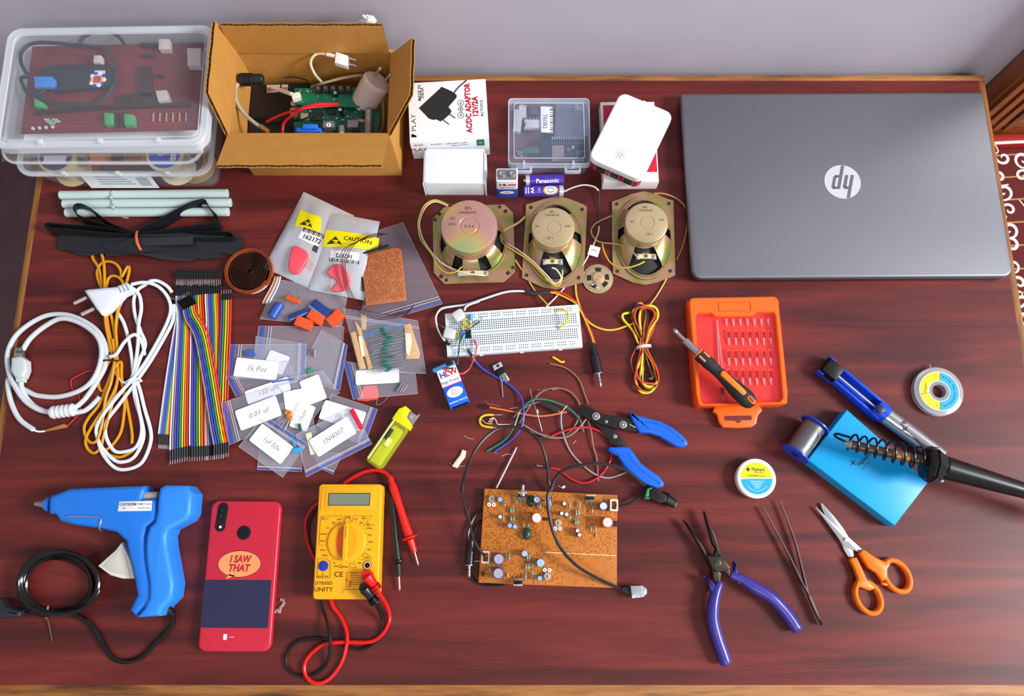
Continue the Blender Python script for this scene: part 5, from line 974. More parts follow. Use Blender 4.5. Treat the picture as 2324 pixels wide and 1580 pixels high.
s3 = speaker('oval speaker at the right end of the row, beside the laptop', 1461, 541, c7([(1682, 140), (1740, 120), (1850, 75), (1950, 52), (2060, 75), (2150, 115), (2208, 132), (2212, 350), (2220, 600), (2222, 768), (2170, 790), (2060, 830), (1965, 850), (1860, 830), (1740, 775), (1690, 752), (1685, 600), (1682, 400)]), 35.5, 54, c7([(1978, 318)])[0], 44, 25.5, [(-62, -8), (188, 242), (15, 60), (120, 165)], 20, (c7([(1972, 605)])[0][0], c7([(1972, 605)])[0][1], 23, 15), [('BPL', 3.8, -1, 19), ('V3064RC83', 3.4, -1, 15), ('8\u03a9', 3.5, -17, 1), ('5W', 4, 18, 3), ('GF 1', 4.2, 3, -15)], ZN3)
holes(s3, [(1722, 162), (2165, 158), (1727, 735), (2177, 732)], 2.3)
p = P(1357, 633, 2); t = T('small_speaker', 'tiny round speaker between the two oval speakers', 'speaker', p.x, p.y, 0)
mb = MB(); mb.lathe([(18, 0), (18.5, 1), (18.5, 2.2), (16.5, 2.4), (15.5, 3.6), (13, 4), (7, 4.4), (7, 4.4)], ZN3, 40); t.part('frame', mb)
for a0 in (70, -10, -60, -140, 160): 
    mb = MB(); mb.at(0, 0, 4.0); mb.tube([(11*math.cos(math.radians(a0+k*7)), 11*math.sin(math.radians(a0+k*7)), .1) for k in range(6)], 2.9, C('#1d1916', .6), 6, flat=.25); t.part('slot', mb)
mb = MB(); mb.cyl(0, 0, 4.4, 7.5, 6.8, C('#d0aa84', .35, .4), 28, .6); mb.text('TC', 4, C('#8a5a2a'), 2, 1, 7.6); mb.text('8\u03a9', 3, C('#8a5a2a'), -1.5, -3, 7.6); t.part('magnet', mb)
for x_, y_ in ((-8, -8), (-2, -12)): mb = MB(); mb.ball(x_, y_, 5, 1.8, TIN, 8); mb.box(x_-2, x_+3, y_-1, y_+1, 4.2, 5, TIN, .2); t.part('solder_tag', mb)
# ================================================================ breadboard and loose wires
cB = crop(970, 640, 4.077); cw = crop(1000, 780, 3.873)
t = TR('breadboard', 'white solderless breadboard with a few components at its left end', 'breadboard', [(1009, 711), (1313, 691.5), (1323, 786), (1015, 809)], 9)
w_, d_ = t.w/2, t.d/2; BW = C('#dfe9ee', .45); HOLE = C('#262b30', .6)
mb = MB(); mb.box(-w_, w_, -d_, d_, 0, 9, BW, .8); mb.box(-w_+1, w_-1, -1.2, 1.2, 9.01, 9.05, C('#aeb8be', .5)); mb.box(-w_, w_, d_-11, d_-10.4, 9.01, 9.05, C('#c3cdd2', .5)); mb.box(-w_, w_, -d_+10.4, -d_+11, 9.01, 9.05, C('#c3cdd2', .5)); t.part('board', mb)
mb = MB(); N = 61; px = (2*w_-8)/N
for i in range(N):
    for j in range(5):
        for s in (1, -1): x = -w_+4+px*(i+.5); y = s*(4+j*2.54); mb.box(x-.68, x+.68, y-.68, y+.68, 9, 9.04, HOLE)
hh = t.part('hole_grid', mb); mb = MB()
for i in range(50):
    for yy in (d_-4, d_-7, -d_+4, -d_+7): x = -w_+10+px*(i+i//5*1.05); 
    if x < w_-8:
        for yy in (d_-4, d_-7, -d_+4, -d_+7): mb.box(x-.6, x+.6, yy-.6, yy+.6, 9, 9.04, HOLE)
t.part('rail_holes', mb)
mb = MB(); mb.box(-w_+4, w_-5, d_-2.4, d_-2, 9, 9.04, C('#d88a90', .5)); mb.box(-w_+4, w_-5, -d_+2, -d_+2.4, 9, 9.04, C('#8a9ad8', .5))
for i in range(13):
    for s in (1, -1): mb.text(str(i*5 or 1), 1.9, C('#6a7278', .6), -w_+6+i*5*px, s*16.2, 9.06, rz=-PI/2)
t.part('printed_marks', mb)
for x in (-w_+40, 8, w_-26): mb = MB(); mb.box(x-2, x+2, -d_-1, -d_+.1, 0, 4, BW, .2); t.part('side_tab', mb)
p = t.L(1038, 735, 9)
mb = MB(); mb.text('19420C', 3.4, C('#1d4a4a', .6), p.x-2, p.y, 9.1); t.part('inked_number', mb)
for c_, an in (((290, 310), .5), ((205, 480), -.3)):
    mb = MB(); q = t.L(*cB([c_])[0], 14); mb.at(q.x, q.y, 9.1, rz=an); mb.prism(rrect(14, 13, 3, 3), 3, 8, C('#d9dbd6', .35, 0, .85), 2); mb.prism(rrect(7, 7, 2, 3, 3, 0), 0, 4, C('#d9dbd6', .35), .5); t.part('trimmer', mb, label='off-white trimmer')
for c_ in ((398, 332), (330, 485), (325, 510)):
    mb = MB(); q = t.L(*cB([c_])[0], 13); mb.rod((q.x, q.y-3, 12.5), (q.x+.5, q.y+4, 14), 2.7, C('#3f8fd8', .35), 14, bev=.6); t.part('capacitor', mb)
for c_ in ((370, 375), (362, 430), (262, 490)):
    mb = MB(); q = t.L(*cB([c_])[0], 12); mb.tube(spl([(q.x-5, q.y-3, 9), (q.x-4, q.y+3, 12), (q.x+1, q.y+4, 13), (q.x+4, q.y, 11), (q.x+3, q.y-5, 9)], 4), 1.0, C('#e0cc18', .4), 6); t.part('yellow_jumper', mb)
mb = MB(); q = t.L(*cB([(378, 480)])[0], 13); mb.box(q.x-3.2, q.x+3.2, q.y-5, q.y+5, 10, 13.5, BLACK, .4); [mb.box(q.x+s*3.3-.4, q.x+s*3.3+.4, q.y-4+k*2.5, q.y-3.2+k*2.5, 9, 12, TIN) for s in (1, -1) for k in range(4)]; t.part('chip', mb)
mb = MB(); mb.tube(spl(t.Ls(cB([(1195, 258, 10), (1245, 255, 16), (1290, 275, 19), (1308, 325, 19), (1285, 380, 16), (1250, 405, 14), (1218, 435, 10)])), 5), 1.1, C('#e6dc2a', .4), 7); t.part('yellow_jumper', mb)
for pts in ([(105, 390, 10), (140, 415, 13), (180, 435, 10)], [(262, 600, 10), (265, 550, 13), (290, 530, 10)], [(350, 540, 10), (358, 580, 12), (370, 625, 14)], [(505, 325, 10), (500, 350, 13), (485, 372, 13)]):
    mb = MB(); mb.tube(spl(t.Ls(cB(pts)), 4), .4, C('#8a8a88', .4, .6), 5); t.part('bare_lead', mb)
# 9V battery lying with clip
t = TR('nine_volt_battery', 'blue and white 9V battery lying flat with snap connector, below the breadboard', 'battery', [(986, 842), (1031, 826), (1067, 908), (1024, 926)], 17)
w_, d_ = t.w/2, t.d/2; HB2 = C('#1464d8', .35)
mb = MB(); mb.box(-w_, w_, -d_, 1, 0, 17, HB2, 1.6); mb.box(-w_, w_, 1.01, d_-1, 0, 17, C('#eceef4', .35), 1.6); mb.box(-w_, w_, .6, 1.6, 16.6, 17.08, C('#b83a9a', .4)); mb.box(-w_+2, w_-2, -d_-.1, -d_+.6, 2, 15, C('#0d0f18', .5), .2); t.part('casing', mb)
mb = MB(); mb.text('H', 9.5, C('#1d3f9f', .5), -6.5, 15, 17.1, bold=.03); mb.text('LW', 9.5, C('#c4202e', .5), 4, 15, 17.1, bold=.03); mb.text('High Power', 4.6, INK, 0, 6, 17.1, bold=.005)
mb.prism(ell(9.5, 6, 28, 0, -8), 17.0, 17.12, WHITE); [mb.text(s_, 1.9, C('#55606a'), 0, -5.2-2*k, 17.2) for k, s_ in enumerate(('009P 9V', 'BATTERY', 'TRANSISTOR', 'RADIO'))]; mb.text('GENERAL PURPOSE', 2.5, WHITE, 0, -19, 17.1, bold=.02); t.part('lettering', mb)
mb = MB(); mb.prism(rrect(25, 7, 2, 3, 0, d_+1), 2, 16, C('#4a8cc8', .3, 0, .9), 1); mb.prism(rrect(15, 5, 2, 3, -8, d_+1), 14, 17.5, C('#3f7cb8', .3), 1); mb.prism(rrect(8, 4, 1.5, 3, 6, d_+2), 14, 17.5, BLACK, 1); t.part('snap_connector', mb)
for c_, m_, pts in ((0, 0, [(150, 795, 18), (200, 830, 18), (300, 848, 12), (340, 842, 9), (390, 800, 8), (425, 720, 12), (450, 650, 14), (455, 590, 14), (430, 535, 11)]), (1, 1, [(150, 795, 18), (230, 800, 18), (270, 775, 10), (278, 740, 10), (290, 640, 14), (300, 560, 18), (340, 480, 20), (400, 425, 19), (480, 370, 12)])):
    mb = MB(); mb.tube(spl(t.Ls(cB(pts)), 6), 1.0 if m_ == 0 else .85, C('#d8403a', .4) if m_ == 0 else BLACK, 6); t.part('red_lead' if m_ == 0 else 'black_lead', mb)
# white hookup pair joining
t = wire('signal_cable', 'white and black wire pair arching from the breadboard to black heat-shrink above it', 'cable', cB([(205, 580, 11), (150, 530, 13), (100, 440, 10), (78, 350, 8), (90, 290, 6), (140, 245, 5), (250, 225, 4), (360, 210, 4), (500, 165, 4), (700, 100, 4), (820, 85, 4), (920, 90, 4)]), 1.4, C('#d8dade', .4))
mb = MB(); mb.tube([q+Vector((0, 1.9, -.3)) for q in t.q[2:]], 1.1, BLACK, 6); t.part('black_core', mb)
mb = MB(); mb.tube(spl(t.Ls(cB([(345, 265, 10), (350, 240, 9), (390, 210, 6), (480, 180, 5)])), 4), 1.3, WHITE, 6); t.part('branch', mb)
mb = MB(); mb.rod(t.L(*cB([(205, 585)])[0], 12), t.L(*cB([(170, 545)])[0], 13), 1.8, BLACK, 8); t.part('pin_housing', mb)
mb = MB(); mb.tube(spl(t.Ls(cB([(905, 88, 4), (960, 100, 5), (1040, 105, 5), (1090, 100, 5), (1135, 98, 4)])), 4), 2.7, C('#2a2b30', .5, bump=.3), 8, flat=.8); t.part('heat_shrink', mb)
mb = MB(); mb.tube(spl(t.Ls(cB([(1140, 98, 4), (1200, 110, 4), (1280, 145, 4), (1370, 200, 4), (1430, 290, 4), (1480, 400, 4), (1520, 500, 4), (1540, 575, 5)])), 6), 1.0, C('#e8c22c', .4), 6); mb.tube(spl(t.Ls(cB([(1140, 90, 4), (1220, 95, 4), (1300, 130, 4), (1385, 195, 4), (1440, 290, 4), (1490, 400, 4), (1530, 500, 4), (1552, 575, 5)])), 6), 1.0, C('#e0401e', .4), 6); t.part('red_yellow_pair', mb)
def jack(t, a, b, c, r1, r2):
    mb = MB(); mb.rod(a, a+(b-a)*.45, r1, C('#1c1c20', .35), 18, r1*1.1, .6); 
    for k in range(3): q = a+(b-a)*(.08+.12*k); mb.rod(q, q+(b-a)*.05, r1*1.25, C('#1c1c20', .35), 16)
    mb.rod(a+(b-a)*.42, b, r2, C('#1c1c20', .35), 20, r2*.95, .8); mb.rod(b, b+(c-b)*.06, r2*1.05, STEEL, 18); t.part('plug_sleeve', mb)
    mb = MB(); mb.rod(b+(c-b)*.05, b+(c-b)*.85, 1.75, STEEL, 14); mb.rod(b+(c-b)*.8, c, 1.9, STEEL, 14, .6); mb.rod(b+(c-b)*.38, b+(c-b)*.42, 1.82, BLACK, 14); mb.rod(b+(c-b)*.62, b+(c-b)*.66, 1.82, BLACK, 14); t.part('plug_tip', mb)
jack(t, t.L(*cB([(1525, 570)])[0], 6), t.L(*cB([(1582, 845)])[0], 6.5), t.L(*cB([(1605, 970)])[0], 6.5), 3.2, 5.8)
# speaker wires
YW = C('#d8b83a', .4); GW = C('#b8b4a8', .4)
sw = lambda lab, pts, m=YW, r=.95: wire('speaker_wire', lab, 'wire', pts, r, m, group='speaker wires')
s4 = lambda pts: [(940+p[0]/3.748, 420+p[1]/3.748)+tuple(p[2:]) for p in pts]
sw('yellow wire looping off the left side of the largest speaker to its terminals', s4([(290, 170, 3), (180, 128, 3), (90, 170, 3), (40, 280, 3), (35, 370, 3), (60, 470, 3), (150, 590, 4), (200, 690, 8), (270, 745, 12), (350, 740, 15), (405, 695, 18)]))
sw('grey-white wire running beside the yellow one across the largest speaker', s4([(285, 180, 2), (180, 142, 2), (100, 185, 2), (52, 290, 2), (48, 370, 2), (85, 480, 2), (180, 610, 5), (260, 680, 9), (400, 740, 16), (520, 762, 16), (620, 772, 14)]), C('#dedad0', .4))
sw('yellow wire from the largest speaker winding onto the middle oval speaker', s4([(945, 265, 6), (880, 320, 5), (780, 370, 5), (735, 430, 5), (760, 500, 5), (860, 565, 6), (960, 630, 8), (1060, 720, 12), (1150, 820, 12), (1220, 860, 11), (1255, 800, 14), (1262, 720, 18)]))
sw('thin grey wire paired with the yellow one on the middle oval speaker', s4([(940, 280, 5), (870, 335, 4), (770, 390, 4), (760, 470, 4), (880, 550, 5), (1000, 640, 9), (1120, 760, 12), (1200, 840, 12), (1250, 790, 15), (1210, 720, 18), (1170, 705, 18)]), C('#dedad0', .4))
sw('yellow wire pair dropping from under the middle speaker to the breadboard', s4([(860, 640, 1.5), (940, 760, 1.5), (1020, 890, 2), (1075, 955, 6), (1140, 1025, 9)]))
sw('white wire from behind the middle speaker toward the tiny speaker', s4([(1235, 85, 5), (1330, 30, 8), (1440, 0, 9), (1530, 15, 8), (1570, 50, 6)]), C('#d9d2be', .4))
sw('dark wire hanging between the two oval speakers', s4([(1570, 50, 6), (1575, 150, 4), (1572, 260, 3), (1572, 350, 3)]), C('#40302c', .4))
t = sw('white wire with a small paper flag between the oval speakers', s4([(1572, 350, 3), (1565, 410, 3), (1520, 520, 4), (1460, 640, 3), (1380, 760, 1.5), (1290, 860, 1.5), (1200, 960, 3), (1120, 1040, 10)]), C('#dedad0', .4))
mb = MB(); q = t.L(*s4([(1530, 560)])[0], 6); mb.at(q.x, q.y, 5, rz=-.3); mb.box(-6.5, 6.5, -6.5, 6.5, 0, .6, WHITE, .1); mb.box(-3.5, 3.5, .5, 1.2, .6, .7, INK); t.part('paper_flag', mb)
sw('tan wire looping left of the right-hand oval speaker', s4([(1680, 262, 5), (1600, 295, 4), (1530, 340, 4), (1505, 400, 4), (1540, 460, 4), (1600, 490, 6), (1740, 505, 12), (1840, 555, 16), (1900, 620, 18)]), C('#b79a62', .4))
sw('yellow wire sagging across the bottom left of the right-hand oval speaker', s4([(1600, 500, 5), (1620, 580, 5), (1680, 670, 8), (1790, 705, 14), (1900, 680, 18), (1960, 650, 19)]))
sw('golden wire arching over the right edge of the right-hand speaker', s4([(2040, 72, 9), (2130, 75, 8), (2240, 120, 5), (2310, 200, 3), (2322, 330, 2), (2290, 500, 2), (2230, 640, 2)]), C('#a8853a', .4))
sw('yellow wire leading from the right-hand speaker down to the tied hank', s4([(2150, 790, 2), (2100, 880, 2), (2050, 960, 3), (2005, 1020, 6)]))
sw('yellow wire running from the middle speaker in a curve to the tied hank', cB([(1370, 10, 2), (1375, 110, 2), (1400, 200, 2), (1450, 320, 2), (1530, 400, 2), (1640, 442, 2), (1740, 440, 2), (1850, 405, 3), (1920, 380, 5)]), YW, 1.3)
# hank
p = P(1462, 790, 0); t = T('wire_hank', 'hank of yellow, orange and black speaker wire tied in the middle', 'wire', p.x, p.y, 0)
HC_ = [C('#e8d02a', .4), C('#e0501e', .4), C('#1d1a18', .4), C('#f0dc48', .4), C('#c8741e', .4)]
loops = [([(1870, 285), (1810, 300), (1815, 350), (1900, 450), (1950, 560), (2000, 610), (1960, 750), (1930, 850), (1935, 950), (1980, 1020), (2060, 1020), (2110, 970)], 0, 1.5, 4),
 ([(2010, 605), (2060, 450), (2130, 330), (2120, 250), (2060, 220), (1990, 240), (1960, 330), (1980, 470), (1995, 605), (1980, 800), (1975, 900), (2020, 960), (2090, 965), (2130, 920)], 3, 1.4, 6),
 ([(2000, 605), (1950, 420), (1890, 330), (1900, 260), (1960, 215), (2020, 240), (2030, 330), (2010, 480), (2005, 605), (2040, 760), (2085, 870), (2060, 900)], 4, 1.2, 5),
 ([(2010, 605), (2050, 420), (2100, 320), (2080, 250), (2000, 225), (1930, 260), (1920, 350), (1970, 500), (2005, 605), (1940, 780), (1945, 880), (2000, 930), (2100, 940), (2140, 900), (2110, 780), (2030, 620)], 1, 1.1, 7),
 ([(2000, 610), (1990, 430), (2010, 300), (1985, 215), (1930, 220), (1890, 290), (1930, 420), (1985, 560), (2020, 640), (2090, 760), (2130, 880), (2110, 960), (2030, 970), (1980, 900), (1990, 760), (2010, 620)], 2, 1.1, 5),
 ([(2010, 600), (2090, 430), (2115, 310), (2060, 240), (1985, 260), (1965, 380), (1985, 560), (1960, 700), (1925, 900), (1960, 1000), (2050, 1010)], 3, 1.3, 3),
 ([(1930, 610), (1890, 700), (1885, 760), (1910, 840)], 1, .7, 2), ([(2050, 620), (2100, 720), (2135, 850), (2140, 930), (2080, 1040)], 2, .9, 3)]
rj = random.Random(6)
loops += [([(x+rj.uniform(-14, 14), y+rj.uniform(-10, 10)) if abs(y-605) > 40 else (x+rj.uniform(-4, 4), y) for x, y in loops[k][0]], c_, .95, z_) for k, c_, z_ in ((1, 2, 2), (3, 2, 4), (4, 0, 3), (5, 1, 6), (2, 2, 7), (3, 3, 2), (5, 2, 5), (4, 4, 6))]
for pts, ci, r, z in loops: mb = MB(); mb.tube(spl([t.L(*cB([q])[0], z+2.5*math.sin(i*1.3)**2) for i, q in enumerate(pts)], 6), r, HC_[ci], 7); t.part('strand', mb)
mb = MB(); q = t.L(*cB([(2003, 602)])[0], 5)
for k in range(3): mb.tube([(q.x+8.6*math.cos(a*PI/10), q.y+1.2*k-1+1.0*math.cos(a*PI/10), 5+5.5*math.sin(a*PI/10)) for a in range(20)], .6, C('#e2dccf', .4), 5, closed=True)
t.part('white_tie', mb)
# ---- loose wires and scraps
LW = lambda name, lab, pts, r, m, h=None: wire(name, lab, 'wire', cw(pts), r, m, h)
BRN = C('#8c6353', .4); GRW = C('#a09a9c', .4)
t = LW('blue_wire', 'long blue wire curving from the breadboard down past the regulator', [(300, 150, 7), (380, 230, 2), (520, 310, 2), (640, 390, 3), (710, 480, 5), (730, 600, 8), (715, 720, 6), (640, 830, 3), (475, 950, 2)], 1.2, C('#2b4fc0', .35))
mb = MB(); mb.rod(t.L(*cw([(240, 50)])[0], 12), t.L(*cw([(275, 110)])[0], 9), 1.6, BLACK, 8); mb.tube(t.Ls(cw([(275, 110, 9), (300, 150, 7)])), 1.0, GRW, 6); t.part('black_housing', mb)
LW('brown_wire', 'brown wire with bare tip running down to the wire stripper jaw', [(960, 175), (1100, 215), (1210, 310), (1260, 430), (1295, 530)], 1.1, BRN, 2)
LW('brown_wire', 'brown wire forming the big arch left of the stripper', [(690, 700, 2), (790, 540, 5), (880, 430, 5), (1000, 390, 4), (1130, 420, 4), (1210, 510, 3), (1215, 640, 3), (1150, 760, 2), (1040, 825, 2), (900, 800, 2), (780, 770, 2)], 1.1, BRN)
LW('brown_wire', 'second brown wire arch lying just outside the first', [(980, 405, 3), (1060, 395, 3), (1150, 430, 3), (1225, 530, 2)], 1.0, C('#94705c', .4))
LW('brown_wire', 'brown wire running straight down under the lower stripper handle', [(1290, 670, 2), (1320, 760, 4), (1340, 900, 3), (1370, 1010, 2), (1385, 1210, 2)], 1.1, BRN)
LW('grey_wire', 'grey wire sweeping from the black tape to the lower blue handle', [(1060, 600, 4), (1065, 740, 4), (1130, 930, 2), (1240, 1060, 2), (1360, 1150, 2), (1480, 1180, 2), (1640, 1130, 2)], 1.1, GRW)
LW('grey_wire', 'short brown-grey wire from the pliers jaw back along the arch', [(1280, 660, 4), (1210, 750, 5), (1120, 815, 5), (1000, 830, 4), (880, 800, 4), (720, 710, 4)], 1.0, C('#8f8078', .4))
LW('grey_wire', 'grey wire tucked along the green wire, ending in a dark sleeve', [(640, 650, 5), (700, 590, 7), (800, 530, 7), (900, 510, 5)], 1.0, C('#6f686a', .4))
LW('green_wire', 'long green wire arching through the tangle to the stripper', [(405, 945, 2), (560, 850, 3), (640, 740, 7), (700, 590, 6), (800, 500, 7), (900, 490, 7), (1020, 520, 6), (1140, 580, 6), (1230, 680, 4), (1255, 780, 3)], 1.2, C('#1d7a5c', .35))
LW('orange_wire', 'orange wire lying across the left of the tangle with black pin end', [(430, 560, 2), (640, 600, 2), (780, 630, 3), (920, 635, 3), (1110, 600, 4)], 1.2, C('#e0703a', .4))
LW('pin_socket', 'black pin housing at the left end of the orange wire', [(350, 550), (410, 558)], 1.9, BLACK, 2)
t = LW('red_wire', 'red wire making a wide loop around the lower stripper handle', [(950, 825, 3), (1080, 770, 5), (1200, 740, 5), (1330, 745, 4), (1440, 800, 2), (1500, 900, 2), (1500, 1000, 2), (1440, 1120, 3), (1350, 1200, 4), (1250, 1225, 4), (1150, 1190, 3), (1040, 1110, 2), (960, 1090, 2)], 1.15, C('#d0202c', .35))
mb = MB(); mb.rod(t.L(*cw([(860, 832)])[0], 3), t.L(*cw([(950, 827)])[0], 3), 1.9, C('#2a2a2e', .5), 8); t.part('black_housing', mb); mb = MB(); mb.rod(t.L(*cw([(900, 1080)])[0], 2), t.L(*cw([(965, 1092)])[0], 2), 1.6, C('#201c1e', .5), 8); mb.rod(t.L(*cw([(845, 1070)])[0], 2), t.L(*cw([(900, 1080)])[0], 2), .8, TIN, 6); t.part('bare_pin', mb)
t = LW('yellow_wire', 'yellow wire bent into a U with bare ends, left of the tangle', [(465, 628), (400, 628), (355, 650), (345, 690), (375, 725), (460, 738)], 1.35, C('#e8cc1e', .4), 2)
mb = MB(); mb.tube(t.Ls(cw([(465, 628, 2), (540, 625, 2)])), .4, TIN, 5); mb.tube(t.Ls(cw([(460, 738, 2), (505, 742, 2)])), .4, TIN, 5); t.part('bare_end', mb)
LW('yellow_wire', 'short bent piece of yellow insulation below the breadboard', [(985, 118), (1030, 145), (1060, 162), (1090, 158)], 1.3, C('#e8cc1e', .4), 1.5)
LW('grey_wire', 'stiff straight light grey wire leaning above the brown circuit board', [(668, 912, 3), (490, 1270, 5)], 1.2, C('#b4aca8', .4))
t = LW('resistor', 'resistor with long bent leads lying across the tangle', [(790, 400, 2), (800, 470, 4), (845, 600, 10), (870, 690, 6), (892, 770, 2)], .4, TIN)
mb = MB(); mb.rod(t.L(*cw([(845, 580)])[0], 10), t.L(*cw([(852, 615)])[0], 10), 1.6, C('#9ab8a8', .4), 10, bev=.5); t.part('body', mb)
t = LW('black_tape', 'piece of black heat-shrink over the wires in the middle of the arch', [(900, 525, 8), (960, 550, 8), (1035, 590, 7)], 3.4, C('#26282c', .5, bump=.3))
mb = MB(); mb.tube(spl(t.Ls(cw([(1035, 590, 7), (1060, 602, 7), (1110, 545, 7)])), 3), .6, TIN, 5); t.part('bare_end', mb)
CB2 = C('#1a1718', .35)
t = LW('black_cable', 'black cord arching over the tangle to the back edge of the brown board', [(190, 1300, 30), (200, 1200, 34), (220, 1130, 38), (290, 960, 42), (400, 820, 40), (520, 740, 34), (620, 730, 30), (740, 760, 28), (850, 840, 26), (910, 960, 22), (940, 1100, 16), (950, 1220, 10), (985, 1290, 8)], 1.7, CB2)
mb = MB(); pb = crop(1020, 1060, 4.15); mb.tube(spl(t.Ls(cw([(190, 1300, 30)])+pb([(115, 200, 28), (140, 340, 24), (190, 520, 20), (230, 690, 18), (330, 840, 14)])), 6), 1.5, CB2, 7); t.part('left_branch', mb)
LW('scrap_wire', 'hair-thin bare wire curl at the upper left of the tangle', [(390, 500), (420, 530), (480, 540), (525, 550)], .35, C('#b98a78', .4, .4), .6)
for lab, pts in (('short thin bare wire scrap by the orange wire', [(610, 570), (680, 562)]), ('bent bare wire scrap on the left below the yellow U', [(200, 805), (240, 830), (290, 840)]), ('thin bare wire scrap beneath the tips of the green and blue wires', [(535, 990), (570, 975), (620, 970)]), ('curved bare wire scrap above the brown arch', [(850, 408), (900, 400), (930, 380)]), ('tiny bare wire scrap right of the green wire end', [(465, 955), (480, 962), (495, 968)]), ('short red-sleeved pin scrap under the green wire end', [(1160, 880), (1190, 850)])):
    LW('scrap_wire', lab, pts, .5, C('#c9b4aa', .35, .6), .6)
t = T('scrap_component', 'cream flat component with bent legs lying left of the brown board', 'component', *P(1041, 1042, 0)[:2], 0)
mb = MB(); mb.prism(t.poly(cw([(190, 930), (225, 945), (215, 1000), (175, 1050), (145, 1095), (98, 1080), (130, 1030), (170, 980)]), 3), .3, 3.5, C('#e6d6c4', .4), 1); t.part('body', mb); mb = MB(); mb.tube(spl(t.Ls(cw([(110, 1070, 1), (90, 1060, 1), (82, 1045, 1)])), 3), .4, C('#c08a78', .4, .4), 5); mb.tube(t.Ls(cw([(140, 1085, 1), (218, 1072, 1)])), .4, C('#c08a78', .4, .4), 5); t.part('leg', mb)
t = T('scrap_component', 'small silver bent tab above the back edge of the brown board', 'component', *P(1276, 1106, 0)[:2], 0)
mb = MB(); mb.prism(t.poly(cw([(1065, 1255), (1090, 1245), (1098, 1262), (1072, 1280)]), 2), 0, 2, C('#d9d2c8', .4), .3); mb.tube(t.Ls(cw([(1035, 1250, 1), (1068, 1270, 1)])), .5, TIN, 5); t.part('body', mb)
t = T('scrap_plastic', 'crumpled translucent plastic bit on the table right of the phone', 'scrap', *P(636, 1378, 0)[:2], 0)
mb = MB(); mb.tube(spl([(-6, -6, 1), (-3, -3, 2), (0, -5, 1), (1, 0, 2), (4, 3, 2), (3, 7, 1), (0, 8, 2)], 4), [1+1.1*abs(math.sin(i)) for i in range(25)], C('#b9a09c', .3, 0, .6), 6); t.part('body', mb)
t = T('scrap_component', 'yellow-white tangle of tiny bare wires inside the yellow U', 'component', *P(1112, 955, 0)[:2], 0)
mb = MB()
for pts in ([(360, 665, 1), (400, 700, 2), (455, 705, 1)], [(420, 690, 2), (460, 650, 4), (490, 680, 3), (505, 710, 1), (610, 708, 1)], [(430, 660, 4), (470, 660, 4)], [(425, 680, 3), (445, 690, 3), (460, 655, 4)]): mb.tube(spl(t.Ls(cw(pts)), 3), .6, C('#d8c8a8', .4, .3), 5)
t.part('wires', mb)
# ---- voltage regulator
t = T('voltage_regulator', 'black voltage regulator with silver tab and splayed legs beside the blue wire', 'regulator', *P(1136, 840, 0)[:2], 0)
mb = MB(); mb.prism(t.poly(cB([(602, 775), (680, 738), (698, 780), (620, 822)]), 4), 2.5, 4, C('#d3cfcb', .35, .6), .2); q = t.L(*cB([(652, 776)])[0], 4); mb.cyl(q.x, q.y, 4, 4.2, 1.9, C('#3a1c1a', .5), 14); t.part('metal_tab', mb)
mb = MB(); mb.prism(t.poly(cB([(635, 825), (698, 782), (722, 835), (660, 870)]), 6), 1.5, 6, BLACK, .6); t.part('body', mb)
for a, b, c_ in (((668, 865), (690, 930), (698, 1065)), ((682, 858), (705, 900), (718, 930)), ((694, 852), (720, 895), (735, 925)), ((706, 846), (735, 885), (750, 915)), ((716, 840), (742, 878), (758, 908))):
    mb = MB(); mb.tube([t.L(*cB([a])[0], 4), t.L(*cB([b])[0], 3), t.L(*cB([c_])[0], 1)], .7, TIN, 5); t.part('leg', mb)
# ---- wire stripper
t = T('wire_stripper', 'wire stripper with black steel jaws and bright blue handles', 'wire stripper', *P(1400, 980, 0)[:2], 0)
MET = C('#2c2a2a', .38, .6, bump=.2, bscale=300); HBL = C('#0f62d8', .35)
mb = MB(); mb.prism(t.poly(cw([(1300, 640), (1380, 655), (1460, 700), (1540, 780), (1600, 840), (1645, 905), (1600, 925), (1545, 915), (1490, 880), (1440, 800), (1380, 730), (1330, 690)]), 5), 2.5, 5.5, MET, .5); t.part('lower_jaw', mb)
mb = MB(); mb.prism(t.poly(cw([(1218, 575), (1225, 545), (1260, 535), (1345, 575), (1430, 620), (1560, 640), (1690, 665), (1735, 720), (1735, 775), (1640, 765), (1540, 745), (1440, 715), (1340, 680), (1260, 640), (1225, 615)]), 9), 5.6, 9, MET, .6); mb.prism(t.poly(cw([(1440, 670), (1500, 665), (1600, 690), (1570, 700), (1500, 690)]), 9), 9, 9.2, BLACK); t.part('upper_jaw', mb)
for c_, r_ in (((1366, 638), 4.6), ((1603, 712), 4.4), ((1535, 812), 2.6), ((1455, 686), 2)):
    q = t.L(*cw([c_])[0], 9.5); h0 = 9 if c_[1] < 750 else 5.5; mb = MB(); mb.at(q.x, q.y, 0); mb.cyl(0, 0, h0, h0+1.4, r_, C('#b9b5b0', .3, .8), 24, .4); mb.ring(ell(r_*.6, r_*.6, 20), ell(r_*.45, r_*.45, 20), h0+1.4, h0+1.9, C('#6d6a66', .3, .8)); mb.cyl(0, 0, h0+1.4, h0+2.4, r_*.3, C('#e0dcd8', .3, .7), 12, .2); t.part('rivet', mb)
q = t.L(*cw([(1574, 880)])[0], 5.5); mb = MB(); mb.cyl(q.x, q.y, 5.5, 5.65, 2, C('#3c1512', .5), 10); t.part('jaw_hole', mb)
mb = MB(); mb.rod(t.L(*cw([(1660, 712)])[0], 10), t.L(*cw([(1715, 738)])[0], 10), .8, C('#e8c8a0', .3, .6), 6); t.part('spring_pin', mb)
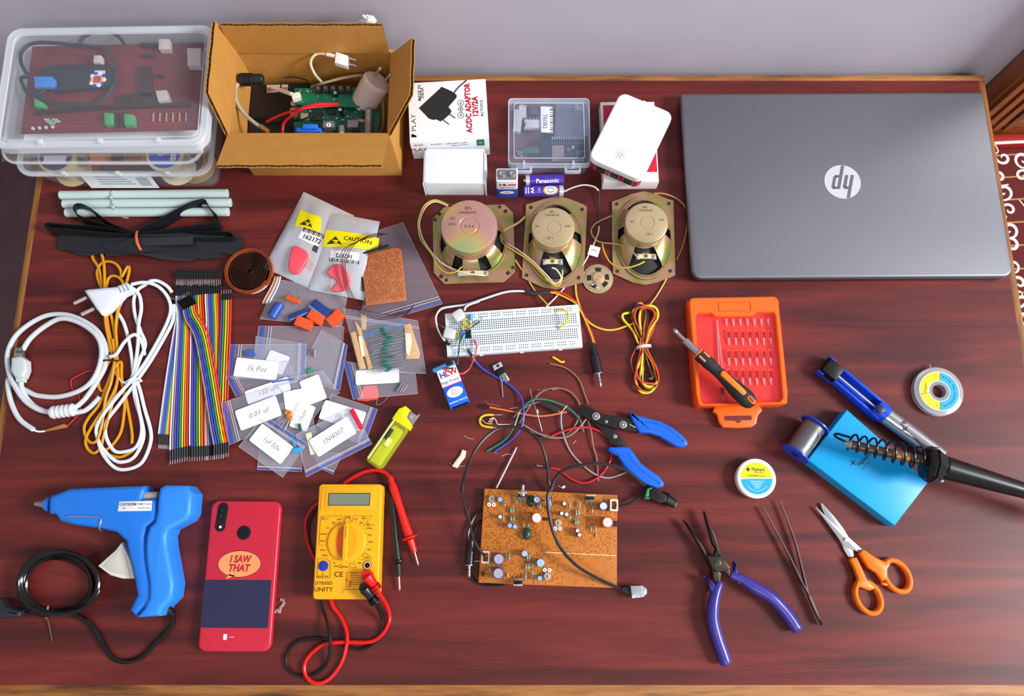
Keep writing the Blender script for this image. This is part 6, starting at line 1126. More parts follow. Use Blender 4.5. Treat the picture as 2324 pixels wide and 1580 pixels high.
for pts, ip in (([(1655, 605), (1668, 597), (1720, 632), (1830, 655), (1940, 685), (2040, 740), (2120, 800), (2165, 850), (2172, 890), (2140, 913), (2080, 910), (2000, 865), (1920, 815), (1840, 790), (1750, 785), (1722, 750), (1690, 690)], [(1740, 680), (1900, 705), (2030, 770), (2140, 865)]),
                ([(1465, 930), (1485, 910), (1600, 905), (1660, 912), (1700, 965), (1760, 1050), (1840, 1110), (1920, 1165), (1965, 1225), (1955, 1262), (1905, 1275), (1850, 1255), (1760, 1222), (1680, 1160), (1610, 1080), (1555, 990), (1500, 965)], [(1640, 960), (1700, 1050), (1800, 1140), (1930, 1230)])):
    mb = MB(); mb.prism(t.poly(cw(pts), 10), 1, 12.5, HBL, 3, 4, botbev=True); hd = t.part('handle', mb, label='bright blue moulded handle')
    mb = MB(); mb.tube(spl([t.L(*cw([q])[0], 12.4) for q in ip], 5), .6, C('#0a46a8', .4), 6, flat=.5); q = t.L(*cw([(ip[-1][0]-15, ip[-1][1]-8)])[0], 12.5); mb.cyl(q.x, q.y, 12.3, 12.65, .9, C('#0a2a6a', .5), 10); t.part('groove', mb, hd)
# ---- brown circuit board
pb = crop(1020, 1060, 4.15)
t = TR('prototype_board', 'large orange-brown perforated board populated with capacitors and resistors', 'circuit board', [(1099, 1109), (1401, 1124), (1400, 1335), (1086, 1323)], 9, 0)
w_, d_ = t.w/2, t.d/2; BO = C('#b4651a', .4, var=.08, bscale=60); BO2 = C('#7c4410', .6); BO3 = C('#cc8a38', .35, .1)
qc = [tuple(t.L(*c_, 9)[:2]) for c_ in ((1099.5, 1109), (1401, 1124), (1400, 1335), (1086, 1323))]
mb = MB(); mb.prism(qc, 7.2, 9, BO, .1); t.part('board', mb)
rr = random.Random(11); mb = MB(); Q = [Vector(c_) for c_ in qc]
NX, NY = 58, 42
for i in range(1, NX):
    for j in range(1, NY):
        u, v = i/NX, j/NY
        if (i > 34 and j > 29 and rr.random() < .7): continue
        c_ = (Q[0]*(1-u)+Q[1]*u)*(1-v)+(Q[3]*(1-u)+Q[2]*u)*v; a = .62
        mb.add([(c_.x-a, c_.y-a, 9.03), (c_.x+a, c_.y-a, 9.03), (c_.x+a, c_.y+a, 9.03), (c_.x-a, c_.y+a, 9.03)], [[0, 1, 2, 3]], BO2 if rr.random() < .42 else BO3)
        if rr.random() < .3: mb.add([(c_.x-a, c_.y+a*.3, 9.06), (c_.x+a, c_.y+a*.3, 9.06), (c_.x+a, c_.y+a, 9.06), (c_.x-a, c_.y+a, 9.06)], [[0, 1, 2, 3]], BO3)
a = t.L(*pb([(900, 802)])[0], 9); b = t.L(*pb([(1570, 835)])[0], 9); mb.tube([a+Vector((0, 0, .2)), b+Vector((0, 0, .2))], .45, C('#f0c890', .3, .3), 5); t.part('pad_grid', mb)
for x, y in ((-w_+8, -d_+8), (w_-8, -d_+8), (w_-8, d_-8), (-w_+8, d_-8), (0, 0)): mb = MB(); mb.cyl(x, y, 0, 7.2, 2, TIN, 12); t.part('standoff', mb)
def ecap(c_, r, h, col, top='#dfe2ea', ang=.4, mark=True):
    q = t.L(*pb([c_])[0], 9+h); mb = MB(); mb.at(q.x, q.y, 9.1); m = C(col, .3)
    mb.lathe([(r*.96, 0), (r, .6), (r*.94, 1.4), (r, 2), (r, h-1), (r*.94, h-.2), (r*.86, h)], m, 24); cp = t.part('capacitor', mb)
    mb = MB(); mb.at(q.x, q.y, 9.1+h+.02, rz=ang); mb.cyl(0, 0, 0, .15, r*.8, C(top, .35, .1), 22)
    if mark and r > 2.6:
        for k in range(3 if r > 5 else 2): mb.at(q.x, q.y, 9.1+h+.2, rz=ang+k*(2*PI/3 if r > 5 else PI/2)); mb.box(0 if r > 5 else -r*.6, r*.6, -.15, .15, 0, .1, C('#a0a2aa', .4))
    t.part('cap_top', mb, cp)
for c_ in ((823, 480), (1490, 522)): ecap(c_, 6, 16, '#e85a1c', '#e8e6e6')
for c_ in ((465, 868), (460, 1003)): ecap(c_, 6.2, 18, '#4a4488', '#a8a6b4')
ecap((823, 308), 3.8, 13, '#3f66b8'); ecap((1450, 368), 4.6, 12, '#3a5cae'); ecap((857, 903), 4.3, 12, '#7fa8e0', '#a8c8ee'); ecap((707, 816), 3.3, 11, '#7fa8e0', '#a8c8ee'); ecap((475, 305), 2.8, 10, '#5a8ad0', '#9cc4f0')
for c_ in ((568, 553), (616, 562), (850, 1048)): ecap(c_, 2.7, 10, '#4a78c8', '#9cc4f0')
for c_, co in (((478, 470), '#3a4a8a'), ((1082, 346), '#5a3030'), ((1058, 438), '#3a4a8a'), ((1103, 446), '#3a4a8a'), ((1206, 600), '#18181c'), ((1225, 640), '#18181c')): ecap(c_, 2.4, 9, co, '#eceef4')
def eres(a, b, vert=True, col='#4d8a78'):
    A = t.L(*pb([a])[0], 12.5); B = t.L(*pb([b])[0], 12.5); mb = MB(); mb.rod(A, B, 1.15, C(col, .35), 8, bev=.4); mb.rod(A+(B-A)*.35, A+(B-A)*.45, 1.22, C('#1d3a34', .4), 8); mb.rod(A+(B-A)*.6, A+(B-A)*.68, 1.22, C('#c8b070', .4), 8); d = (B-A).normalized()
    mb.tube([A, A-d*1.2, A-d*1.4-Vector((0, 0, 3.5))], .35, TIN, 4); mb.tube([B, B+d*1.2, B+d*1.4-Vector((0, 0, 3.5))], .35, TIN, 4); t.part('resistor', mb)
for x, y0, y1 in ((522, 325, 370), (578, 382, 425), (598, 382, 425), (508, 455, 500), (578, 468, 508), (602, 468, 508), (853, 348, 385), (1130, 345, 385), (1225, 330, 378), (1192, 410, 455), (1215, 410, 455), (1188, 495, 540), (1207, 495, 540), (1135, 452, 492), (1506, 370, 405), (1375, 560, 600), (742, 530, 565), (562, 825, 870), (733, 830, 870), (752, 830, 870), (722, 920, 962), (745, 920, 962), (786, 880, 920), (716, 1008, 1050), (783, 985, 1028), (382, 930, 970)): eres((x, y0), (x+1, y1))
eres((618, 288), (638, 345))
for c_, rx, ry, co in (((768, 320), 6, 8, '#1d3a24'), ((730, 630), 6, 9, '#1a4430')):
    q = t.L(*pb([c_])[0], 14); mb = MB(); mb.ball(q.x, q.y, 13, 4.6, C(co, .25), 16, .8, 1.5); t.part('film_capacitor', mb)
for c_, s in (((398, 300), -1), ((1022, 525), -1), ((920, 1028), 1)):
    q = t.L(*pb([c_])[0], 13); mb = MB(); mb.at(q.x, q.y, 9.1); mb.cyl(0, 0, 0, 4.5, 4, C('#a39c92', .35, .3), 22, .5); mb.cyl(0, 0, 4.5, 5, 2.8, C('#c9b49c', .35, .3), 18); mb.box(-.5, .5, -2, 1.5, 5, 5.2, C('#2a2422', .5)); t.part('trimmer', mb)
    for k in (-1, 1): mb = MB(); mb.at(q.x+k*2.6, q.y+s*6.2, 9.1); mb.cyl(0, 0, 0, 1.5, 2.2, C('#f0eeea', .4), 14); mb.cyl(0, 0, 1.5, 1.7, .8, C('#6a645e', .5), 10); t.part('trimmer_foot', mb)
def reg(bar, legs, s, bolt=False):
    (x0, y0), (x1, y1) = bar; A = t.L(*pb([(x0, y0)])[0], 24); B = t.L(*pb([(x1, y1)])[0], 24); mb = MB(); mb.prism([(A.x, A.y-.7), (B.x, B.y-.7), (B.x, B.y+.7), (A.x, A.y+.7)], 14, 25, C('#d8d6d4', .3, .6), .2); t.part('metal_tab', mb)
    mb = MB(); yy = -s*2.4; mb.prism([(A.x+.5, A.y+yy-1.8), (B.x-.5, B.y+yy-1.8), (B.x-.5, B.y+yy+1.8), (A.x+.5, A.y+yy+1.8)], 13.5, 20, BLACK, .5); t.part('regulator_body', mb)
    for k in range(5): x = A.x+2+k*(B.x-A.x-4)/4; mb = MB(); mb.tube([(x, A.y-s*2.5, 14), (x+(k-2)*.5, A.y-s*6, 13), (x+(k-2)*.8, A.y-s*9-(k % 2)*2, 9)], .5, TIN, 5); t.part('leg', mb)
    if bolt: mb = MB(); cx_ = (A.x+B.x)/2; mb.rod((cx_, A.y-1.5, 21), (cx_, A.y+9, 21), 1.8, STEEL, 12); mb.rod((cx_, A.y+.8, 21), (cx_, A.y+3.6, 21), 3.4, STEEL, 6); mb.rod((cx_, A.y-3, 21), (cx_, A.y-.8, 21), 3, STEEL, 12); t.part('bolt', mb)
reg(((648, 245), (732, 245)), None, 1, True); reg(((1285, 270), (1375, 270)), None, 1); reg(((602, 1112), (690, 1112)), None, -1)
for pts in ([(540, 1000), (552, 1000), (555, 1040), (545, 1040)], [(1375, 625), (1385, 625), (1390, 660), (1380, 660)]): mb = MB(); mb.prism(t.poly(pb(pts), 11), 9.1, 11.5, C('#e8b870', .4), .5); t.part('orange_part', mb)
for a, b in (((695, 520), (705, 565)), ((1330, 560), (1335, 598)), ((1350, 380), (1345, 430))): eres(a, b, col='#a8744a')
for c_ in ((340, 850), (1550, 360)):
    q = t.L(*pb([c_])[0], 14); mb = MB(); mb.at(q.x, q.y, 9.1); mb.ring(rrect(9, 13, 1, 2), rrect(5.5, 9, .5, 2), 0, 6, C('#e8dccc', .4), .3); t.part('header', mb)
q = t.L(*pb([(315, 1010)])[0], 12); mb = MB(); mb.cyl(q.x, q.y, 9.1, 11, 2, C('#4a2a14', .5), 12); t.part('pin_pair', mb)
mb = MB(); q = t.L(*pb([(885, 490)])[0], 14); mb.box(q.x-2, q.x+8, q.y-1.5, q.y+1.5, 9.1, 12.5, C('#2a1a1a', .4), .5); q = t.L(*pb([(1560, 535)])[0], 14); mb.box(q.x-4, q.x+3, q.y-3, q.y+3, 9.1, 12.5, C('#2a1a1a', .4), .5); t.part('dark_component', mb)
mb = MB(); 
for k, (m_, dx) in enumerate(((C('#e8e8f0', .4), 0), (C('#4a58c8', .4), 6), (C('#e8e8f0', .4), 14), (C('#4a58c8', .4), -4), (C('#2a2a2e', .4), 20))): mb.tube(spl(t.Ls(pb([(935+dx, 395, 10), (945+dx, 350, 18), (930+dx, 310, 20), (950+dx*.5, 285, 14)])), 4), .9, m_, 6)
mb.tube(spl(t.Ls(pb([(905, 325, 10), (912, 300, 16), (925, 290, 16)])), 4), 1.3, C('#e8dccc', .4), 6); t.part('coloured_leads', mb)
# cords on the board
t = wire('black_cable', 'braided black cord looping over the stripper and across the brown board to the silver socket', 'cord', cw([(1800, 1250, 14), (1750, 1210, 15), (1620, 1110, 24), (1480, 1065, 30), (1380, 1055, 34), (1230, 1070, 36), (1090, 1110, 34), (1010, 1180, 32)])+pb([(960, 200, 30), (925, 270, 30), (935, 430, 30), (980, 620, 28), (1060, 780, 26), (1200, 930, 24), (1380, 1040, 18), (1560, 1125, 10), (1610, 1150, 5)]), 2.0, C('#241c1c', .45, bump=.3))
mb = MB(); mb.prism(t.poly(pb([(1705, 1120), (1825, 1118), (1835, 1225), (1720, 1238)]), 12), 1, 13, C('#b9bfc2', .25, .6, bump=.5, bscale=250), .8); t.part('socket_body', mb, label='dented silver socket')
mb = MB(); a = t.L(*pb([(1825, 1172)])[0], 6); b = t.L(*pb([(1855, 1172)])[0], 6); mb.rod(a, b, 5.2, C('#d8d4d2', .3, .3), 16, 4, 1); t.part('socket_nose', mb)
mb = MB(); mb.prism(t.poly(pb([(1640, 1128), (1705, 1120), (1715, 1215), (1650, 1180), (1600, 1150)]), 6), .8, 9, C('#1d1a1a', .5), 1); t.part('rear_sleeve', mb)
t = T('dc_adaptor', 'black barrel jack adaptor with green screw terminal below the lower blue handle', 'adaptor', *P(1495, 1128, 0)[:2], 0)
mb = MB(); a = t.L(*pb([(1900, 240)])[0], 9); b = t.L(*pb([(2035, 300)])[0], 8); c_ = t.L(*pb([(2125, 352)])[0], 7); mb.prism(t.poly(pb([(1885, 210), (1925, 200), (2050, 270), (2040, 330), (1990, 345), (1880, 290)]), 14), 1, 15, BLACK, 1.5, 3); mb.rod(b-(c_-b)*.5, c_, 6.5, BLACK, 20, 5.2, .8)
for k in range(4): q = b+(c_-b)*(k*.12-.3); mb.rod(q, q+(c_-b)*.05, 7, BLACK, 20)
t.part('body', mb); mb = MB(); mb.rod(c_, c_+(c_-b)*.06, 3.2, C('#d8c8b8', .3, .6), 14); t.part('barrel_opening', mb)
mb = MB(); mb.prism(t.poly(pb([(1865, 205), (1910, 190), (1890, 300), (1840, 300)]), 14), 1, 14, C('#2f9a5a', .4), .5)
for x_, y_ in ((1878, 285), (1855, 285)): mb.prism(t.poly(pb([(x_-8, y_-8), (x_+8, y_-8), (x_+8, y_+8), (x_-8, y_+8)]), 14), 14, 14.2, C('#123a22', .5))
t.part('screw_terminal', mb, label='green screw terminal')
wire('black_wire', 'thin black wire pair from the board header to the green terminal', 'wire', pb([(1555, 360, 14), (1620, 365, 10), (1720, 330, 8), (1800, 270, 8), (1850, 215, 10)]), 1.5, CB2)
t = wire('audio_lead', 'black cord with 3.5 mm plug lying at the left of the brown board', 'cable', pb([(300, 400, 2), (240, 460, 3), (200, 540, 4), (175, 640, 5), (180, 700, 6)]), 1.6, CB2)
mb = MB(); mb.tube(spl(t.Ls(pb([(300, 500, 2), (260, 560, 3), (220, 660, 4), (200, 720, 6)])), 5), 1.5, CB2, 7); mb.tube(spl(t.Ls(pb([(205, 1030, 2), (250, 1085, 1.8), (340, 1110, 1.8), (430, 1112, 1.8), (520, 1105, 1.8)])), 5), 1.7, CB2, 7); mb.tube(spl(t.Ls(pb([(235, 888, 2), (285, 885, 3)])), 5), .5, TIN, 5); mb.tube(spl(t.Ls(pb([(190, 480, 3), (180, 420, 3), (195, 370, 3)])), 5), .8, C('#3a2020', .5), 5); t.part('cord_loop', mb)
jack(t, t.L(*pb([(205, 690)])[0], 6.5), t.L(*pb([(187, 918)])[0], 6), t.L(*pb([(186, 1045)])[0], 5.5), 3.6, 5)
# ================================================================ tools on the right
c4 = crop(1500, 640, 4.39)
OR = C('#ff6414', .38); OR2 = C('#f4460f', .38)
t = TR('bit_case', 'orange screwdriver bit case with clear reddish window, closed', 'tool case', [(1565, 675), (1768, 672), (1790, 917), (1580, 921)], 22)
w_, d_ = t.w/2, t.d/2
mb = MB(); mb.prism(rrect(2*w_, 2*d_, 6, 5), 0, 11, OR2, .8); mb.ring(rrect(2*w_, 2*d_, 6, 5), rrect(2*w_-6, 2*d_-6, 4, 5), 11, 12.5, OR2)
mb.prism(t.poly(c4([(520, 1290), (560, 1320), (580, 1400), (620, 1448), (760, 1455), (910, 1445), (950, 1410), (965, 1330), (1010, 1280), (980, 1230), (540, 1235)]), 8), 3, 9, OR, 1.2)
t.part('tray_shell', mb)
mb = MB(); sl = t.poly(c4([(640, 1335), (625, 1350), (635, 1380), (740, 1385), (752, 1405), (785, 1405), (800, 1380), (900, 1378), (910, 1352), (895, 1330)]), 9); mb.prism(sl, 9.02, 9.1, C('#6a1a14', .5)); t.part('hang_slot', mb)
win = t.poly(c4([(365, 312), (500, 308), (545, 340), (920, 338), (965, 300), (1120, 302), (1140, 330), (1215, 1150), (1185, 1190), (430, 1210), (400, 1180), (348, 350)]), 22)
n = len(win); ctr = Vector((sum(p[0] for p in win)/n, sum(p[1] for p in win)/n))
def rayout(p):
    d = Vector(p)-ctr; k = min((w_-.6)/abs(d.x) if abs(d.x) > 1e-6 else 1e9, (d_-.6)/abs(d.y) if abs(d.y) > 1e-6 else 1e9); return None
def dense(P_, m=8):
    out = []
    for i in range(len(P_)):
        a = Vector(P_[i]); b = Vector(P_[(i+1) % len(P_)])
        for k in range(m): out.append(tuple(a+(b-a)*k/m))
    return out
wd = dense(win); ctr = Vector((0, 0)); outl = []
for p in wd:
    x = p[0]/(w_-8); y = p[1]/(d_-10); m_ = max(abs(x), abs(y)); d = Vector((p[0], p[1])); k = min(w_/max(1e-6, abs(d.x)), d_/max(1e-6, abs(d.y))); q = d*k
    r_ = 6
    if abs(q.x) > w_-r_ and abs(q.y) > d_-r_:
        cc = Vector(((w_-r_)*(1 if q.x > 0 else -1), (d_-r_)*(1 if q.y > 0 else -1))); e = q-cc; q = cc+e.normalized()*r_
    outl.append((q.x, q.y))
mb = MB(); mb.ring(outl, wd, 12.6, 21.5, OR, 1.6); lidp = t.part('lid_frame', mb)
mb = MB(); q = t.L(*c4([(735, 245)])[0], 22); mb.ring(rrect(38, 11, 1, 2, q.x, q.y), rrect(37, 10, 1, 2, q.x, q.y), 21.5, 22, C('#c83a10', .4)); t.part('hinge_tab_mark', mb)
for s in (-1, 1): mb = MB(); mb.rod((s*(w_-1), d_-7, 13), (s*(w_+1.2), d_-7, 13), 6, OR2, 18, bev=.8); t.part('hinge_knuckle', mb)
mb = MB(); mb.prism(win, 18, 19, C('#ea3a4c', .1, 0, .2)); t.part('window', mb, label='clear red-tinted window')
mb = MB(); mb.prism(rrect(2*w_-8, 2*d_-8, 4, 4), 11.02, 11.6, C('#ee4a2a', .45)); t.part('tray_insert', mb)
for r_, (y0, yt) in enumerate(((365, 400), (475, 590), (670, 790), (865, 990))):
    for k in range(7):
        x = 620+k*70+(25 if r_ else 0); q = t.L(*c4([(x+30, yt)])[0], 14)
        if r_: mb = MB(); q2 = t.L(*c4([(x+30, y0+50)])[0], 14); mb.ring(rrect(6.6, 12, 1, 2, q2.x, q2.y), rrect(4.8, 10, .8, 2, q2.x, q2.y-1.2), 11.6, 14.2, OR, .2); mb.box(q2.x-2.4, q2.x+2.4, q2.y-6, q2.y+3.6, 11.62, 11.8, C('#98241a', .5)); t.part('bit_slot', mb)
        mb = MB(); mb.rod((q.x, q.y+4, 13.5), (q.x, q.y, 13.5), 1.9, C('#c9c4c4', .3, .4), 6); mb.rod((q.x, q.y, 13.5), (q.x+.6, q.y-5, 13.5), 1.1, C('#f0ecec', .25, .3), 8, .5); t.part('bit', mb)
mb = MB(); a = t.L(*c4([(558, 380)])[0], 14)
for e in ((575, 830), (615, 900)): b = t.L(*c4([e])[0], 14); mb.tube([a, (a+b)/2+Vector((0, 0, .6)), b], 1.0, C('#dccccc', .3, .4), 5)
t.part('stored_tweezers', mb)
for pts, co in (([(600, 1050), (635, 1060), (635, 1125), (605, 1120)], '#6a3018'), ([(612, 1125), (622, 1125), (620, 1200), (612, 1200)], '#b89a98'), ([(628, 1125), (636, 1125), (634, 1200), (628, 1200)], '#b89a98')): mb = MB(); mb.prism(t.poly(c4(pts), 14), 11.7, 14, C(co, .4), .3); t.part('stored_tool', mb)
# screwdriver
t = T('screwdriver', 'black and orange screwdriver lying across the orange bit case', 'screwdriver', *P(1640, 850, 22)[:2], 22)
A = t.L(*c4([(125, 470)])[0], 32); B = t.L(*c4([(235, 580)])[0], 33); Cc = t.L(*c4([(370, 710)])[0], 33); D = t.L(*c4([(925, 1235)])[0], 33)
mb = MB(); mb.rod(A+(B-A)*.35, B, 2.5, STEEL, 6); mb.rod(A, A+(B-A)*.2, 1.1, STEEL, 8, 2.9); mb.rod(A+(B-A)*.2, A+(B-A)*.36, 2.9, STEEL, 10, 2.1); t.part('bit', mb)
mb = MB(); mb.rod(B, Cc, 4.4, C('#b4b2b2', .25, .9), 24, bev=.6); t.part('shaft_sleeve', mb)
L_ = mb.along(Cc, D); mb2 = MB(); mb2.M = mb.M
DK = C('#232326', .5, bump=.1, bscale=300); prof = [(5.5, 0), (7.3, 1.5), (7.6, 8), (7.4, 16), (7.6, 20), (6.6, 30), (6.3, 40), (7, 52), (8.4, 64), (9.6, 76), (10.2, 86), (9.8, 94), (8, 100), (4.5, 104), (.1, 105)]
k_ = L_/105; mb2.lathe([(r, z*k_) for r, z in prof], DK, 28); hd = t.part('handle', mb2, label='black rubber handle')
mb2 = MB(); mb2.M = mb.M; mb2.lathe([(5.8, -.8), (7.1, -.3), (7.3, 1.6), (5.8, 1.6)], C('#e07848', .4), 28); t.part('orange_collar', mb2, hd)
ax = (D-Cc).normalized(); pr = Vector((ax.y, -ax.x, 0)); up = Vector((0, 0, 1))
def onh(s, off, w, l, m, h):
    c_ = Cc+ax*(s*L_)+pr*off; mb = MB(); R = Matrix.Identity(4); R.col[0][:3] = ax[:]; R.col[1][:3] = (-pr)[:]; R.col[2][:3] = up[:]; R.translation = c_; mb.M = R; mb.prism(rrect(l, w, w*.48, 5), 0, h, m, .5); return mb
OG = C('#f07818', .4)
t.part('orange_inlay', onh(.60, 0, 6.5, 36, OG, 10.1), hd); t.part('orange_inlay', onh(.09, 3.6, 2.2, 10, C('#e88a58', .4), 7.6), hd); t.part('orange_inlay', onh(.09, -3.6, 2.2, 10, C('#e88a58', .4), 7.6), hd)
mb = onh(.915, 0, 5.6, 10.5, OG, 10.3); t.part('orange_inlay', mb, hd); mb = onh(.915, 0, 3.4, 7.5, C('#8a2c18', .5), 10.5); t.part('hang_hole', mb, hd)
# ---- desoldering pump
cr = crop(1640, 800, 3.398)
t = T('desoldering_pump', 'blue and silver desoldering pump lying diagonally behind the blue block', 'desoldering pump', *P(1990, 920, 0)[:2], 0)
BL = C('#1546c8', .3)
A = t.L(*cr([(840, 140)])[0], 12); B = t.L(*cr([(1215, 455)])[0], 12); D = t.L(*cr([(1680, 800)])[0], 12); ax = (B-A).normalized(); pr = Vector((-ax.y, ax.x, 0))
def obox(mb, c0, c1, hw, z0, z1, m, bev=.5): mb.prism([tuple((c0+pr*hw)[:2]), tuple((c1+pr*hw)[:2]), tuple((c1-pr*hw)[:2]), tuple((c0-pr*hw)[:2])], z0, z1, m, bev)
mb = MB(); Lb = (B-A).length; obox(mb, A-ax*7, B+ax*3, 10.5, 2, 7, BL); 
for s in (-1, 1): mb.prism([tuple((A+ax*9+pr*(s*10.5))[:2]), tuple((B+ax*3+pr*(s*10.5))[:2]), tuple((B+ax*3+pr*(s*7.2))[:2]), tuple((A+ax*9+pr*(s*7.2))[:2])], 2, 17, BL, .8)
mb.rod(B-ax*8, B+ax*8, 10.8, BL, 28, bev=1); t.part('blue_barrel', mb)
mb = MB(); obox(mb, A-ax*10, A+ax*10, 9.4, 3, 19, C('#08080a', .35), 2); t.part('plunger_cap', mb)
mb = MB(); 
for s in (-1, 1): mb.prism([tuple((A-ax*12+pr*(s*12))[:2]), tuple((A-ax*4+pr*(s*12))[:2]), tuple((A-ax*4+pr*(s*10))[:2]), tuple((A-ax*12+pr*(s*10))[:2])], 2, 15, BL, .6)
t.part('end_guard', mb)
mb = MB(); mb.rod(A+ax*8, B-ax*8, 1.6, C('#d2d4d8', .25, .8), 12); t.part('plunger_rod', mb)
mb = MB(); q = B-ax*4-pr*2; mb.cyl(q.x, q.y, 21, 23.5, 5, C('#16203c', .4), 22, .8); t.part('release_button', mb)
mb = MB(); mb.rod(B+ax*6, D, 10.2, C('#b9babd', .22, .9), 32, bev=.6); tb = t.part('metal_tube', mb)
mb = MB(); R = Matrix.Identity(4); ax2 = (D-B).normalized(); pr2 = Vector((ax2.y, -ax2.x, 0)); c_ = B+ax2*28; R.col[0][:3] = (-pr2)[:]; R.col[1][:3] = (-ax2)[:]; R.col[2][:3] = (0, 0, 1); R.translation = c_+Vector((0, 0, 10.3)); mb.M = R; mb.text('Flip', 6, INK, 2, 3, 0, bold=.02); mb.prism([(-7, -1), (-3, 0), (-1, 4), (-2, -1), (2, -3), (-2, -3), (-4, -7), (-5, -3)], 0, .1, INK); t.part('lettering', mb, tb)
# ---- blue stand with spring
t = TR('iron_stand', 'sky-blue soldering iron stand block with a black spring holder', 'iron stand', [(1922.5, 929.5), (2108, 1094), (2031, 1194), (1833, 1044)], 20)
w_, d_ = t.w/2, t.d/2; SK = C('#0a9cdc', .32)
qc = [tuple(t.L(*c_, 20)[:2]) for c_ in ((1922.5, 929.5), (2108, 1094), (2031, 1194), (1833, 1044))]
mb = MB(); mb.prism(qc, 0, 20, SK, 1.4, 3); t.part('base_block', mb)
mb = MB(); c_ = t.L(*cr([(1060, 830)])[0], 20); rz_ = math.atan2((t.L(*cr([(1090, 800)])[0], 20)-c_).y, (t.L(*cr([(1090, 800)])[0], 20)-c_).x); mb.text('Flipkart', 6.5, C('#0b3a5c', .5), c_.x+3, c_.y+3, 20.1, rz=rz_, bold=.02); mb.text('SmartBuy', 3.5, C('#0b3a5c', .5), c_.x+8, c_.y-1, 20.1, rz=rz_)
q = t.L(*cr([(1030, 845)])[0], 20); mb.at(q.x-2, q.y-3, 20.05, rz=rz_); mb.prism([(-5, 0), (-1, 1), (0, 5), (1, 1), (5, 1), (1, -1), (1, -5), (-1, -1)], 0, .1, C('#0b3a5c', .5)); mb.M = Matrix.Identity(4)
t.part('lettering', mb)
SP = C('#0e1626', .3, .3); a = t.L(*cr([(975, 690)])[0], 44); b = t.L(*cr([(1540, 820)])[0], 52); mb = MB(); L_ = (b-a).length; ax = (b-a).normalized(); s1 = Vector((ax.y, -ax.x, 0)).normalized(); s2 = ax.cross(s1)
pts = []
for i in range(181): q = i/180; an = q*2*PI*8; r = 9+3.5*q; pts.append(a+ax*(L_*q)+s1*(r*math.cos(an))+s2*(r*math.sin(an)))
mb.tube(pts, 1.15, SP, 7); t.part('spring_holder', mb)
mb = MB(); mb.tube(spl([t.L(*cr([q[:2]])[0], q[2]) for q in ((985, 655, 50), (930, 640, 46), (885, 628, 42), (862, 636, 40), (885, 658, 40), (930, 680, 42), (975, 700, 40))], 5), 1.3, SP, 7); mb.tube(spl([t.L(*cr([q[:2]])[0], q[2]) for q in ((1545, 960, 20), (1530, 930, 30), (1520, 850, 42))], 4), 1.6, SP, 7); mb.rod((0, 0, 0), (0, 0, .1), .1, SP); t.part('wire_bracket', mb)
for x0, y0, x1, y1 in ((1030, 960, 1180, 790), (1065, 975, 1205, 800)): pass
# iron
t = T('soldering_iron', 'soldering iron with thick black handle resting in the spring holder', 'soldering iron', *P(2200, 1080, 0)[:2], 0)
a = t.L(*cr([(935, 700)])[0], 43); b = t.L(*cr([(1560, 840)])[0], 52); ax = (b-a).normalized()
mb = MB(); mb.rod(a, a+ax*8, 2.2, C('#b9b6b4', .3, .8), 14, 5, .6); mb.rod(a+ax*8, b, 5.2, C('#5a4a40', .35, .7), 22); mb.rod(a+(b-a)*.6, a+(b-a)*.8, 5.5, C('#a07850', .35, .7), 22); t.part('heating_barrel', mb)
c0 = t.L(*cr([(1555, 855)])[0], 52); c1 = t.L(*cr([(1730, 890)])[0], 54); BK = C('#0b0b0d', .3)
axc = (c1-c0).normalized(); mb = MB(); mb.rod(c0, c0+(c1-c0)*.35, 19, BK, 8, 20.5, 1.5); mb.rod(c0+(c1-c0)*.35, c1, 20.5, BK, 8, 12, 1); t.part('collar', mb)
for s in (-1, 1): mb = MB(); q = c0+(c1-c0)*.5+Vector((0, s*17, 8)); mb.ball(q.x, q.y, q.z, 2.4, STEEL, 10); t.part('collar_screw', mb)
e0 = t.L(*cr([(1700, 885)])[0], 54); e1 = t.L(2340, 1118, 52); e2 = t.L(2480, 1175, 44); mb = MB(); mb.rod(e0, e1, 12.8, BK, 28, 8.4, 1); mb.rod(e1, e2, 8.4, BK, 24, 9.5, 2); t.part('handle', mb)
p3 = t.L(2480, 1175, 44); mb = MB(); mb.tube(spl([p3, p3+Vector((20, -5, -14)), p3+Vector((45, -20, -60)), p3+Vector((75, -40, -110)), p3+Vector((120, -70, -147)), p3+Vector((200, -110, -150)), p3+Vector((260, -170, -150))], 5), 3, BK, 8); t.part('mains_cord', mb)
# solder spool
t = T('solder_spool', 'blue-flanged reel of silver solder wire lying left of the blue block', 'solder reel', *P(1830, 998, 0)[:2], 0)
a = t.L(*cr([(560, 780)])[0], 17.5); b = t.L(*cr([(715, 560)])[0], 17.5); ax = (b-a).normalized(); BF = C('#1440b8', .32)
for q0 in (a, b):
    mb = MB(); L_ = mb.along(q0-ax*1.2, q0+ax*1.2); mb.lathe([(5, 0), (16.5, 0), (17, .5), (17, 1.9), (16.5, 2.4), (12, 2.4), (5, 2.4)], BF, 36); mb.lathe([(5, 0), (5, 2.4)], C('#0a1c58', .5), 20); t.part('flange', mb)
mb = MB(); Lr = (b-a).length; L_ = mb.along(a+ax*1.3, b-ax*1.3); prof = []; nn = int(Lr/1.25)
for i in range(nn):
    z = (Lr-2.6)*i/nn; dz = (Lr-2.6)/nn; prof += [(11.9, z), (12.9, z+dz*.3), (12.9, z+dz*.6), (11.9, z+dz*.95)]
mb.lathe(prof, C('#a8a8aa', .35, .8, bump=.3, bscale=700), 30); t.part('solder_winding', mb)
mb = MB(); mb.tube(spl([t.L(*cr([q[:2]])[0], q[2]) for q in ((735, 600, 30), (750, 640, 28), (735, 680, 26), (700, 730, 28))], 5), .7, C('#c4c4c6', .3, .8), 6); t.part('solder_end', mb)
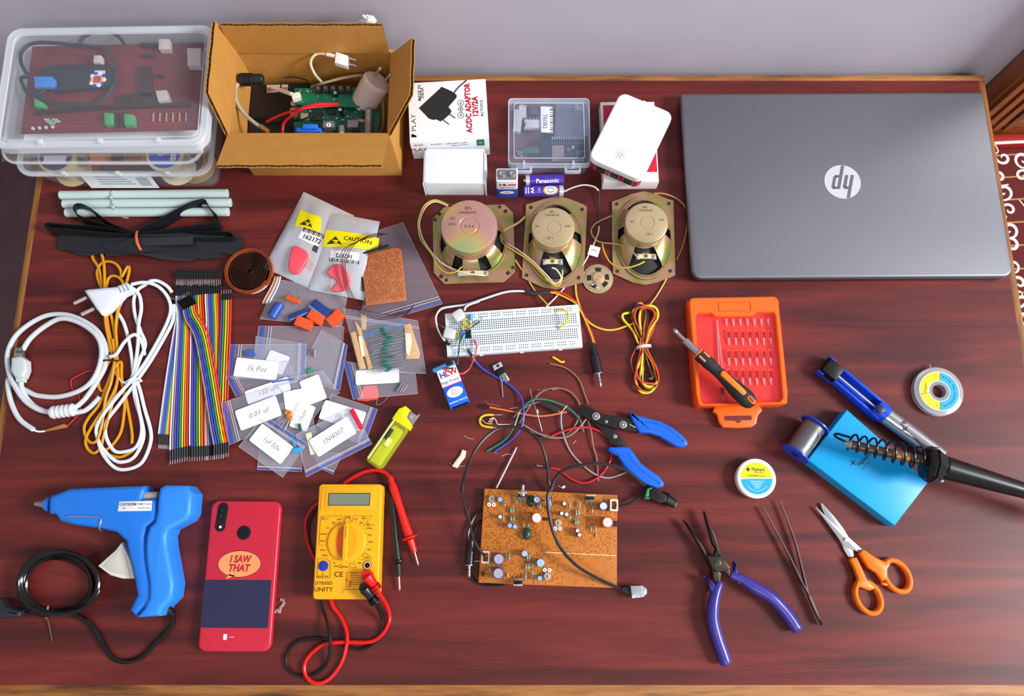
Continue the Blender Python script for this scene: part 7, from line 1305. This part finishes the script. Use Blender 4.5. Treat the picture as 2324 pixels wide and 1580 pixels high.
# wick spool
YE = C('#e8e012', .4); CY = C('#18a0dc', .4)
def sector(mb, cx_, cy_, r0, r1, a0, a1, z0, z1, m, n=20):
    o = [(cx_+r1*math.cos(a0+(a1-a0)*i/n), cy_+r1*math.sin(a0+(a1-a0)*i/n)) for i in range(n+1)]; i_ = [(cx_+r0*math.cos(a0+(a1-a0)*i/n), cy_+r0*math.sin(a0+(a1-a0)*i/n)) for i in range(n+1)]
    vs = [(x, y, z1) for x, y in o+i_]; mb.add(vs, [[i, i+1, n+2+i, n+1+i] for i in range(n)], m)
t = T('wick_spool', 'round clear spool of desoldering wick with yellow and blue ring label', 'spool', *P(2131, 888, 9)[:2], 0)
mb = MB(); mb.cap = False; SPM = C('#b4b2b8', .2, 0, .55); mb.lathe([(8, 0), (27, 0), (28.5, 1), (28.5, 2), (24, 3), (24, 6.5), (28.5, 7.5), (28.5, 8.6), (27, 9.4), (8, 9.4), (7.5, 8.6), (7.5, .6), (8, 0)], SPM, 48); t.part('spool_body', mb)
mb = MB(); mb.cap = False; mb.lathe([(11, 2.6), (23.5, 2.8), (23.5, 6.6), (11, 6.8)], C('#8a7a72', .5), 40); t.part('wick_winding', mb)
mb = MB(); R0, R1 = 12.2, 22.5; sector(mb, 0, 0, R0, R1, 1.42, PI*1.04+.0, 0, 9.6, YE); sector(mb, 0, 0, R0, R1, PI*1.06, PI*1.47, 0, 9.6, YE); sector(mb, 0, 0, R0, R1, -PI*.51, 1.38, 0, 9.6, CY, 30)
mb.ring(ell(R0+.2, R0+.2, 40), ell(R0-.6, R0-.6, 40), 9.45, 9.7, WHITE); mb.ring(ell(R1+.7, R1+.7, 40), ell(R1, R1, 40), 9.45, 9.7, WHITE); t.part('ring_label', mb)
mb = MB()
for i, ch in enumerate('DESOLDERING WICK'): a = -1.35+i*.17; mb.text(ch, 3.4, C('#0b2a5c', .5), 18*math.cos(a), 18*math.sin(a), 9.75, rz=a+PI/2, bold=.02)
mb.text('Flipkart', 3.8, INK, -15.5, 4, 9.75, rz=PI/2-.15, bold=.01); mb.text('2.5mm', 2.2, INK, -3, 17, 9.75, rz=PI/2); mb.text('1.5m', 2.2, INK, -5, -17, 9.75, rz=PI/2); t.part('lettering', mb)
mb = MB(); mb.tube([(-4, 28, 5), (-4.4, 31, 5), (-4.2, 33, 4)], .5, C('#d8d0cc', .3, .4), 5); t.part('wick_end', mb)
# flux tin
p = P(1717, 1086, 13); t = T('flux_tin', 'small round white tin with yellow and blue lid label', 'tin', p.x, p.y, 0)
mb = MB(); mb.lathe([(20.5, 0), (21.4, .6), (21.4, 6), (22.2, 6.4), (22.2, 12), (21.2, 13), (20, 13.3), (.1, 13.3)], C('#e9e6e4', .35), 48); t.part('tin_body', mb)
mb = MB(); R = 17.8; q0 = .05
o = [(R*math.cos(q0+PI*i/24), R*math.sin(q0+PI*i/24)) for i in range(25)]; mb.prism(o, 13.32, 13.45, YE); o = [(R*math.cos(q0+PI+PI*i/24), R*math.sin(q0+PI+PI*i/24)) for i in range(25)]; mb.prism(o, 13.32, 13.45, CY); mb.box(-17.6, 17.6, -.4, .3, 13.45, 13.5, WHITE); t.part('lid_label', mb)
mb = MB(); mb.text('Flipkart', 5, INK, 2.5, 9.8, 13.55, bold=.02, rz=-.05); mb.text('SmartBuy', 2.8, INK, 3, 6.6, 13.55, rz=-.05); mb.text('SOLDERING FLUX', 2.5, INK, 0, 2.8, 13.55, rz=-.05, bold=.02)
mb.at(-9, 10, 13.5); mb.prism([(-3, 0), (-1, 1), (0, 3.5), (1, 1), (3, .5), (1, -.8), (.5, -3), (-1, -1)], 0, .08, INK); mb.M = Matrix.Identity(4)
for k in range(5): mb.box(-8+k*1.4, 8-k*1.4, -3.4-k*1.9, -3-k*1.9, 13.45, 13.55, WHITE)
mb.tube([(13*math.cos(a*.12-2.6), 13*math.sin(a*.12-2.6)-1, 13.5) for a in range(18)], .2, WHITE, 4); t.part('lettering', mb)
# ---- pliers
cp = crop(1500, 1080, 3.292); GM = C('#3c342e', .4, .7, bump=.2, bscale=200); PUR = C('#3a338c', .28)
t = T('long_nose_pliers', 'open long-nose pliers with dark steel jaws and purple-blue handles', 'pliers', *P(1640, 1320, 0)[:2], 0)
def jaw(name, pts, z0, z1): mb = MB(); mb.prism(t.poly(cp(pts), z1), z0, z1, GM, .8); t.part(name, mb)
jaw('left_jaw', [(165, 328), (180, 335), (250, 440), (320, 530), (345, 590), (400, 680), (450, 730), (442, 800), (415, 808), (390, 770), (385, 715), (350, 640), (320, 580), (250, 460), (190, 360)], 5, 12)
jaw('right_jaw', [(325, 262), (332, 275), (375, 385), (410, 450), (440, 570), (460, 595), (500, 670), (532, 750), (515, 757), (485, 725), (430, 690), (370, 640), (352, 600), (400, 590), (415, 550), (385, 500), (365, 420), (340, 340)], 7, 15)
mb = MB(); mb.prism(t.poly(cp([(340, 590), (380, 605), (455, 595), (525, 690), (470, 715), (420, 722), (380, 690)]), 17), 4, 17, GM, 1.5, 3); q = t.L(*cp([(422, 650)])[0], 17); mb.cyl(q.x, q.y, 17, 17.5, 4.2, C('#4a4440', .35, .7), 22, .3); t.part('pivot', mb)
def handle(pts, rs, guard):
    mb = MB(); P_ = spl([t.L(*cp([q[:2]])[0], q[2]) for q in pts], 6); n = len(P_); rr_ = [rs[0]+(rs[1]-rs[0])*min(1, 3*i/n) for i in range(n)]; rr_[-1] *= .6; rr_[-2] *= .92
    mb.tube(P_, rr_, PUR, 14); mb.prism(t.poly(cp(guard), 14), 5, 15, PUR, 2, 3, botbev=True); t.part('handle', mb, label='glossy purple-blue dipped handle')
handle([(440, 800, 11), (415, 860, 12), (390, 960, 12), (388, 1080, 11), (420, 1210, 9), (455, 1310, 8), (490, 1415, 7)], (4.2, 6.6), [(308, 745), (325, 748), (400, 810), (448, 825), (440, 880), (375, 870), (360, 815)])
handle([(520, 740, 12), (600, 770, 12), (700, 835, 12), (820, 905, 11), (900, 985, 9), (960, 1060, 8), (1025, 1160, 7)], (4.2, 6.6), [(545, 640), (560, 640), (575, 720), (630, 770), (620, 820), (570, 800), (545, 740)])
# tweezers
t = T('tweezers', 'thin steel tweezers standing on edge, slightly open, between pliers and scissors', 'tweezers', *P(1810, 1290, 0)[:2], 0)
for pts in ([(765, 235), (860, 410), (960, 600), (1050, 790), (1110, 900), (1150, 990), (1202, 1118)], [(893, 190), (950, 340), (1005, 500), (1050, 680), (1095, 870), (1140, 985), (1204, 1118)]):
    q = spl([t.L(*cp([a])[0], 7) for a in pts], 5); n = len(q); off = [Vector((0, 0, 2+5.5*min(1, i/n*1.7))) for i in range(n)]; mb = MB(); mb.strip([Vector((v.x, v.y, 6-o.z*.5)) for v, o in zip(q, off)], off, C('#8d8580', .3, .85), 1.1); t.part('arm', mb)
# scissors
t = T('scissors', 'small scissors with silver blades and orange plastic handles', 'scissors', *P(1950, 1270, 0)[:2], 0)
SB_ = C('#bfc2c4', .28, .75); OS = C('#f27508', .32)
mb = MB(); mb.prism(t.poly(cp([(1192, 205), (1205, 208), (1290, 300), (1360, 390), (1420, 490), (1440, 600), (1405, 612), (1370, 560), (1350, 510), (1250, 350), (1200, 240)]), 3), 2, 3.4, SB_, .2); bl1 = t.part('blade', mb)
mb = MB(); mb.prism(t.poly(cp([(1152, 232), (1165, 235), (1250, 320), (1330, 395), (1400, 455), (1500, 548), (1478, 572), (1420, 545), (1370, 520), (1330, 470), (1240, 350), (1180, 270)]), 5), 3.5, 5, C('#a8a7a6', .32, .75), .2); t.part('blade', mb)
q = t.L(*cp([(1378, 478)])[0], 5); mb = MB(); mb.cyl(q.x, q.y, 5, 6.2, 2.6, STEEL, 18, .5); t.part('screw', mb)
def sh(ring_c, rx, ry, rot, irx, iry, ioff, stem):
    c_ = t.L(*cp([ring_c])[0], 5); mb = MB(); mb.at(c_.x, c_.y, 0, rz=rot); mb.ring(ell(rx, ry, 40), ell(irx, iry, 40, *ioff), .5, 8.5, OS, 1.6); mb.M = Matrix.Identity(4); mb.prism(t.poly(cp(stem), 7), 1, 9, OS, 2, 3, botbev=True); t.part('handle', mb, label='orange finger loop handle')
sh((1548, 908), 15.2, 20, .42, 10.3, 15, (0, 0), [(1408, 628), (1430, 608), (1462, 612), (1500, 690), (1540, 780), (1600, 840), (1560, 860), (1480, 830), (1440, 850), (1470, 770), (1445, 700)])
sh((1762, 748), 15.2, 20.5, .5, 10.3, 15, (0, 0), [(1480, 580), (1500, 552), (1525, 556), (1600, 610), (1680, 645), (1720, 640), (1690, 700), (1690, 770), (1650, 790), (1610, 730), (1550, 690)])
for pts in ([(1605, 835), (1640, 850), (1640, 868), (1605, 865)], [(1655, 790), (1695, 810), (1690, 825), (1655, 815)]): mb = MB(); mb.prism(t.poly(cp(pts), 7), 2, 7, OS, .6); t.part('stop_tab', mb)
# ================================================================ phone and multimeter
cq = crop(420, 1050, 2.98)
t = TR('phone', 'smartphone in a red printed case lying face down', 'phone', [(487, 1137), (643, 1137), (608, 1481), (440, 1479)], 9.5)
w_, d_ = t.w/2, t.d/2
qc = [Vector(t.L(*c_, 9.5)[:2]) for c_ in ((487, 1137), (643, 1137), (608, 1481), (440, 1479))]
w_ = ((qc[1]-qc[0]).length+(qc[2]-qc[3]).length)/4
RC_ = C('#c22238', .34)
mb = MB(); mb.prism(rrect(2*w_, 2*d_, 9, 7), 0, 9.5, RC_, 2.6, 5, botbev=True); t.part('phone_case', mb, label='crimson red case')
def fl(name, pts, z0, z1, m, smooth=0, parent=None): mb = MB(); mb.prism(t.poly(cq(pts), 9.5), z0, z1, m, .05); return t.part(name, mb, parent)
mb = MB(); a = t.L(*cq([(258, 308)])[0], 9.5); b = t.L(*cq([(238, 430)])[0], 9.5); an = math.atan2((b-a).y, (b-a).x); c_ = (a+b)/2; mb.at(c_.x, c_.y, 9.52, rz=an); mb.prism(rrect((b-a).length+12, 11.5, 5.5, 6), 0, .5, C('#1a0f14', .3), .2); cm = t.part('camera_window', mb)
for c_ in ((256, 322), (247, 362)): q = t.L(*cq([c_])[0], 9.5); mb = MB(); mb.cyl(q.x, q.y, 10.0, 10.5, 3.6, C('#0c0a10', .15), 22, .2); mb.cyl(q.x, q.y, 10.5, 10.6, 1.5, C('#23283a', .1), 14); t.part('camera_lens', mb, cm)
q = t.L(*cq([(240, 436)])[0], 9.5); mb = MB(); mb.cyl(q.x, q.y, 10.0, 10.3, 1.5, WHITE, 14); t.part('camera_flash', mb, cm)
q = t.L(*cq([(398, 475)])[0], 9.5); mb = MB(); mb.cyl(q.x, q.y, 9.5, 9.8, 7.8, C('#1c0f14', .4), 30, .1); mb.cyl(q.x, q.y, 9.8, 9.9, 6, C('#0c0b0f', .25), 28); t.part('fingerprint_reader', mb)
q = t.L(*cq([(368, 686)])[0], 9.5); mb = MB(); mb.prism(ell(24, 14.4, 40, q.x, q.y), 9.52, 9.58, C('#3a1018', .5)); mb.prism(ell(23.4, 13.8, 40, q.x, q.y), 9.58, 9.66, C('#f0955c', .45)); mb.prism(t.poly(cq([(295, 755), (340, 765), (275, 790)]), 9.5), 9.58, 9.66, C('#f0955c', .45)); bb = t.part('speech_bubble', mb)
mb = MB(); q = t.L(*cq([(372, 655)])[0], 9.5); mb.text('I SAW', 10.5, C('#b01828', .5), q.x, q.y, 9.75, bold=.04, sx=.8, shear=.2); q = t.L(*cq([(362, 715)])[0], 9.5); mb.text('THAT', 10.5, C('#b01828', .5), q.x, q.y, 9.75, bold=.04, sx=.85, shear=.2); t.part('lettering', mb, bb)
q = t.L(*cq([(345, 955)])[0], 9.5); mb = MB(); mb.prism(rrect(2*w_-5, 50, 2, 3, q.x, q.y), 9.52, 9.6, C('#262544', .5)); t.part('navy_band', mb, label='plain navy printed band')
q = t.L(*cq([(290, 1180)])[0], 9.5); mb = MB(); mb.box(q.x-5, q.x-1, q.y-3, q.y+3, 9.55, 9.62, C('#f0dce0', .5)); mb.text('cover', 2.6, C('#f0c8d0'), q.x+4, q.y, 9.65); t.part('maker_mark', mb)
# multimeter
t = TR('multimeter', 'yellow digital multimeter with rotary dial and red and black leads', 'multimeter', [(725, 1099), (869, 1099), (856, 1361), (708, 1361)], 24)
w_, d_ = t.w/2, t.d/2; YM = C('#f0a808', .38); YD = C('#e89a04', .38); IK = C('#3a2a08', .5)
mb = MB(); mb.prism(rrect(2*w_, 2*d_, 4, 5), 0, 24, YM, 1.8, 4, botbev=True); t.part('casing', mb)
mq = lambda pts, h=24: t.poly(cq(pts), h)
mb = MB(); mb.prism(mq([(925, 165), (1300, 165), (1285, 325), (915, 325)]), 24.02, 24.8, YM, .5); mb.prism(mq([(952, 192), (1272, 192), (1266, 312), (946, 312)]), 24.8, 25.4, YM, .5); dz = t.part('display_surround', mb)
mb = MB(); mb.prism(mq([(972, 206), (1255, 206), (1250, 292), (966, 292)], 25), 25.4, 25.7, C('#4a4030', .4)); mb.prism(mq([(978, 212), (1249, 212), (1244, 286), (972, 286)], 25), 25.7, 25.8, C('#77806e', .2)); t.part('display', mb, dz)
q = t.L(*cq([(1090, 535)])[0], 26); mb = MB(); mb.at(q.x, q.y, 0); mb.lathe([(20.8, 24), (20.8, 25.2), (20.2, 25.8), (19, 26), (.1, 26)], YM, 56); dl = t.part('dial', mb)
DI = C('#e06408', .4); mb = MB(); mb.at(q.x, q.y, 0)
for s in (-1, 1): mb.prism([(s*2.8, -17), (s*2.8, 17)]+[(s*(2.8+8.6*math.sin(PI*k/10)), 17*math.cos(PI*k/10)) for k in range(1, 10)], 26, 26.15, DI if s < 0 else YD)
mb.prism([(-2.6, -20), (2.6, -20), (2.6, 17), (0, 20.4), (-2.6, 17)], 26, 32, YM, 1, 3); mb.box(-.35, .35, 4, 17, 32, 32.1, C('#8a4a08', .5)); t.part('dial_grip', mb, dl)
mb = MB()
def mt(s, x, y, sz, m=IK, **k): p = t.L(*cq([(x, y)])[0], 24); mb.text(s, sz, m, p.x, p.y, 24.1, bold=.015, **k)
mt('V\u2014', 948, 380, 5); mt('OFF', 1100, 374, 3.6); mt('V~', 1215, 378, 5); mt('A\u2014', 1252, 420, 5); mt('\u03a9', 1052, 704, 5); mt('hFE', 1228, 645, 3.6); mt('CE', 1038, 758, 7.5, sx=1.1); mt('DT830D', 938, 817, 4.8, sx=1.1); mt('UNITY', 936, 860, 6.2, sx=1.1)
for s_, x, y in (('1000', 1040, 385), ('200', 1003, 408), ('20', 965, 443), ('2000m', 938, 484), ('200m', 930, 530), ('200\u00b5', 930, 592), ('2000\u00b5', 945, 628), ('2k', 1008, 680), ('200k', 1022, 702), ('2000k', 1082, 706), ('750', 1155, 384), ('200', 1190, 408), ('2000\u00b5', 1245, 445), ('20m', 1250, 490), ('200m', 1255, 537), ('10A', 1243, 590), ('200', 1178, 680), ('NPN', 910, 772), ('PNP', 955, 772)): mt(s_, x, y, 2.7)
def ln(pts): mb.tube([t.L(*cq([p_])[0], 24)+Vector((0, 0, .1)) for p_ in pts], .25, IK, 4)
ln([(940, 562), (905, 555), (918, 362), (1065, 362), (1072, 400)]); ln([(1078, 400), (1085, 360), (1115, 360), (1122, 400)]); ln([(1130, 400), (1140, 360), (1265, 362), (1205, 430)]); ln([(1195, 640), (1215, 610), (1258, 640), (1252, 662), (1190, 655)]); ln([(892, 780), (900, 650), (950, 648), (983, 670), (980, 782), (892, 780)]); ln([(933, 740), (932, 782)]); ln([(1110, 705), (1120, 680), (1145, 682), (1158, 712), (1110, 712)])
for k in range(24):
    a = PI*.5+k*2*PI/24+.13; q2 = (q.x+23*math.cos(a), q.y+23*math.sin(a)); mb.cyl(q2[0], q2[1], 24.02, 24.1, .4, IK, 6)
ln([(1090, 855), (1095, 742), (1225, 745)]); ln([(1065, 882), (1068, 858), (1205, 860)])
for k in range(6): a_ = t.L(*cq([(1115, 752+15*k)])[0], 24); mb.box(a_.x, a_.x+9+(k % 3)*3, a_.y, a_.y+.9, 24.02, 24.1, C('#c06a08', .5))
for x_, y_ in ((1095, 790), (1115, 805), (1113, 830)): mb.prism(mq([(x_-14, y_+12), (x_+14, y_+12), (x_, y_-14)]), 24.02, 24.1, C('#e06a10', .5))
t.part('printed_scale', mb)
q = t.L(*cq([(935, 700)])[0], 25); mb = MB(); mb.at(q.x, q.y, 24.02); mb.cyl(0, 0, 0, 1, 5.4, C('#2036b0', .4), 26, .2)
for k in range(8): mb.cyl(3.3*math.cos(k*PI/4), 3.3*math.sin(k*PI/4), 1, 1.1, .6, C('#0a1040', .5), 8)
t.part('transistor_socket', mb)
q = t.L(*cq([(1232, 695)])[0], 25); mb = MB(); mb.at(q.x, q.y, 24.02); mb.lathe([(4.6, 0), (4.6, .8), (3.8, 1), (2.9, .8), (2.9, 0)], C('#8a2a10', .4), 26); mb.ring(ell(3.9, 3.9, 24), ell(3, 3, 24), .9, 1.1, C('#f0dcc8', .4)); mb.cyl(0, 0, 0, .3, 2.4, BLACK, 16); t.part('probe_socket', mb)
RW = C('#d81410', .3); KW = C('#161214', .3)
def plug(m, a, b, nm, w, lab):
    A = t.L(*cq([a])[0], 40); B = t.L(*cq([b])[0], 30); mb = MB(); mb.rod((A.x, A.y, 24.1), (A.x, A.y, 36), w*.9, m, 18, bev=.6); mb.rod((A.x, A.y, 35), B, w, m, 18, w*.6, 1.5)
    for k in range(3): q = A+(B-A)*(.7+.1*k); mb.rod(q, q+(B-A)*.04, w*.95, m, 14)
    t.part(nm, mb, label=lab)
plug(RW, (1222, 765), (1300, 862), 'red_plug', 6.5, None); plug(KW, (1205, 850), (1288, 948), 'black_plug', 6, None)
mb = MB(); mb.tube(spl(t.Ls(cq([(1295, 858, 30), (1330, 910, 22), (1365, 970, 10), (1382, 1030, 4), (1375, 1090, 3), (1330, 1165, 3), (1250, 1213, 3), (1100, 1215, 4), (990, 1220, 5), (920, 1240, 4), (850, 1295, 3), (810, 1360, 3), (812, 1430, 3), (860, 1485, 3), (930, 1488, 3), (1000, 1440, 3), (1065, 1340, 3), (1095, 1220, 6), (1090, 1130, 4), (1050, 1040, 3), (1005, 980, 3), (985, 925, 3)])), 7), 2.2, RW, 9); t.part('red_lead', mb); mb = MB()
mb.tube(spl(t.Ls(cq([(1075, 142, 4), (1130, 105, 4), (1210, 65, 5), (1290, 52, 6), (1350, 68, 7), (1385, 100, 8)])), 6), 2.2, RW, 9); t.part('red_lead', mb); mb = MB(); mb.tube(spl(t.Ls(cq([(905, 270, 3), (850, 320, 3), (815, 400, 3), (818, 500, 3), (850, 600, 3), (885, 670, 3)])), 6), 2.2, C('#a8141a', .35), 8); t.part('red_lead', mb)
mb = MB(); mb.tube(spl(t.Ls(cq([(1285, 945, 28), (1310, 1000, 14), (1330, 1060, 5), (1330, 1130, 2.5), (1290, 1210, 2.5), (1200, 1262, 2.5), (1100, 1250, 2.5), (1000, 1205, 2.5), (880, 1190, 2.5), (760, 1210, 2.5), (695, 1280, 2.5), (680, 1350, 2.5), (710, 1410, 2.5), (790, 1448, 2.5), (880, 1430, 2.5), (950, 1370, 3), (978, 1290, 8), (980, 1190, 12), (960, 1080, 8), (935, 1000, 4), (920, 930, 3)])), 7), 1.7, KW, 8)
t.part('black_lead', mb); mb = MB(); mb.tube(spl(t.Ls(cq([(905, 300, 2.5), (862, 340, 2.5), (835, 430, 2.5), (838, 540, 2.5), (865, 640, 2.5), (890, 700, 2.5)])), 6), 1.8, KW, 8); t.part('black_lead', mb); mb = MB(); mb.tube(spl(t.Ls(cq([(1320, 150, 3), (1350, 165, 3), (1380, 195, 4), (1392, 230, 5)])), 5), 1.7, KW, 8); t.part('black_lead', mb)
def probe(nm, a, b, c_, e, m, w, lab):
    A = t.L(*cq([a])[0], 8); B = t.L(*cq([b])[0], 8); D = t.L(*cq([c_])[0], 6); E = t.L(*cq([e])[0], 4); mb = MB(); L1 = (B-A).length; mb.along(A, B); mb.lathe([(w*.6, 0), (w*.75, 2), (w*.75, L1*.12), (w, L1*.16), (w*.95, L1*.6), (w*1.15, L1*.93), (w*1.15, L1*.95)], m, 20); mb.lathe([(w*1.0, L1*.95), (w*2.0, L1*.965), (w*2.0, L1*.985), (w*1.0, L1)], m, 24); mb.M = Matrix.Identity(4); mb.rod(B, D, w, m, 18, w*.75, .5); pb_ = t.part(nm, mb, label=lab)
    mb = MB(); mb.rod(D, D+(E-D)*.85, 1.2, C('#d0b8a8', .3, .8), 12); mb.rod(D+(E-D)*.85, E, 1.2, C('#d0b8a8', .3, .8), 12, .4); t.part('probe_tip', mb, pb_)
probe('red_probe', (1385, 95), (1522, 520), (1552, 605), (1578, 697), C('#d8201a', .32), 4.6, 'red test probe'); probe('black_probe', (1395, 230), (1440, 680), (1446, 770), (1451, 870), C('#1a1a1c', .35), 3.6, 'black test probe')
